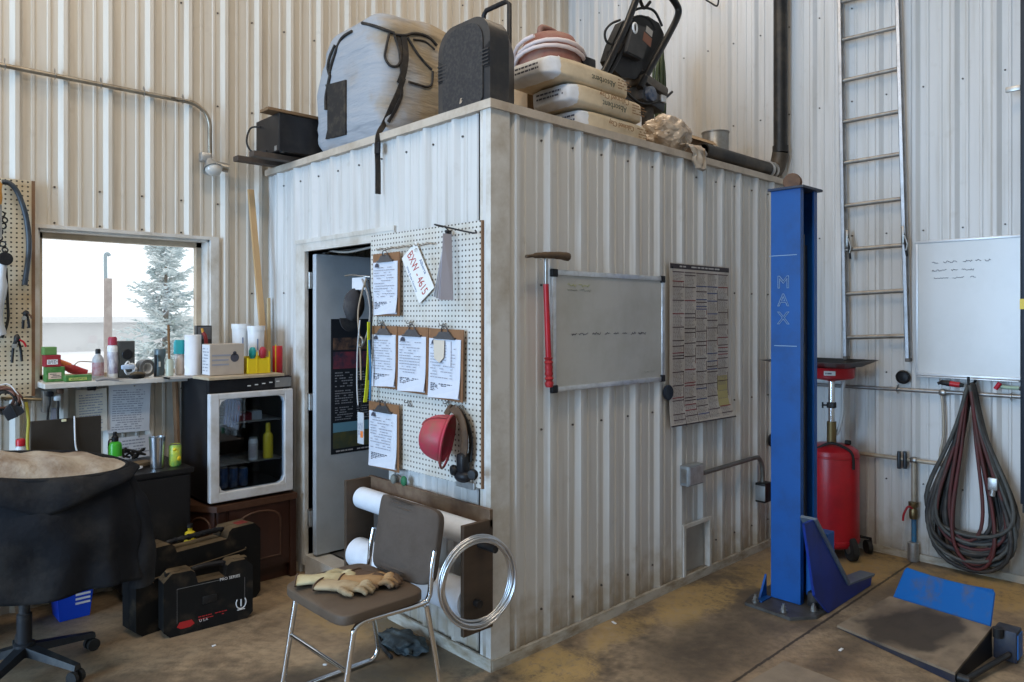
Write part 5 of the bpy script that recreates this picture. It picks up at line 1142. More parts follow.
# gloves
LEA = [mat('glove_leather', (.40, .31, .19), .8, 0, (.22, .15, .08), 10, .5, .2), mat('glove_pale', (.50, .44, .27), .8, 0, (.30, .23, .12), 9, .5, .2), mat('glove_dark', (.09, .055, .035), .85, 0, (.20, .13, .08), 9, .4, .2)]
def glove(label, x, y, z, rz, s, m, curl, side=1, name='work_glove'):
    t = Thing(name, label, 'glove', (x, y, z), rz, 'work gloves on the chair seat')
    bm = nb(); bmv = []
    # palm and cuff: flattened sleeve
    def ring(cx, w, hh, zc): return [(cx, w * math.cos(2 * PI * i / 16), zc + hh * math.sin(2 * PI * i / 16)) for i in range(16)]
    secs = [(-.12 * s, .055 * s, .016, .018), (-.06 * s, .047 * s, .016, .018), (0, .044 * s, .018, .020), (.05 * s, .048 * s, .017, .020), (.075 * s, .044 * s, .012, .018)]
    R_ = [[bm.verts.new(p) for p in ring(*a_)] for a_ in secs]
    for A_, B_ in zip(R_, R_[1:]):
        for i in range(16): bm.faces.new((A_[i], A_[(i + 1) % 16], B_[(i + 1) % 16], B_[i]))
    bm.faces.new(R_[0][::-1]); bm.faces.new(R_[-1])
    for k, (oy, L) in enumerate(((-.034, .068), (-.012, .082), (.011, .078), (.032, .060))):
        tube(bm, [(.060 * s, oy * s, .018), (.060 * s + L * s * .5, oy * s * 1.15, .024 + curl * .012), (.060 * s + L * s * (1 - .25 * curl), oy * s * 1.25 + .004 * math.sin(k * 2 + curl), .016 - .001 * k + curl * .004)], [.0125 * s, .013 * s, .011 * s], 9, k=4)
        blob(bm, (.060 * s + L * s * (1 - .25 * curl), oy * s * 1.25 + .004 * math.sin(k * 2 + curl), .016 - .001 * k + curl * .004), (.011 * s,) * 3, 2)
    tube(bm, [(.0, side * .038 * s, .018), (.035 * s, side * .066 * s, .022), (.068 * s, side * .070 * s, .017)], [.015 * s, .014 * s, .011 * s], 9, k=4); blob(bm, (.068 * s, side * .070 * s, .017), (.011 * s,) * 3, 2)
    for v in bm.verts: v.co += .005 * noise.noise_vector(v.co * 22 + Vector((curl, side, 0))); v.co.z = max(v.co.z, .0006)
    t.part('hand', bm, m, 80)
    bm = nb(); tube(bm, [(-.118 * s, .055 * s * math.cos(2 * PI * i / 16), .018 + .017 * math.sin(2 * PI * i / 16)) for i in range(16)], .004, 6, closed=True); t.part('cuff_hem', bm, LEA[2], 70)
    return t
GZ = SZ + .0315
glove('pale yellow work glove lying flat at the back of the chair seat', -.675, .285, GZ, -.62, 1.0, LEA[1], .3, 1)
glove('tan leather work glove at the front corner of the chair seat, palm up', -.665, .155, GZ, -1.0, .95, LEA[0], .5, -1)
glove('orange-brown work glove lying across the middle of the chair seat', -.565, .135, GZ + .004, -.85, .95, mat('glove_orange', (.36, .22, .10), .8, 0, (.20, .12, .06), 9, .5, .2), .7, 1)
glove('dark brown work glove at the rear of the chair seat by the backrest', -.525, .15, GZ, -1.25, .95, LEA[2], .6, -1)
t = Thing('rag_pile', 'dark rags and tubing on the floor under the chair against the office wall', 'rags', (-.16, .42, 0))
bm = nb(); blob(bm, (-.16, .46, .02), (.08, .15, .035), 4, None, lambda p: p * (1 + .4 * noise.noise(p * 3.1)))
for v in bm.verts: v.co.z = max(v.co.z, .002); v.co.x = min(v.co.x, -.045)
t.W('rags', bm, mat('dark_rag', (.03, .04, .045), .9, 0, (.10, .13, .14), 14, .45), 80)
bm = nb(); tube(bm, [(-.28, .38, .012), (-.25, .50, .012), (-.20, .60, .014), (-.10, .64, .012)], .009, 8, k=4); t.W('tubing', bm, RUB, 60)
# ================================================================== on the office roof
RF = OH + .0285
rz = lambda px, py, Y: P(px, py, y=Y)
# rails with the old black cabinet on them
for nm, lb, y0, x0, x1 in (('dark_rail', 'dark brown rail under the front of the black box, overhanging the office roof', 1.84, -.285, .30), ('dark_rail', 'dark brown rail under the rear of the black box, overhanging the office roof', 2.04, -.30, .30)):
    bm = nb(); box2(bm, (x0, y0, RF), (x1, y0 + .07, RF + .032), .002); one(nm, bm, mat('dark_rail', (.075, .055, .042), .6, 0, (.045, .033, .026), 6), lb, 'rail', 'rails at the end of the office roof')
BZ = RF + .0335
t = Thing('black_box', 'black electronics box with a cord on two rails at the office roof end', 'electronics box', (.05, 1.92, BZ))
bm = nb(); box2(bm, (-.15, 1.785, BZ + .008), (.25, 2.11, BZ + .245), .006); t.W('case', bm, mat('satin_black', (.012, .012, .014), .35, 0, (.04, .038, .036), 5, .4))
for x in (-.12, .22):
    for y in (1.80, 2.06):
        bm = nb(); cyl(bm, (x, y, BZ + .0005), (x, y, BZ + .008), .015, None, 12); t.W('foot', bm, RUB)
bm = nb(); box(bm, (-.1505, 1.83, BZ + .03), (.002, .03, .03)); t.W('connector', bm, GALV)
bm = nb(); tube(bm, [(-.152, 2.04, BZ + .20), (-.20, 2.08, BZ + .19), (-.225, 2.08, BZ + .10), (-.20, 2.05, BZ + .035), (-.152, 1.95, BZ + .03)], .006, 8, k=5); t.W('cord', bm, RUB, 60)
bm = nb(); box2(bm, (-.225, 1.775, BZ + .246), (.26, 1.89, BZ + .264), .001); one('brown_board', bm, mat('brown_board', (.20, .12, .06), .7, 0, (.12, .07, .035), 6), 'thin brown board lying on top of the black box by the grey sack', 'board')
# big grey sack
c = Vector((.375, 1.372, RF + .401)); t = Thing('fabric_sack', 'big grey bulging fabric sack tied with black straps on the office roof', 'sack', (.375, 1.375, RF))
m = bpy.data.materials.new('sack_cloth'); m.use_nodes = True; nt = m.node_tree; b_ = nt.nodes['Principled BSDF']; tc = N(nt, 'ShaderNodeTexCoord'); sp = N(nt, 'ShaderNodeSeparateXYZ'); nt.links.new(tc.outputs['Object'], sp.inputs[0])
n1 = N(nt, 'ShaderNodeTexNoise'); n1.inputs['Scale'].default_value = 3; n1.inputs['Detail'].default_value = 7; nt.links.new(tc.outputs['Object'], n1.inputs['Vector'])
k1 = mth(nt, 'ADD', mth(nt, 'MULTIPLY_ADD', sp.outputs['X'], .9, mth(nt, 'MULTIPLY', sp.outputs['Y'], -.9)), mth(nt, 'MULTIPLY', mth(nt, 'SUBTRACT', n1.outputs['Fac'], .5), 1.5))
cc = mixc(nt, ramp(nt, k1, .0, .40), (.31, .33, .36), (.29, .23, .15)); cc = mixc(nt, mth(nt, 'MULTIPLY', ramp(nt, n1.outputs['Fac'], .55, .75), .6), cc, (.26, .21, .15)); nt.links.new(cc, b_.inputs['Base Color']); b_.inputs['Roughness'].default_value = .8
mp = N(nt, 'ShaderNodeMapping'); mp.inputs['Scale'].default_value = (1, 1, 5); nt.links.new(tc.outputs['Object'], mp.inputs[0]); n2 = N(nt, 'ShaderNodeTexNoise'); n2.inputs['Scale'].default_value = 4; n2.inputs['Detail'].default_value = 4; nt.links.new(mp.outputs[0], n2.inputs['Vector'])
bp = N(nt, 'ShaderNodeBump'); bp.inputs['Strength'].default_value = .7; bp.inputs['Distance'].default_value = .03; nt.links.new(n2.outputs['Fac'], bp.inputs['Height']); nt.links.new(bp.outputs[0], b_.inputs['Normal'])
def sackf(p):
    q_ = sbox(p, .33); w = noise.noise(q_ * 1.4 + Vector((3, 1, 0))); q_ *= 1 + .07 * w
    q_.z += .06 * q_.y * -1 * (q_.z > 0) + .05 * math.sin(q_.z * 13 + q_.y * 2) * .12
    q_.x *= 1 - .10 * max(0, q_.z); q_.y *= 1 - .13 * max(0, q_.z); q_ += .035 * noise.noise_vector(Vector((q_.x * 2.5, q_.y * 2.5, q_.z * 7))); return q_
bm = nb(); blob(bm, (0, 0, 0), (.325, .375, .40), 5, None, sackf)
lo = min(v.co.z for v in bm.verts); lim = -.400
for v in bm.verts: v.co.z = max(v.co.z, lim); v.co += c
from mathutils.bvhtree import BVHTree
SBV = BVHTree.FromBMesh(bm); EYEP = Vector((CAM[0], CAM[1], EYE))
sk = t.W('bag', bm, m, 80)
STP = mat('black_webbing', (.018, .016, .015), .8, 0, (.07, .055, .04), 20, .4)
def spx(px, py):
    """where the line of sight through a pixel meets the sack"""
    d = (P(px, py, x=.3) - EYEP).normalized(); h = SBV.ray_cast(EYEP, d)
    if h[0] is None: h = SBV.find_nearest(EYEP + d * 4.45)
    return h[0] + h[1] * (.008 if h[1].dot(d) < 0 else -.008)
def strap(pts, w=.016, up=(1, 0, 0), nm='strap'):
    bm = nb(); tube(bm, pts, 0, 4, k=6, flat=(w, .003), up=(0, 0, 0) if up is None else up); return t.W(nm, bm, STP, 60)
def rope(pts, r=.011, nm='strap'):
    bm = nb(); tube(bm, pts, r * .72, 8, k=6); return t.W(nm, bm, STP, 70)
rope([spx(353, 32), spx(342, 40), spx(334, 60), spx(330, 75)], .012); rope([spx(336, 46), spx(331, 57), spx(329, 68), spx(331, 76)], .012); rope([spx(331, 76), spx(329, 86), spx(327, 98), spx(327, 110)], .013)
rope([spx(363, 24), spx(375, 27), spx(386, 31), spx(394, 34)], .013)
rope([spx(389, 34), spx(386, 48), spx(385, 58), spx(390, 66), spx(397, 66), spx(400, 58), spx(397, 45), spx(394, 36)], .010)
rope([spx(394, 35), spx(404, 36), spx(415, 34), spx(428, 38), spx(436, 46)], .012); rope([spx(407, 38), spx(416, 53), spx(425, 64), spx(431, 70)], .010); rope([spx(413, 40), spx(424, 42), spx(434, 50)], .008)
rope([spx(408, 82), spx(418, 85), spx(426, 87), spx(431, 84), spx(432, 72)], .010)
strap([spx(403, 36), spx(405, 55), spx(403, 72), spx(399, 84)], .020, (0, 1, 0)); strap([spx(398, 38), spx(400, 55), spx(401, 68), spx(402, 78)], .012, (0, 1, 0))
e_ = P(378, 138, x=-.045); bot = P(378, 194, x=-.045)
hs = [spx(403, 78), spx(398, 92), spx(391, 108), spx(384, 124)]
strap(hs + [P(380, 131, x=-.012), e_, P(377.5, 150, x=-.045), P(378, 170, x=-.045), bot], .016, (0, 1, 0), 'hanging_strap'); strap([spx(400, 82), spx(401, 95), spx(395, 110), spx(388, 122)], .009, (0, 1, 0))
bm = nb(); box(bm, P(377.5, 148, x=-.052), (.014, .045, .06), .004); t.W('buckle', bm, BLK)
bm = nb(); g = []
for i in range(7):
    g.append([spx(329 + 4.5 * j - (2 if i in (0, 6) else 0) * (j == 0), 85 + i * 9 - j * 1.2) for j in range(5)])
vv = [[bm.verts.new(p + Vector((-.004, 0, 0))) for p in r_] for r_ in g]; vw = [[bm.verts.new(p + Vector((.006, 0, 0))) for p in r_] for r_ in g]
for i in range(6):
    for j in range(4): bm.faces.new((vv[i][j], vv[i][j + 1], vv[i + 1][j + 1], vv[i + 1][j])); bm.faces.new((vw[i][j], vw[i][j + 1], vw[i + 1][j + 1], vw[i + 1][j]))
for i in range(6):
    bm.faces.new((vv[i][0], vv[i + 1][0], vw[i + 1][0], vw[i][0])); bm.faces.new((vv[i][4], vv[i + 1][4], vw[i + 1][4], vw[i][4]))
t.W('mesh_pocket', bm, STP, 80)
# loudspeaker
SPX, SPY0, SPY1, SPH = .05, .062, .452, .445
t = Thing('loudspeaker', 'black portable loudspeaker with telescopic handle on the roof corner', 'loudspeaker', (.17, .17, RF))
SPM = mat('speaker_black', (.020, .020, .022), .5, 0, (.065, .055, .045), 5, .5)
def arch(y0, y1, z0, z1, r, rb=.02):
    out = [(y0 + rb, z0), (y1 - rb, z0), (y1, z0 + rb)]
    for k in range(9): a = k * PI / 16; out.append((y1 - r + r * math.cos(a), z1 - r + r * math.sin(a) * 1.0))
    for k in range(9): a = PI / 2 + k * PI / 16; out.append((y0 + r + r * math.cos(a), z1 - r + r * math.sin(a)))
    out.append((y0, z0 + rb)); return out
bm = nb(); A = arch(SPY0, SPY1, RF + .008, RF + SPH, .12); B = arch(SPY0 + .12, SPY1 - .06, RF + .008, RF + SPH - .03, .10)
va, vm, vb = [[bm.verts.new((x, y, z)) for y, z in q_] for x, q_ in ((SPX, A), (SPX + .12, A), (SPX + .27, B))]
for X_, Y_ in ((va, vm), (vm, vb)):
    for i in range(len(X_)): bm.faces.new((X_[i], X_[(i + 1) % len(X_)], Y_[(i + 1) % len(X_)], Y_[i]))
bm.faces.new(va[::-1]); bm.faces.new(vb); bmesh.ops.bevel(bm, geom=[e for e in bm.edges if e.calc_face_angle(0) > .9], offset=.012, segments=2, affect='EDGES'); t.W('cabinet', bm, SPM, 35)
bm = nb(); G = arch(SPY0 + .045, SPY1 - .045, RF + .03, RF + SPH - .025, .10); prism(bm, [(SPX - .008, y, z) for y, z in G], (.0075, 0, 0)); bmesh.ops.bevel(bm, geom=[e for e in bm.edges if e.calc_face_angle(0) > .9], offset=.004, segments=1, affect='EDGES')
t.W('grille', bm, mat('speaker_grille', (.025, .025, .028), .55, .2, (.06, .055, .05), 60, .5), 40)
bm = nb(); M = onX(SPX - .009, SPY0 + .20, RF + .062); prism(bm, [M @ Vector((x, y, 0)) for x, y in ((-.012, -.012), (.004, -.012), (.012, 0), (.0, .002), (.012, .013), (-.004, .013))], (-.002, 0, 0)); t.W('emblem', bm, CHROME)
for yy, s_ in ((SPY0 + .02, 1), (SPY1 - .02, -1)):
    bm = nb(); prism(bm, [(SPX - .004, yy - .016 * s_ + 0, RF + .185), (SPX - .004, yy + .055 * s_, RF + .19), (SPX - .004, yy + .072 * s_, RF + .23), (SPX - .004, yy + .055 * s_, RF + .26), (SPX - .004, yy - .016 * s_, RF + .30)], (.003, 0, 0)); hp = t.W('side_port', bm, BLK)
    bm = nb()
    for k in range(5): box(bm, (SPX - .006, yy + .02 * s_, RF + .20 + k * .017), (.006, .07, .006))
    t.W('port_louvre', bm, SPM, None, hp)
bm = nb(); x = SPX + .287
ya, yb, zt_ = .235, .432, RF + .630
tube(bm, [(x, ya, RF + .25), (x, ya, zt_ - .02), (x, ya + .02, zt_), (x, yb - .02, zt_), (x, yb, zt_ - .02), (x, yb, RF + .25)], .0125, 10); t.W('telescopic_handle', bm, BLK, 60)
for y in (SPY0 + .17, SPY1 - .10):
    bm = nb(); cyl(bm, (SPX + .28, y - .018, RF + .0355), (SPX + .28, y + .018, RF + .0355), .035, None, 18); t.W('wheel', bm, RUB, 40)
# cardboard box behind the bags
t = Thing('cardboard_box', 'brown cardboard box between the loudspeaker and the red vacuum', 'box', (.75, .47, RF))
bm = nb(); box2(bm, (.66, .43, RF), (.87, .60, RF + .395), .002); t.W('carton', bm, CARD)
bm = nb(); prism(bm, [(.66, .43, RF + .396), (.66, .60, RF + .396), (.63, .60, RF + .415), (.63, .43, RF + .415)], (.003, 0, .002)); t.W('flap', bm, CARD)
# floor-dry bags
KR = mat('kraft_bag', (.66, .55, .39), .75, 0, (.50, .39, .25), 7, .5, .25, bscale=9); KW = mat('white_bag_end', (.66, .68, .72), .7, 0, (.52, .52, .52), 6, .5, .25, bscale=9)
BROWNINK = mat('brown_print', (.24, .12, .05), .7); GRNINK = mat('green_black_print', (.035, .05, .035), .7)
BT = .118
for k, (x0, x1, y0, y1, lb) in enumerate(((.66, 1.30, .045, .33, 'lowest of three stacked paper bags of absorbent on the roof edge'), (.575, 1.24, .035, .35, 'middle of three stacked paper bags of absorbent on the roof edge'), (.455, 1.13, .05, .415, 'topmost of three stacked paper bags of absorbent on the roof edge'))):
    z0 = RF + .001 + k * (BT + .002); cx_, cy_, cz_ = (x0 + x1) / 2, (y0 + y1) / 2, z0 + BT / 2
    t = Thing('absorbent_bag', lb, 'bag', (cx_, cy_, z0), group='absorbent bags on the office roof')
    bm = nb(); blob(bm, (0, 0, 0), ((x1 - x0) / 2, (y1 - y0) / 2, BT / 2), 5, None, lambda p: sbox(p, .34) * (1 + .03 * noise.noise(p * 2.2 + Vector((k * 3, 0, 0)))))
    for v in bm.verts:
        v.co.z = max(-BT / 2, min(BT / 2, v.co.z)); v.co += Vector((cx_, cy_, cz_))
    bm.faces.ensure_lookup_table(); bm.normal_update()
    for f_ in bm.faces:
        ce = f_.calc_center_median()
        if ce.x < x0 + .075: f_.material_index = 1
    t.W('sack', bm, [KR, KW], 80)
    def flip(px, py, dz=0): return onY(px, y0 - .012, py) @ Matrix.Rotation(PI, 4, 'Z') @ Matrix.Rotation(.0, 4, 'X')
    if k == 1:
        text('lettering', 'Absorbent', .048, GRNINK, flip(cx_ + .02, cz_ - .018), None, thing=t); text('brown_lettering', 'Calcined Clay', .046, BROWNINK, flip(cx_ + .02, cz_ + .027), None, thing=t)
    elif k == 2:
        text('lettering', 'Absorbent', .046, GRNINK, flip(cx_ + .06, cz_ - .012), None, thing=t)
    else:
        text('lettering', 'Calcined Clay', .040, BROWNINK, flip(cx_ + .02, cz_ + .012), None, thing=t)
    bm = nb(); lines(bm, onY(x1 - .09, y0 - .010, cz_), .13, .06, 4, random.Random(k), .8, .4); t.W('small_print', bm, BROWNINK)
    M = onX(x0 - .014, cy_ - .03, cz_) ; bm = nb(); lines(bm, M, .20, .045, 2, random.Random(k + 4), .95, .45); t.W('end_print', bm, INK)
# red vacuum with hose coiled on its head
c = Vector((1.09, .66, RF)); t = Thing('shop_vacuum', 'dusty red and black shop vacuum wrapped in white hose behind the bags', 'vacuum cleaner', c)
bm = nb(); lathe(bm, [(0, .02), (.16, .02), (.175, .05), (.185, .47), (.19, .50), (0, .50)], n=32); t.part('drum', bm, mat('drum_grey', (.06, .06, .06), .6, 0, (.13, .115, .10), 5), 40)
bm = nb(); lathe(bm, [(.195, .501), (.20, .54), (.195, .61), (.18, .68), (.15, .735), (.11, .755), (0, .76)], n=32); t.part('motor_head', bm, mat('dusty_red', (.22, .045, .04), .65, 0, (.24, .15, .11), 6, .65), 40)
bm = nb(); tube(bm, [(-.09, 0, .74), (-.075, 0, .795), (.06, 0, .79), (.085, 0, .74)], .020, 10, k=4); t.part('carry_handle', bm, MATS['dusty_red'], 60)
for x, y in ((.12, .1), (-.12, .1), (.12, -.1), (-.12, -.1)):
    bm = nb(); blob(bm, (x * 1.1, y * 1.1, .022), (.02, .02, .0215), 2); t.part('caster', bm, RUB, 60)
bm = nb(); pts = []
for i in range(2 * 20 + 12):
    a = 2 * PI * i / 20; pts.append((.215 * math.cos(a) * (1 + .04 * math.sin(i * .17)), .215 * math.sin(a), .555 + .036 * (i / 20) + .050 * math.cos(a + 2.4)))
tube(bm, pts, .0125, 9); t.part('white_hose', bm, mat('pinkish_white_hose', (.62, .54, .53), .5), 80)
bm = nb(); tube(bm, [(-.12, -.17, .56), (-.05, -.225, .48), (.08, -.235, .45), (.17, -.19, .46), (.22, -.10, .52)], .0125, 9, k=6); t.part('loose_hose_end', bm, MATS['pinkish_white_hose'], 80)
bm = nb(); box(bm, (.15, -.16, .56), (.10, .09, .11), .012); tube(bm, [(.19, -.1, .57), (.26, -.1, .63), (.30, -.08, .60), (.25, -.08, .52)], .008, 8, k=4); t.part('switch_box', bm, BLK, 40)
# pressure washer
WY = .56; wq = lambda px, py, Y=WY: P(px, py, y=Y)
t = Thing('pressure_washer', 'black framed pressure washer with small engine standing tilted on the roof', 'pressure washer', (wq(650, 90).x, WY, RF))
FRM = mat('washer_frame', (.014, .014, .015), .35, .3)
for nm, pts in (('handle_frame', [(599, 80), (606, 68), (617, 45), (626, 26), (633, 8), (638, -3), (648, -10), (660, -10), (670, -4), (678, 8), (677, 18), (668, 36), (656, 58), (645, 78), (640, 88)]), ('handle_brace', [(608, 76), (618, 58), (627, 42), (636, 24)])):
    bm = nb(); tube(bm, [wq(x, y, WY - .02) for x, y in pts], .025 if nm[7] == 'f' else .017, 10, k=5); t.W(nm, bm, FRM, 70)
bm = nb(); prism(bm, [wq(x, y, WY + .03) for x, y in ((622, 22), (634, 16), (648, 16), (659, 23), (664, 34), (662, 50), (653, 66), (641, 78), (626, 79), (613, 71), (607, 60), (612, 44))], (0, .06, 0)); bmesh.ops.bevel(bm, geom=[e_ for e_ in bm.edges if e_.calc_face_angle(0) > 1.2], offset=.012, segments=2, affect='EDGES'); t.W('back_cover', bm, mat('cover_black', (.012, .012, .012), .5), 40)
bm = nb(); prism(bm, [wq(x, y, WY - .01) for x, y in ((611, 50), (630, 57), (646, 63), (636, 79), (622, 77), (611, 67))], (0, .038, 0)); t.W('lower_shroud', bm, BLK)
bm = nb(); prism(bm, [wq(x, y, WY - .06) for x, y in ((634, 23), (651, 28), (648, 46), (643, 60), (626, 52), (630, 38))], (0, .088, 0)); bmesh.ops.bevel(bm, geom=bm.edges[:], offset=.008, segments=2, affect='EDGES'); t.W('control_box', bm, mat('box_grey', (.060, .056, .053), .6, 0, (.03, .03, .03), 7), 40)
M = onY(wq(640, 40).x, WY - .061, wq(640, 40).z) @ Matrix.Rotation(-.28, 4, 'Z')
bm = nb(); rect(bm, M, -.045, -.045, .050, .020, lift=.001); t.W('warning_label', bm, mat('label_rust', (.24, .10, .06), .6)); bm = nb(); rect(bm, M, -.03, .03, .045, .075, lift=.001); t.W('white_label', bm, mat('label_dusty', (.45, .42, .38), .6))
bm = nb(); c = wq(635, 28, WY - .06); tube(bm, [c + Vector((.02 * math.cos(2 * PI * i / 14), 0, .032 * math.sin(2 * PI * i / 14))) for i in range(14)], .008, 8, closed=True); t.W('hose_ring', bm, WHITE, 60)
for pts, r in (([(617, 45), (607, 42), (605, 32), (611, 24), (620, 20)], .008), ([(622, 30), (632, 12), (645, 8), (655, 12), (662, 26)], .009), ([(627, 20), (640, 16), (650, 20), (655, 30)], .008), ([(640, 0), (644, 8), (650, 2)], .012)):
    bm = nb(); tube(bm, [wq(x, y, WY - .01) for x, y in pts], r, 8, k=5); t.W('cable', bm, RUB, 60)
ENG = mat('engine_metal', (.22, .22, .22), .45, .6, (.07, .06, .055), 10)
e0 = wq(650, 93)
bm = nb(); box(bm, e0 + Vector((0, .06, -.045)), (.27, .20, .11), .02, rot(0, .18, 0)); t.W('engine_block', bm, mat('engine_dark', (.035, .040, .05), .4, .3, (.12, .11, .10), 9), 40)
bm = nb(); box(bm, e0 + Vector((.03, .05, .055)), (.28, .19, .07), .022, rot(0, .18, 0)); t.W('fuel_tank', bm, mat('tank_dusty', (.14, .12, .10), .6, 0, (.05, .045, .04), 7), 40)
bm = nb(); lathe(bm, [(0, 0), (.045, 0), (.045, .04), (.03, .055), (0, .055)], e0 + Vector((-.06, .05, .10)), 18); t.W('filler_cap', bm, BLK2, 40)
bm = nb(); cyl(bm, e0 + Vector((-.06, -.035, -.03)), e0 + Vector((-.06, -.065, -.03)), .055, .05, 18); t.W('recoil_cover', bm, mat('engine_blue', (.06, .09, .16), .4, .4, (.30, .30, .30), 16), 40)
bm = nb(); box(bm, e0 + Vector((.085, -.05, -.035)), (.06, .02, .05), .004); t.W('silver_plate', bm, ALU, 40)
bm = nb(); tube(bm, [wq(626, 92, WY - .03), wq(640, 103, WY - .04), wq(660, 101, WY - .04), wq(672, 92, WY - .03)], .010, 8, k=5); t.W('lower_guard', bm, FRM, 60)
for px in (634, 660):
    a = wq(px, 99); bm = nb(); tube(bm, [a + Vector((0, .08, 0)), Vector((a.x, WY + .09, RF + .014))], .016, 8); t.W('leg', bm, FRM, 60)
bm = nb(); a = wq(651, 102); cyl(bm, a + Vector((0, .03, .0)), Vector((a.x, WY + .03, RF + .10)), .042, None, 14); box2(bm, (a.x - .10, WY - .03, RF + .0005), (a.x + .12, WY + .12, RF + .10), .01); t.W('pump_base', bm, mat('pump_metal', (.10, .085, .07), .55, .4, (.05, .04, .035), 9), 40)
# green hose loops
bm = nb(); pts = []; gx = P(660, 90, y=.82).x; gt = P(660, 46, y=.82).z; gh = (gt - RF - .014) / 2
for i in range(7 * 24):
    a = 2 * PI * i / 24; k = i / 24; w_ = .060 + .022 * math.sin(k * 2.3)
    pts.append(Vector((gx + w_ * math.sin(a) * (1 + .3 * math.cos(a)) + .014 * math.sin(k * 3), .82 + .022 * math.cos(k * 1.7) + .02 * math.sin(a), RF + .014 + gh + gh * math.cos(a) * (1 - .06 * abs(math.sin(k * 1.4))) - gh * .06 * abs(math.sin(k * 1.4)))))
tube(bm, pts, .011, 8); one('green_hose', bm, mat('green_hose', (.055, .085, .035), .5, 0, (.10, .12, .06), 8), 'tall loops of green hose standing behind the pressure washer', 'hose', None, 80)
# crumpled plastic over the edge
t = Thing('plastic_bag', 'crumpled tan plastic bag slumped over the roof edge beside the black pipe', 'plastic bag', (1.60, .12, RF))
PLB = mat('tan_film', (.42, .33, .24), .28, 0, (.30, .22, .15), 12, .5, .8, bscale=16, spec=.7)
bm = nb(); blob(bm, (1.575, .135, RF + .12), (.165, .13, .122), 5, None, lambda p: p * (1 + .22 * noise.noise(p * 2.6) + .12 * abs(noise.noise(p * 6.5))))
for v in bm.verts: v.co.z = max(v.co.z, RF + .001)
t.W('film', bm, PLB, 25)
bm = nb(); n = 16; rows = []
for j in range(14):
    s = j / 13; ctr = Vector((1.625 + .03 * s, .02 - .075 * min(1, s * 2.6), RF + .055 - .02 * s - .165 * max(0, s - .25)))
    w_ = .085 - .042 * s; rows.append([bm.verts.new(ctr + Vector((w_ * math.cos(2 * PI * i / n) * (1 + .6 * noise.noise(Vector((i * .9, j * .35, 1)))), (.022 + .012 * math.sin(i * 2.6 + j * .5)) * math.sin(2 * PI * i / n), .02 * noise.noise(Vector((i * 1.7, j, 3)))))) for i in range(n)])
for A, B in zip(rows, rows[1:]):
    for i in range(n): bm.faces.new((A[i], A[(i + 1) % n], B[(i + 1) % n], B[i]))
bm.faces.new(rows[0]); bm.faces.new(rows[-1]); t.W('hanging_tail', bm, PLB, 25)
# far carton, metal can, boards and stove pipe
t = Thing('cardboard_carton', 'open brown carton on the roof behind the crumpled plastic bag', 'box', (2.03, .42, RF))
bm = nb(); x0, x1, y0, y1, z1 = 1.99, 2.36, .28, .52, RF + .25
box2(bm, (x0, y0, RF + .001), (x1, y0 + .006, z1)); box2(bm, (x0, y1 - .006, RF + .001), (x1, y1, z1)); box2(bm, (x0, y0 + .006, RF + .001), (x0 + .006, y1 - .006, z1)); box2(bm, (x1 - .006, y0 + .006, RF + .001), (x1, y1 - .006, z1)); box2(bm, (x0 + .006, y0 + .006, RF + .001), (x1 - .006, y1 - .006, RF + .007)); t.W('carton', bm, mat('dark_carton', (.22, .135, .075), .8, 0, (.15, .09, .05), 5))
bm = nb(); prism(bm, [(x0, y0 - .001, z1 - .004), (x1, y0 - .001, z1 - .004), (x1, y0 - .03, z1 - .035), (x0, y0 - .03, z1 - .035)], (0, -.004, 0)); t.W('flap', bm, CARD)
t = Thing('metal_can', 'open galvanised metal can on the roof behind the black pipe', 'can', (2.52, .36, RF))
bm = nb(); h = .355; lathe(bm, [(0, 0), (.094, 0), (.097, .006), (.095, .02), (.095, h * .5), (.097, h * .51), (.095, h * .52), (.095, h - .012), (.099, h - .008), (.099, h), (.092, h), (.091, .006), (0, .006)], n=32); t.part('can', bm, mat('worn_tin', (.36, .35, .33), .38, .7, (.22, .19, .15), 8), 40)
bm = nb(); box2(bm, (1.88, .055, RF), (2.76, .17, RF + .028), .002); one('flat_board', bm, mat('stained_board', (.19, .125, .07), .7, 0, (.11, .07, .04), 6), 'flat brown board lying under the black pipe along the roof edge', 'board')
PIPEM = mat('stove_pipe', (.030, .029, .028), .45, .5, (.085, .07, .055), 6, .45)
t = Thing('stove_pipe', 'black pipe running along the roof, elbow and rise up the wall', 'pipe', (2.4, .15, RF + .028))
pz = RF + .029 + .058
bm = nb(); lathe(bm, [(.045, 0), (.054, 0), (.055, .004), (.054, .93), (.045, .93), (.045, 0)], (1.93, .105, pz), 24, (1, 0, 0)); t.W('horizontal_pipe', bm, PIPEM, 40)
bm = nb(); arc = [(2.855, .105, pz), (2.90, .103, pz + .004), (2.935, .095, pz + .035), (2.945, .085, pz + .09), (2.945, .075, pz + .14)]; tube(bm, arc, .058, 20, k=4); t.W('elbow', bm, mat('pipe_elbow', (.10, .08, .06), .5, .5, (.05, .04, .03), 9), 60)
for x in (2.80, 2.855):
    bm = nb(); lathe(bm, [(.0555, -.012), (.064, -.012), (.064, .012), (.0555, .012), (.0555, -.012)], (x, .105, pz), 24, (1, 0, 0)); t.W('clamp_band', bm, GALV, 40)
bm = nb(); cyl(bm, (2.945, .075, pz + .141), (2.945, .075, HT - .02), .049, None, 24); t.W('vertical_pipe', bm, PIPEM, 40)
bm = nb(); lathe(bm, [(.0495, 0), (.056, 0), (.056, .05), (.0495, .05), (.0495, 0)], (2.945, .075, pz + .141), 24); t.W('pipe_collar', bm, PIPEM, 40)
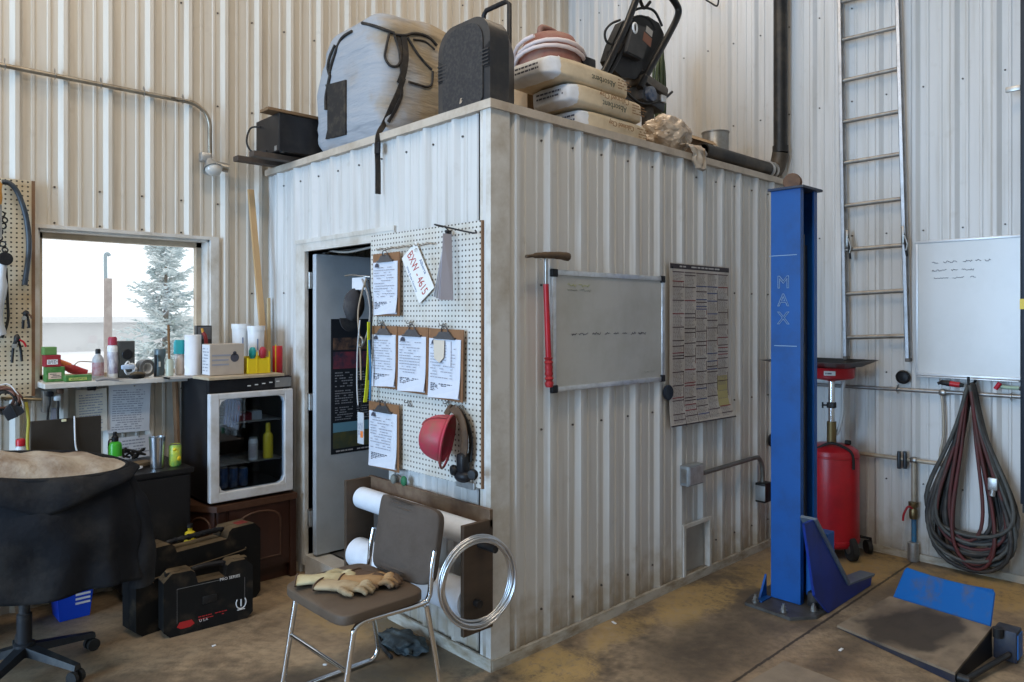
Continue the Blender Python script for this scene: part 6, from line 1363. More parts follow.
# conduit and spot lamp on the window wall
CZ, CY = 2.93, 2.205
t = Thing('conduit_light', 'wall conduit bending down to a small caged flood lamp over the window', 'lamp', (-.41, 2.21, 2.5))
bm = nb(); tube(bm, [(-3.2, CY, CZ), (-.75, CY, CZ), (-.65, CY, CZ), (-.55, CY, CZ), (-.50, CY, CZ - .006), (-.44, CY, CZ - .045), (-.412, CY, CZ - .11), (-.410, CY, CZ - .20), (-.408, CY, CZ - .33)], .0135, 12, k=3); t.W('conduit', bm, mat('conduit_steel', (.36, .32, .26), .38, .8, (.22, .18, .13), 14), 60)
for x in (-1.49, -1.26, -1.03, -.80, -.575):
    bm = nb(); tube(bm, [(x, CY + .012, CZ + .035), (x, CY - .004, CZ + .022), (x, CY - .0165, CZ), (x, CY + .004, CZ - .016)], 0, 4, k=3, flat=(.009, .0016), up=(1, 0, 0)); t.W('pipe_mount', bm, STEEL, 60)
bm = nb(); c = Vector((-.415, 2.185, 2.575)); box(bm, c + Vector((-.03, .0, .02)), (.07, .06, .06), .012); lathe(bm, [(.022, -.02), (.03, 0), (.05, .04), (.062, .055), (.056, .055), (.045, .045), (0, .035)], c + Vector((-.01, -.02, -.01)), 20, (.1, -.5, -.85)); t.W('lamp_housing', bm, GALV, 40)
bm = nb(); blob(bm, c + Vector((.0, -.05, -.055)), (.052, .048, .045), 3); t.W('lamp_glass', bm, mat('dirty_lamp_glass', (.52, .50, .46), .15), 60)
bm = nb(); lathe(bm, [(.012, 0), (.024, .0), (.030, .05), (.028, .075), (0, .07)], c + Vector((.03, -.02, -.02)), 16, (1, -.3, -.25)); t.W('knuckle', bm, STEEL, 40)
# ================================================================== on the office's front wall
YP = -.030
fq = lambda px, py, Y=YP: P(px, py, y=Y)
# chipping hammer / scraper
t = Thing('long_hammer', 'rusty headed scaling hammer with red handle beside the whiteboard', 'hammer', fq(549, 388))
a, b = fq(526, 256.5, -.06), fq(568, 257, -.06)
bm = nb(); tube(bm, [a, fq(536, 255.5, -.06), fq(548, 255.2, -.06), fq(560, 255.6, -.06), b], [.008, .014, .017, .019, .021], 10, k=4); t.W('head', bm, mat('rusty_head', (.13, .085, .05), .7, .4, (.06, .045, .035), 16), 50)
bm = nb(); cyl(bm, fq(546, 258, -.06), fq(546, 284, -.055), .009, None, 12); t.W('shaft', bm, STEEL, 50)
bm = nb(); cyl(bm, fq(546, 284, -.055), fq(548.5, 357, -.048), .0135, .0145, 14); t.W('handle', bm, RED, 50)
bm = nb(); p0, p1 = fq(548.5, 357, -.048), fq(549.3, 387, -.046); d_ = (p1 - p0); L_ = d_.length; lathe(bm, [(0, 0)] + [(.0185 + .0035 * math.cos(i * PI * .9), L_ * (i + .3) / 13) for i in range(12)] + [(.017, L_), (0, L_)], p0, 16, d_); t.W('grip', bm, mat('red_rubber', (.36, .015, .02), .55), 50)
bm = nb(); cyl(bm, fq(541, 259.5, -.023), fq(541, 259.5, -.075), .004, None, 8); cyl(bm, fq(553, 259.5, -.023), fq(553, 259.5, -.075), .004, None, 8); t.W('wall_hooks', bm, STEEL, 40)
# whiteboard
def whiteboard(name, label, M, w, h, fw, mframe, corners, tone, thing_base):
    t = Thing(name, label, 'whiteboard', thing_base)
    bm = nb(); rect(bm, M, -w / 2 + fw * .6, -h / 2 + fw * .6, w / 2 - fw * .6, h / 2 - fw * .6, lift=0, th=.010); t.W('writing_surface', bm, tone)
    for nm, x0, y0, x1, y1 in (('frame_rail', -w / 2, -h / 2, w / 2, -h / 2 + fw), ('frame_rail', -w / 2, h / 2 - fw, w / 2, h / 2), ('frame_stile', -w / 2, -h / 2 + fw, -w / 2 + fw, h / 2 - fw), ('frame_stile', w / 2 - fw, -h / 2 + fw, w / 2, h / 2 - fw)):
        bm = nb(); box(bm, ((x0 + x1) / 2, (y0 + y1) / 2, .008), (x1 - x0, y1 - y0, .017), .003); bm.transform(M); t.W(nm, bm, mframe, 40)
    if corners:
        for sx in (-1, 1):
            for sy in (-1, 1):
                bm = nb(); box(bm, (sx * (w / 2 - .016), sy * (h / 2 - .016), .009), (.040, .040, .024), .006); bm.transform(M); t.W('corner_cap', bm, BLK, 40)
    return t
a, b = fq(551, 330, -.03), fq(663, 330, -.03); z1, z0 = fq(551, 269.5, -.03).z, fq(551, 392.5, -.03).z
w_, h_ = b.x - a.x, z1 - z0; M = onY((a.x + b.x) / 2, -.026, (z0 + z1) / 2)
GWB = mat('grimy_whiteboard', (.46, .455, .43), .3, 0, (.37, .36, .32), 3, .5, spec=.5)
t = whiteboard('whiteboard', 'grimy framed whiteboard with black corners on the office front wall', M, w_, h_, .026, ALU, True, GWB, (M.translation.x, -.03, z0))
PEN = mat('pen_ink', (.10, .10, .12), .7); PENF = mat('faded_pen', (.33, .34, .30), .7); PENG = mat('faded_green_pen', (.42, .44, .20), .7)
S = M @ Matrix.Translation((0, 0, .010)); 
for nm, mm, args in (('handwritten_text', PEN, (-w_ * .35, -h_ * .03, w_ * .48, .010, .0016, 3)), ('handwritten_text', PEN, (w_ * .17, -h_ * .035, w_ * .12, .014, .0016, 4)), ('green_handwriting', PENG, (-w_ * .38, h_ * .38, w_ * .12, .012, .0016, 5)), ('faded_handwriting', PENF, (-w_ * .38, h_ * .34, w_ * .18, .012, .0014, 6)), ('faded_handwriting', PENF, (w_ * .3, -h_ * .40, w_ * .1, .008, .001, 8))):
    bm = nb(); scrawl(bm, S, *args); t.W(nm, bm, mm)
# big wall chart: columns of small print
a, b = fq(670, 345), fq(729.5, 345); zt, zb = fq(698, 264.5).z, fq(698, 422).z
w_, h_ = b.x - a.x, zt - zb; M = onY((a.x + b.x) / 2, -.027, (zt + zb) / 2)
t = Thing('wall_chart', 'tall curling chart of small printed columns on the office front wall', 'chart', (M.translation.x, -.03, zb))
def curl(p):
    """the loose foot of the sheet curls off the wall"""
    k = max(0., (-p.y / h_ - .30) / .2); return Vector((p.x * (1 + .03 * k), p.y, p.z + .045 * k * k * (.4 + .6 * (p.x / w_ + .5))))
def cquad(bm, x0, y0, x1, y1, l, m=1):
    for i in range(m):
        for j in range(1): bm.faces.new([bm.verts.new(M @ curl(Vector((x, y, l)))) for x, y in ((x0, y0 + (y1 - y0) * i / m), (x1, y0 + (y1 - y0) * i / m), (x1, y0 + (y1 - y0) * (i + 1) / m), (x0, y0 + (y1 - y0) * (i + 1) / m))])
bm = nb(); cquad(bm, -w_ / 2, -h_ / 2, w_ / 2, h_ / 2, 0, 24); bmesh.ops.remove_doubles(bm, verts=bm.verts[:], dist=1e-5)
sh = t.W('sheet', bm, mat('aged_paper', (.52, .48, .44), .6, 0, (.42, .36, .29), 4)); md = sh.modifiers.new('thickness', 'SOLIDIFY'); md.thickness = .0015; md.offset = 0
bm = nb(); cquad(bm, -w_ / 2 + .004, h_ / 2 - .035, w_ / 2 - .004, h_ / 2 - .006, .0016); cquad(bm, -w_ / 2, -h_ / 2, w_ / 2, -h_ / 2 + .008, .0016); t.W('title_band', bm, mat('chart_black', (.04, .03, .035), .6))
bm = nb(); text_m = mat('title_print', (.45, .43, .42), .6); lines(bm, M @ Matrix.Translation((0, h_ / 2 - .020, .0022)), w_ * .7, .014, 1, random.Random(4), .9, .6); t.W('title_text', bm, text_m)
rg = random.Random(17); cols = 5; cw = w_ * .94 / cols; inks = {k: nb() for k in ('text', 'rule', 'red', 'blue')}
for c_ in range(cols):
    x0 = -w_ * .47 + c_ * cw + .008; x1 = x0 + cw - .014; y = h_ / 2 - .05; k = 0
    while y > -h_ / 2 + .02:
        if k % 9 == 0 or rg.random() < .06:
            which = 'rule' if rg.random() < .62 else ('red' if c_ in (0, 1, 4) else 'blue'); cquad(inks[which], x0, y - .006, x1 + .008, y, .0017); y -= .009
        l = x0 + .004
        end = x1 - rg.random() * .03
        while l < end:
            e_ = min(end, l + rg.uniform(.008, .026)); cquad(inks['text'], l, y - .0032, e_, y, .0016); l = e_ + .005
        y -= .0078; k += 1
    for q_ in range(7):
        yy = h_ / 2 - .07 - rg.random() * (h_ - .12); cquad(inks['rule' if rg.random() < .7 else 'red'], x1 + .003, yy - rg.uniform(.02, .09), x1 + .008, yy, .0017)
t.W('small_print', inks['text'], mat('chart_print', (.23, .20, .19), .7)); t.W('heading_print', inks['rule'], mat('chart_rule', (.09, .055, .06), .7)); t.W('red_print', inks['red'], mat('chart_red', (.24, .035, .045), .7)); t.W('blue_print', inks['blue'], mat('chart_blue', (.06, .08, .20), .7))
bm = nb(); cquad(bm, w_ * .28, -h_ * .42, w_ * .46, -h_ * .22, .0015, 4); t.W('yellow_panel', bm, mat('chart_yellow', (.42, .36, .16), .7))
for sx in (-1, 1): 
    bm = nb(); lathe(bm, [(0, 0), (.006, 0), (.007, .004), (0, .007)], M @ Vector((sx * w_ * .46, h_ * .47, .001)), 10, (0, -1, 0)); t.W('hanging_pin', bm, BLK2, 40)
# round black magnet, boxes, conduit
bm = nb(); c = fq(667.5, 392.5, -.024); lathe(bm, [(0, 0), (.045, 0), (.046, .008), (.040, .014), (.012, .012), (0, .012)], c, 28, (0, -1, 0)); one('round_black_disc', bm, mat('blueblack_disc', (.012, .018, .030), .4), 'round black disc on the wall left of the curling chart', 'disc', None, 40)
t = Thing('junction_box', 'grey junction box with conduit arching to a second box by the blue column', 'junction box', fq(692, 484))
x0, x1 = fq(685, 475, -.06).x, fq(700, 475, -.06).x; z1, z0 = fq(692, 464.5, -.06).z, fq(692, 484.5, -.06).z
bm = nb(); box2(bm, (x0, -.085, z0), (x1, -.0245, z1), .004); t.W('box', bm, mat('grey_box', (.30, .32, .33), .5, .3, (.22, .22, .21), 9), 40)
bm = nb(); box2(bm, (x0 + .008, -.089, z0 + .008), (x1 - .008, -.0855, z1 - .008), .001); t.W('cover_plate', bm, ALU)
bm = nb(); box2(bm, (x0 - .004, -.07, z0 + .02), (x0 - .0005, -.035, z1 - .02)); t.W('knockout', bm, STEEL)
zc = (z0 + z1) / 2 - .012; x2 = 2.425
tube_pts = [(x1, -.055, zc), (x1 + .3, -.055, zc + .004), (x2 - .11, -.055, zc + .008), (x2 - .05, -.055, zc - .004), (x2 - .012, -.055, zc - .05), (x2, -.055, zc - .11), (x2, -.055, .475)]
bm = nb(); tube(bm, tube_pts, .0145, 12, k=4); t.W('conduit', bm, mat('grey_conduit', (.22, .22, .21), .42, .7, (.14, .13, .11), 12), 60)
bm = nb(); box2(bm, (x2 - .045, -.095, .345), (x2 + .055, -.0245, .475), .004); t.W('lower_box', bm, BLK2, 40)
bm = nb(); box2(bm, (x2 - .055, -.10, .36), (x2 - .0455, -.03, .46), .003); t.W('box_lid', bm, MATS['grey_box'], 40)
bm = nb(); c = fq(771, 440, -.024); lathe(bm, [(0, 0), (.045, 0), (.048, .01), (.03, .02), (0, .02)], c, 24, (0, -1, 0)); one('mounted_disc', bm, BLK2, 'round dark cap on the office wall beside the blue column', 'cap', None, 40)
# low hatch
t = Thing('access_hatch', 'small grey access hatch framed in white low on the office wall', 'hatch', ((HX0 + HX1) / 2, -.02, HZ0))
bm = nb(); F_ = .022
box2(bm, (HX0 - F_, -.036, HZ0), (HX0, -.0245, HZ1 + F_)); box2(bm, (HX1, -.036, HZ0), (HX1 + F_, -.0245, HZ1 + F_)); box2(bm, (HX0, -.036, HZ1), (HX1, -.0245, HZ1 + F_)); box2(bm, (HX0 - .002, -.0245, HZ0), (HX0, -.001, HZ1)); box2(bm, (HX1, -.0245, HZ0), (HX1 + .002, -.001, HZ1)); t.W('hatch_frame', bm, TRIMW)
bm = nb(); box2(bm, (HX0 + .002, .004, HZ0 + .002), (HX1 - .002, .016, HZ1 - .002), .002); t.W('hatch_panel', bm, mat('hatch_grey', (.36, .355, .34), .45, .2, (.28, .26, .23), 5))

# ================================================================== vehicle lift
t = Thing('vehicle_lift', 'blue single column lift with MAX outlined on it and a low steel platform', 'lift', (1.78, -.60, 0))
CX0, CX1, CY0, CY1, CH = 1.675, 1.885, -.665, -.495, 2.30
bm = nb(); th = .012; lip = .038
prof = [(CX0, CY0), (CX0, CY1), (CX1, CY1), (CX1, CY0), (CX1 - lip, CY0), (CX1 - lip, CY0 + th), (CX1 - th, CY0 + th), (CX1 - th, CY1 - th), (CX0 + th, CY1 - th), (CX0 + th, CY0 + th), (CX0 + lip, CY0 + th), (CX0 + lip, CY0)]
prism(bm, [(x, y, .02) for x, y in prof], (0, 0, CH - .02)); t.W('column', bm, BLUE)
bm = nb(); box2(bm, (CX0 - .018, CY0 - .025, CH), (CX1 + .018, CY1 + .012, CH + .014), .002); t.W('top_plate', bm, mat('dark_navy', (.015, .03, .07), .5, 0, (.05, .045, .04), 9))
bm = nb(); lathe(bm, [(0, -.03), (.045, -.03), (.05, -.02), (.035, -.01), (.035, .01), (.05, .02), (.045, .03), (0, .03)], (CX1 - .05, CY1 - .05, CH + .066), 24, (1, .3, 0)); box2(bm, (CX1 - .09, CY1 - .09, CH + .0145), (CX1 - .01, CY1 - .01, CH + .03)); t.W('pulley', bm, RUST, 40)
bm = nb(); box2(bm, (CX0 + .045, CY0 + .035, .30), (CX1 - .045, CY1 - .03, 2.0), .004); t.W('inner_carriage', bm, mat('carriage_dark', (.012, .018, .035), .5, .2))
bm = nb(); 
for z in (.3, .9, 1.5): box2(bm, (CX0 + .05, CY0 + .004, z), (CX0 + .062, CY0 + .034, z + .55))
t.W('chain', bm, BLK2)
bm = nb(); tube(bm, [(CX0 + .06, CY0 + .02, .10), (CX0 + .06, CY0 + .02, CH - .02)], .006, 8); t.W('lift_cable', bm, BLK2, 60)
MX = onX(CX0 - .0012, (CY0 + CY1) / 2 + .012, 0)
OUTL = mat('pale_outline', (.22, .33, .47), .5)
for ch, z in (('M', 1.785), ('A', 1.685), ('X', 1.585)):
    text('outlined_letter', ch, .098, OUTL, onX(CX0 - .0014, (CY0 + CY1) / 2 + .012, z) @ Matrix.Diagonal((1.0, 1.0, 1, 1)), None, outline=.0016, thing=t)
for z, l in ((1.935, .16), (1.432, .13)):
    bm = nb(); box2(bm, (CX0 - .0016, CY0 + .02, z), (CX0 - .0002, CY0 + .02 + l, z + .004)); t.W('paint_line', bm, OUTL)
bm = nb(); bz = [(1.48, -.70), (1.50, -.43), (1.62, -.40), (2.02, -.40), (2.02, -.72), (1.74, -.79), (1.60, -.79)]
prism(bm, [(x, y, .001) for x, y in bz], (0, 0, .016)); t.W('base_plate', bm, mat('base_steel', (.10, .095, .088), .5, .4, (.055, .045, .035), 9))
bm = nb(); prism(bm, [(1.56, -.50, .0175), (1.56, -.46, .0175), (1.67, -.46, .0175), (1.67, -.50, .0175)], (0, 0, .006)); prism(bm, [(1.60, -.47, .018), (1.674, -.47, .018), (1.674, -.47, .14)], (0, .012, 0)); t.W('base_gusset', bm, BLUE)
for x, y in ((1.53, -.64), (1.545, -.47), (1.66, -.745), (1.95, -.46), (1.95, -.68)):
    bm = nb(); cyl(bm, (x, y, .0172), (x, y, .028), .019, None, 16); cyl(bm, (x, y, .028), (x, y, .046), .014, None, 6); cyl(bm, (x, y, .046), (x, y, .06), .008, None, 10); t.W('anchor_bolt', bm, STEEL, 40)
bm = nb(); box2(bm, (1.70, -.775, .0175), (1.80, -.69, .095), .006); cyl(bm, (1.699, -.735, .058), (1.69, -.735, .058), .022, None, 16); t.W('latch_block', bm, BLK2, 40)
# side gusset plate of the carriage, with its flange
gy = -.80; gq = lambda px, py: P(px, py, y=gy)
A_, B_, C2, D2 = gq(804.5, 524), gq(813.5, 520), gq(847, 585), gq(872, 598)
E2, F2 = gq(815, 596), gq(837, 623); kf = (E2.z - .004) / (E2.z - F2.z)
poly = [(A_.x, A_.z), (B_.x, B_.z), (C2.x, C2.z), (D2.x, .055), (D2.x - .02, .004), (E2.x + (F2.x - E2.x) * kf, .004), (E2.x, E2.z)]
bm = nb(); prism(bm, [(x, gy, z) for x, z in poly], (0, .014, 0)); t.W('carriage_plate', bm, mat('deep_blue', (.008, .035, .26), .42, 0, (.008, .025, .14), 4))
bm = nb(); fl = [(B_.x, B_.z), (C2.x, C2.z), (D2.x, .055)]
for (xa, za), (xb, zb_) in zip(fl, fl[1:]): prism(bm, [(xa, gy - .012, za), (xb, gy - .012, zb_), (xb + .018, gy - .012, zb_ + .012), (xa + .018, gy - .012, za + .008)], (0, .085, 0))
t.W('carriage_flange', bm, mat('grey_blue_edge', (.12, .15, .18), .5, 0, (.07, .10, .20), 9))
bm = nb(); box2(bm, (1.74, gy + .0145, .06), (1.83, CY0 - .001, .42), .004); t.W('carriage_block', bm, BLUE)
# platform
BL, FL, FR_, BR = P(837, 625, z=.014), P(955, 672.5, z=.052), P(992, 627, z=.14), P(890, 596, z=.085)
DECK = mat('dirty_deck', (.20, .15, .10), .75, bump=.15, bscale=40); nt = DECK.node_tree
tc = N(nt, 'ShaderNodeTexCoord'); n1 = N(nt, 'ShaderNodeTexNoise'); n1.inputs['Scale'].default_value = 7; n1.inputs['Detail'].default_value = 7; nt.links.new(tc.outputs['Object'], n1.inputs['Vector'])
vd = N(nt, 'ShaderNodeVectorMath', operation='DISTANCE'); nt.links.new(tc.outputs['Object'], vd.inputs[0]); vd.inputs[1].default_value = (BL + FL + FR_ + BR) / 4 - Vector((1.76, -.62, 0))
stain = mth(nt, 'SUBTRACT', 1., ramp(nt, mth(nt, 'ADD', vd.outputs['Value'], mth(nt, 'MULTIPLY_ADD', n1.outputs['Fac'], .30, -.15)), .17, .27))
nt.links.new(mixc(nt, mth(nt, 'MULTIPLY', stain, .88), mixc(nt, ramp(nt, n1.outputs['Fac'], .4, .7), (.24, .18, .12), (.13, .095, .065)), (.030, .023, .018)), nt.nodes['Principled BSDF'].inputs['Base Color'])
NAV = mat('navy_steel', (.022, .026, .045), .5, .2, (.06, .05, .042), 8)
BEND = mat('black_end', (.012, .013, .017), .5, .2)
dn = Vector((0, 0, -1))
bm = nb(); prism(bm, [BL, FL, FR_, BR], dn * .012); t.W('platform_deck', bm, DECK)
inn = lambda p, k: p + ((BL + FL + FR_ + BR) / 4 - p) * k
def skirt(nm, a, b, ha, hb, m, off):
    bm = nb(); a2, b2 = a + dn * .0125, b + dn * .0125; o = Vector(off)
    prism(bm, [a2, b2, b2 + dn * hb, a2 + dn * ha], o); t.W(nm, bm, m)
skirt('platform_side', BL, FL, .001, .036, NAV, (.012, 0, 0))
skirt('platform_end', FL + Vector((.014, 0, 0)), FR_, .036, FR_.z - .015, BEND, (.0, .012, 0))
skirt('platform_rear', FR_ + Vector((-.012, .014, 0)), BR, FR_.z - .015, BR.z - .015, NAV, (-.012, 0, 0))
c = FR_ + Vector((.035, -.055, 0)); bm = nb(); box2(bm, (c.x - .045, c.y - .045, .002), (c.x + .05, c.y + .048, FR_.z + .005), .006); t.W('end_bracket', bm, NAV, 40)
bm = nb(); box2(bm, (c.x - .038, c.y - .0495, .02), (c.x + .045, c.y - .0455, FR_.z - .01)); t.W('bracket_face', bm, BLUEW)
bm = nb(); cyl(bm, FR_ + Vector((-.03, -.03, -.03)), FR_ + Vector((-.03, -.03, .014)), .020, .022, 16); t.W('bracket_pin', bm, BLK2, 40)
bm = nb(); cyl(bm, FL + Vector((.03, -.035, -.028)), FR_ + Vector((-.02, -.07, -.10)), .013, None, 12); t.W('end_rod', bm, BLK2, 50)
bm = nb(); cyl(bm, FL + Vector((.03, -.003, -.028)), FL + Vector((.03, -.05, -.028)), .018, None, 14); t.W('pivot_bolt', bm, BLK2, 40)
ed = (FR_ - BR); on = Vector((-ed.y, ed.x, 0)).normalized(); on = on if on.x > 0 else -on
a, b = BR + on * .006 + ed * .02 + dn * .01, FR_ + on * .006 - ed * .03 + dn * .02
d, c2 = P(904, 567, x=a.x + .05), P(994, 590, x=b.x + .07)
m_ = [c2 + (d - c2) * k / 6 for k in range(7)]
edge = [m_[0] + dn * .02, m_[0] + (d - c2) * .02] + [p + dn * .012 * math.sin(PI * (k + 1) / 6) for k, p in enumerate(m_[1:6])] + [m_[6] - (d - c2) * .03, m_[6] + dn * .018]
prism_bm = nb(); prism(prism_bm, [a, b] + edge, on * .010); t.W('wheel_stop_flap', prism_bm, BLUEW)

# ================================================================== oil drainer behind the lift
OX, OY = 2.738, -.388
t = Thing('oil_drainer', 'red rolling oil drainer tank with a wide black catch pan', 'oil drainer', (OX, OY, 0))
bm = nb(); lathe(bm, [(0, .075), (.15, .075), (.17, .095), (.172, .10), (.172, .68), (.165, .705), (.12, .735), (0, .745)], (OX, OY, 0), 36); t.W('tank', bm, RED, 40)
bm = nb(); lathe(bm, [(.1725, .11), (.175, .112), (.175, .125), (.1725, .127), (.1725, .11)], (OX, OY, 0), 36); lathe(bm, [(.1725, .66), (.175, .662), (.175, .675), (.1725, .677), (.1725, .66)], (OX, OY, 0), 36); t.W('tank_seam', bm, RED, 40)
rt = Vector((RT[0], RT[1], 0)); fw = Vector((FW[0], FW[1], 0))
for s in (-.15, .065):
    c = Vector((OX, OY, .075)) + rt * s - fw * .15
    bm = nb(); lathe(bm, [(.0, -.022), (.055, -.022), (.075, -.018), (.0745, .018), (.055, .022), (0, .022)], c, 24, rt); t.W('wheel', bm, RUB, 40)
    bm = nb(); lathe(bm, [(0, -.026), (.03, -.026), (.03, .026), (0, .026)], c, 16, rt); t.W('wheel_hub', bm, STEEL, 40)
c = Vector((OX, OY, 0)) + rt * .245 + fw * .0
bm = nb(); lathe(bm, [(0, -.014), (.045, -.014), (.046, .014), (0, .014)], c + Vector((0, 0, .046)), 20, rt); tube(bm, [c + Vector((0, 0, .046)) + rt * .02, c + Vector((0, 0, .10)) + rt * .018, c + Vector((0, 0, .115)) - rt * .05], .010, 8); t.W('swivel_caster', bm, BLK2, 40)
bm = nb(); cyl(bm, (OX, OY, .745), (OX, OY, .89), .030, None, 18); t.W('collet', bm, mat('brass_dark', (.20, .14, .06), .45, .7), 40)
bm = nb(); cyl(bm, (OX, OY, .89), (OX, OY, 1.16), .021, None, 18); t.W('riser_tube', bm, CHROME, 40)
bm = nb(); c = Vector((OX, OY, 1.0)); cyl(bm, c - rt * .021, c - rt * .065, .006, None, 10); cyl(bm, c - rt * .06 + Vector((0, 0, -.02)), c - rt * .06 + Vector((0, 0, .02)), .006, None, 8); box(bm, c, (.05, .05, .04), .006); t.W('lock_knob', bm, BLK2, 40)
bm = nb(); p0 = Vector((OX, OY, .755)) + rt * .07; tube(bm, [Vector((OX, OY, 1.17)) + rt * .09, Vector((OX, OY, 1.10)) + rt * .075, Vector((OX, OY, .95)) + rt * .075, Vector((OX, OY, .84)) + rt * .05, Vector((OX, OY, .80)) + rt * .03], .012, 10, k=5); t.W('drain_hose', bm, mat('clear_hose', (.45, .45, .44), .3), 60)
bm = nb(); tube(bm, [Vector((OX, OY, .72)) - rt * .12 - fw * .06, Vector((OX, OY, .76)) - rt * .04 - fw * .1, Vector((OX, OY, .71)) + rt * .06 - fw * .155, Vector((OX, OY, .60)) + rt * .07 - fw * .168], .009, 8, k=5); t.W('strap', bm, RUB, 60)
bm = nb(); box(bm, Vector((OX, OY, .745)) + rt * .11, (.07, .04, .03), .008, rot(0, .3, .4)); t.W('filler_cap', bm, BLK, 40)
bm = nb(); lathe(bm, [(.02, 1.16), (.03, 1.165), (.13, 1.18), (.142, 1.19), (.146, 1.25), (.150, 1.255), (.138, 1.255), (.13, 1.195), (0, 1.18)], (OX, OY, 0), 32); t.W('drain_bowl', bm, RED, 40)
bm = nb(); c = Vector((OX, OY, 1.222)); d = (-fw * .88 - rt * .47).normalized(); M = plane_M(c + d * .1455, Vector((-d.y, d.x, 0)), (0, 0, 1)); rect(bm, M, -.035, -.014, .035, .016, lift=0, th=.002); lb = t.W('label_plate', bm, mat('label_cream', (.62, .58, .52), .5)); bm = nb(); lines(bm, M @ Matrix.Translation((0, 0, .0022)), .05, .014, 1, random.Random(2), 1, .7); t.W('label_text', bm, INK, None, lb)
qx, qy = 2.665, -.335; hw, hb, zt, zb = .285, .16, 1.305, 1.258
bm = nb(); T_ = [bm.verts.new((qx + sx * hw, qy + sy * hw, zt)) for sx, sy in ((-1, -1), (1, -1), (1, 1), (-1, 1))]; B_ = [bm.verts.new((OX + sx * hb * .9, OY + sy * hb * .9, zb)) for sx, sy in ((-1, -1), (1, -1), (1, 1), (-1, 1))]; T2 = [bm.verts.new((qx + sx * (hw - .012), qy + sy * (hw - .012), zt)) for sx, sy in ((-1, -1), (1, -1), (1, 1), (-1, 1))]; B2 = [bm.verts.new((OX + sx * (hb * .9 - .01), OY + sy * (hb * .9 - .01), zb + .008)) for sx, sy in ((-1, -1), (1, -1), (1, 1), (-1, 1))]
for i in range(4):
    j = (i + 1) % 4; bm.faces.new((T_[i], T_[j], B_[j], B_[i])); bm.faces.new((T_[i], T_[j], T2[j], T2[i])); bm.faces.new((T2[i], T2[j], B2[j], B2[i]))
bm.faces.new(B_); bm.faces.new(B2); t.W('catch_pan', bm, mat('pan_black', (.012, .012, .012), .35, .2))

# ================================================================== on the ladder wall
rq = lambda px, py, X=2.985: P(px, py, x=X)
LAD = mat('ladder_alloy', (.60, .61, .63), .35, .7, (.44, .44, .44), 14); LRG = mat('ladder_rung', (.34, .32, .29), .42, .6, (.22, .19, .16), 14)
t = Thing('ladder', 'tall aluminium ladder leaning flat on the wall behind the oil drainer', 'ladder', (2.96, -.6, 1.32))
for (pa, pb) in (((840, -60), (847, 356)), ((897, -60), (909, 358))):
    a, b = rq(*pa, 2.97), rq(*pb, 2.97); bm = nb(); d = (a - b); L_ = d.length; z = d.normalized(); x = Vector((1, 0, 0)); x = (x - z * x.dot(z)).normalized(); y = z.cross(x)
    Mx = Matrix((x, y, z)).transposed().to_4x4(); Mx.translation = (a + b) / 2
    box(bm, (.018, 0, 0), (.004, .022, L_)); box(bm, (-.012, .0095, 0), (.06, .003, L_)); box(bm, (-.026 - .014, .0, 0), (.004, .022, L_)); bm.transform(Mx); t.W('side_rail', bm, LAD)
    bm = nb(); box(bm, (-.012, 0, -L_ / 2 - .012), (.062, .026, .024), .004); bm.transform(Mx); t.W('rail_foot', bm, mat('dirty_foot', (.16, .15, .14), .7))
for i, (ya, yb) in enumerate(((2, -11), (40, 27), (81, 68.5), (122, 111), (163, 153.5), (206, 198.5), (250, 245), (294, 290.5), (337.5, 336))):
    a, b = rq(841.5 + ya * .016, ya, 2.955), rq(897.5 + yb * .034, yb, 2.955); bm = nb(); cyl(bm, a, b, .0145, None, 14); t.W('rung', bm, LRG, 50)
for px, py in ((847, 246), (903, 243)):
    c = rq(px, py, 2.935); s_ = .9
    bm = nb(); tube(bm, [c + Vector((0, 0, .10)), c + Vector((-.004, -.012, .02)), c + Vector((0, -.022, -.09))], .008, 8, k=4); hp = t.W('rung_lock', bm, BLK2, 60)
    bm = nb(); box(bm, c + Vector((.004, 0, .05)), (.03, .022, .12), .005); tube(bm, [c + Vector((-.01, -.01, .05)), c + Vector((-.012, -.03, -.01)), c + Vector((-.01, -.02, -.05))], .006, 8, k=3); t.W('lock_spring', bm, STEEL, 50, hp)
# whiteboard on the ladder wall
A_, B_, C2, D2 = rq(915.5, 240), rq(1021, 236), rq(1024, 380.5), rq(915, 375)
w_ = A_.y - B_.y; z1 = (A_.z + B_.z) / 2; z0 = (C2.z + D2.z) / 2; M = onX(2.995, (A_.y + B_.y) / 2 - .006, (z0 + z1) / 2)
t = whiteboard('whiteboard', 'clean white marker board with three handwritten lines on the ladder wall', M, w_ + .012, z1 - z0, .016, mat('white_alloy', (.62, .63, .64), .35, .3), False, mat('clean_whiteboard', (.60, .60, .585), .22, 0, (.55, .55, .53), 3, .5, spec=.5), (2.99, (A_.y + B_.y) / 2, z0))
S = M @ Matrix.Translation((0, 0, .0102)); h_ = z1 - z0; 
for args in ((-w_ * .34, h_ * .335, w_ * .52, .014, .0016, 21), (-w_ * .34, h_ * .275, w_ * .45, .012, .0015, 22), (-w_ * .32, h_ * .22, w_ * .36, .010, .0014, 23)):
    bm = nb(); scrawl(bm, S, *args); t.W('handwritten_text', bm, PEN)
bm = nb(); box(bm, (.0, -h_ / 2 - .006, .02), (w_ * .96, .008, .035), .002); bm.transform(M); t.W('pen_tray', bm, MATS['white_alloy'], 40)
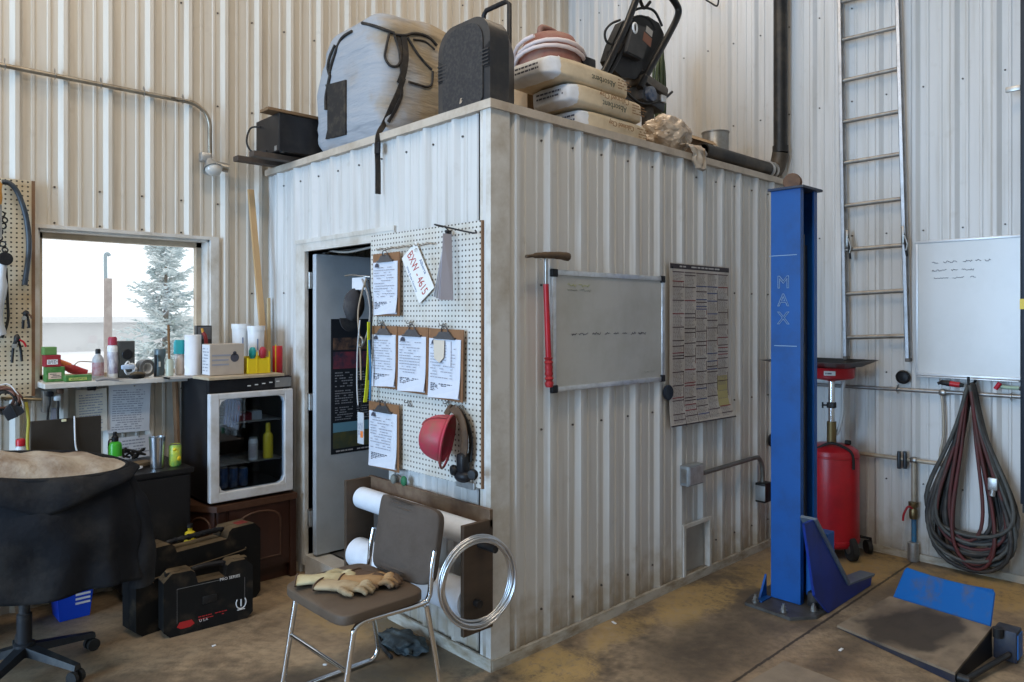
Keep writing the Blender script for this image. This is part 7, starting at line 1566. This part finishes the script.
# air lines
PIPE = mat('air_pipe', (.34, .33, .32), .38, .7, (.22, .20, .17), 14); PIPET = mat('tan_pipe', (.44, .38, .30), .5, .3, (.32, .26, .18), 14)
t = Thing('air_lines', 'grey and tan air pipes with fittings along the ladder wall', 'pipes', (2.98, -.9, .6))
xw = 2.985
bm = nb(); cyl(bm, (xw, .0 - .06, 1.107), (xw, -2.2, 1.125), .0125, None, 12); t.W('upper_pipe', bm, PIPE, 50)
zl = .655
bm = nb(); cyl(bm, (xw, -.06, zl), (xw, -1.0, zl), .0135, None, 12); t.W('lower_pipe', bm, PIPET, 50)
bm = nb(); tube(bm, [rq(941, 391, xw), rq(943, 410, xw), rq(943.5, 435, xw), rq(940, 455, xw), Vector((xw, -.985, zl + .01))], .0085, 10, k=5); t.W('drop_pipe', bm, PIPET, 60)
y_ = rq(914, 470, xw).y
bm = nb(); cyl(bm, (xw, y_, zl), (xw, y_, .30), .0165, None, 14); t.W('drain_leg', bm, PIPET, 50)
for y2, z in ((y_, zl), (-.995, zl), (rq(943, 392, xw).y, 1.112)):
    bm = nb(); blob(bm, (xw, y2, z), (.019, .030, .024), 3); t.W('fitting', bm, STEEL, 60)
for px in (899, 905):
    bm = nb(); c = rq(px, 455, 2.975); lathe(bm, [(0, 0), (.011, 0), (.013, .02), (.013, .09), (.010, .115), (0, .115)], c + Vector((0, 0, -.09)), 14); t.W('quick_coupler', bm, mat('coupler_dark', (.06, .07, .08), .4, .6), 40)
bm = nb(); lathe(bm, [(0, 0), (.022, 0), (.026, .015), (.026, .055), (.020, .07), (.03, .085), (.03, .11), (0, .115)], (xw - .012, y_, .275), 18); t.W('valve_body', bm, mat('brass_valve', (.24, .17, .08), .4, .8, (.12, .09, .05), 12), 40)
bm = nb(); c = Vector((xw - .03, y_, .345)); tube(bm, [c, c + Vector((-.012, .022, .01)), c + Vector((-.02, .045, -.04)), c + Vector((-.02, .05, -.085))], .007, 8, k=4); t.W('valve_lever', bm, RED, 60)
bm = nb(); cyl(bm, (xw, y_, .275), (xw, y_, .11), .0155, None, 14); t.W('blue_tube', bm, mat('blue_pex', (.03, .16, .30), .4, 0, (.10, .14, .18), 12), 50)
bm = nb(); lathe(bm, [(0, .001), (.03, .001), (.033, .01), (.033, .12), (.027, .125), (0, .125)], (xw - .016, y_, 0), 18); t.W('floor_sleeve', bm, GALV, 40)
for y2 in (-.28, -.72, -1.36):
    bm = nb(); tube(bm, [(RX - .0245, y2, 1.135), (xw - .014, y2, 1.125), (xw - .0155, y2, 1.108), (xw + .016, y2, 1.09)], 0, 4, k=3, flat=(.010, .0015), up=(0, 1, 0)); t.W('pipe_strap', bm, STEEL, 50)
bm = nb(); c = rq(903.5, 377, 3.006); lathe(bm, [(0, 0), (.044, 0), (.046, .012), (.036, .02), (.032, .014), (.016, .016), (0, .02)], c, 26, (-1, 0, 0)); one('wall_plug', bm, BLK, 'round black plug on the wall between ladder and whiteboard', 'plug', None, 40)
# welding hose on a hook, air gun, marker
hk = Vector((2.93, -1.165, 1.168))
t = Thing('hose_bundle', 'thick bundle of black and dark red hose hung below the whiteboard', 'hose', (2.94, -1.17, .02))
bm = nb(); tube(bm, [(RX - .0235, hk.y, 1.20), (2.95, hk.y, 1.165), (2.90, hk.y, 1.16), (2.865, hk.y, 1.175), (2.86, hk.y, 1.23)], .008, 8, k=4); t.W('wall_hook', bm, BLK2, 60)
def loops(seed, n, r, lo, hi, x0, x1):
    rg = random.Random(seed); pts = []
    for k in range(n):
        w_ = rg.uniform(.075, .245); h_ = rg.uniform(lo, hi); off = rg.uniform(-.03, .02); xx = x0 + (x1 - x0) * rg.random(); s_ = 1 if k % 2 == 0 else 1
        for i in range(20):
            a = 2 * PI * i / 20; c_ = (1 - math.cos(a)) / 2
            y = -(w_ * math.sin(a) * (c_ ** 1.15) * (.50 + .95 * c_)) * 1.25 + off * c_; top = .022 * math.sin(a) * (1 - c_)
            pts.append(Vector((xx + .018 * math.sin(a * 2 + k), hk.y + y - top * 1.4, hk.z + .012 - h_ * c_)))
    bm = nb(); tube(bm, pts, r, 8, k=2); return bm
t.W('black_hose', loops(3, 14, .0125, .95, 1.14, 2.878, 2.945), mat('black_hose', (.022, .021, .021), .6, 0, (.085, .075, .065), 6, .5), 80)
t.W('red_hose', loops(8, 4, .0105, .90, 1.13, 2.865, 2.90), mat('dark_red_hose', (.10, .022, .022), .6, 0, (.07, .04, .035), 7), 80)
t.W('grey_hose', loops(15, 5, .0115, .92, 1.10, 2.868, 2.93), mat('grey_hose', (.075, .075, .068), .6, 0, (.04, .04, .038), 7), 80)
bm = nb(); c = rq(993, 484, 2.845); box(bm, c, (.03, .05, .075), .006); cyl(bm, c + Vector((0, 0, -.035)), c + Vector((0, .005, -.07)), .016, None, 12); t.W('coupling', bm, GALV, 40)
t = Thing('air_gun', 'black and red air tool lying on the pipe left of the hose hook', 'air tool', rq(953, 390, 2.96))
g = lambda px, py: rq(px, py, 2.945)
bm = nb(); tube(bm, [g(938, 383.5), g(942, 382.5), g(950, 383.5)], [.010, .017, .019], 10, k=3); t.W('nozzle', bm, BLK2, 60)
bm = nb(); tube(bm, [g(950, 383.5), g(956, 384.5), g(960, 385)], .0175, 10, k=3); t.W('body', bm, RED, 60)
bm = nb(); tube(bm, [g(959, 385), g(961.5, 385.3), g(963.5, 385.6)], [.014, .012, .010], 10, k=3); t.W('hose_tail', bm, RUB, 60)
bm = nb(); cyl(bm, g(940, 378.5), g(940, 383), .005, None, 8); t.W('trigger', bm, STEEL, 40)
t = Thing('spray_nozzle', 'small red nozzle with pale green hose under the whiteboard right end', 'nozzle', rq(1000, 388, 2.96))
bm = nb(); tube(bm, [rq(995.5, 389, 2.95), rq(1000, 383, 2.95)], .013, 10); t.W('tip', bm, mat('crimson', (.42, .01, .03), .4), 60)
bm = nb(); tube(bm, [rq(1001, 386.5, 2.965), rq(1008, 387.5, 2.965), rq(1016, 388, 2.965), rq(1022, 388.5, 2.965)], .011, 10, k=3); t.W('hose', bm, mat('pale_green_hose', (.34, .46, .34), .5), 60)
bm = nb(); blob(bm, rq(1021.5, 388.7, 2.955), (.016, .016, .016), 2); t.W('end_fitting', bm, CHROME, 60)
# black strut at the right edge
t = Thing('wall_post', 'dark steel wall post with a yellow band at the right edge', 'post', (2.90, -1.425, .45))
ya, yb = rq(1021, 300, 2.90).y, -1.475
bm = nb(); box2(bm, (2.88, yb, .50), (2.92, ya, HT - .05), .004); t.W('post', bm, mat('post_dark', (.018, .024, .035), .45, .2), 40)
bm = nb(); box2(bm, (2.878, yb - .002, 1.64), (2.922, ya + .002, 1.70)); t.W('yellow_band', bm, YEL)
bm = nb(); box2(bm, (2.885, ya + .0005, 2.925), (2.905, rq(1006, 90, 2.9).y, 2.955), .002); box2(bm, (2.892, ya + .0005, 2.93), (2.925, rq(1009, 90, 2.9).y, 2.95)); t.W('bracket', bm, STEEL, 40)
bm = nb(); box2(bm, (2.885, yb + .01, .45), (2.915, ya - .01, .4995)); t.W('post_foot', bm, BLK2)
for z in (.9, 2.6, 4.2):
    bm = nb(); box2(bm, (2.921, yb + .005, z), (3.0065, ya - .005, z + .04)); t.W('wall_mount', bm, BLK2)
bm = nb(); tube(bm, [rq(706, 0, 2.99), rq(711, 3, 2.96), rq(717, 6, 2.93), rq(718.5, 0, 2.93), rq(718.5, -6, 2.93)], .007, 8, k=3); one('hanging_hook', bm, BLK2, 'small black wire hook high on the wall above the metal can', 'hook', None, 60)
# paper scraps on the floor
WS = mat('paper_scrap', (.72, .72, .72), .8)
for k, (px, py, lb) in enumerate(((841, 650, 'small white paper scrap on the floor in front of the lift platform'), (354, 638, 'white paper scrap on the floor under the stacking chair'), (325, 665, 'white flake on the floor beside the chair leg'), (214, 646, 'white flake on the floor in front of the tool cases'), (614, 623, 'white paper scrap on the floor by the office front wall'))):
    c = P(px, py, z=.0005); bm = nb(); box(bm, c + Vector((0, 0, .0022)), (.032 if k in (0, 4) else .018, .012, .004), .001, rot(0, 0, k * 1.1)); one('paper_scrap', bm, WS, lb, 'scrap', 'white scraps on the floor')
bm = nb(); prism(bm, [tuple(P(x, y, z=.0004)) for x, y in ((785, 661), (846, 684), (890, 720), (740, 720), (748, 682))], (0, 0, .0022)); struct('floor_patch', bm, mat('patch_concrete', (.25, .20, .145), .7, 0, (.17, .135, .10), 5, .5, .15))
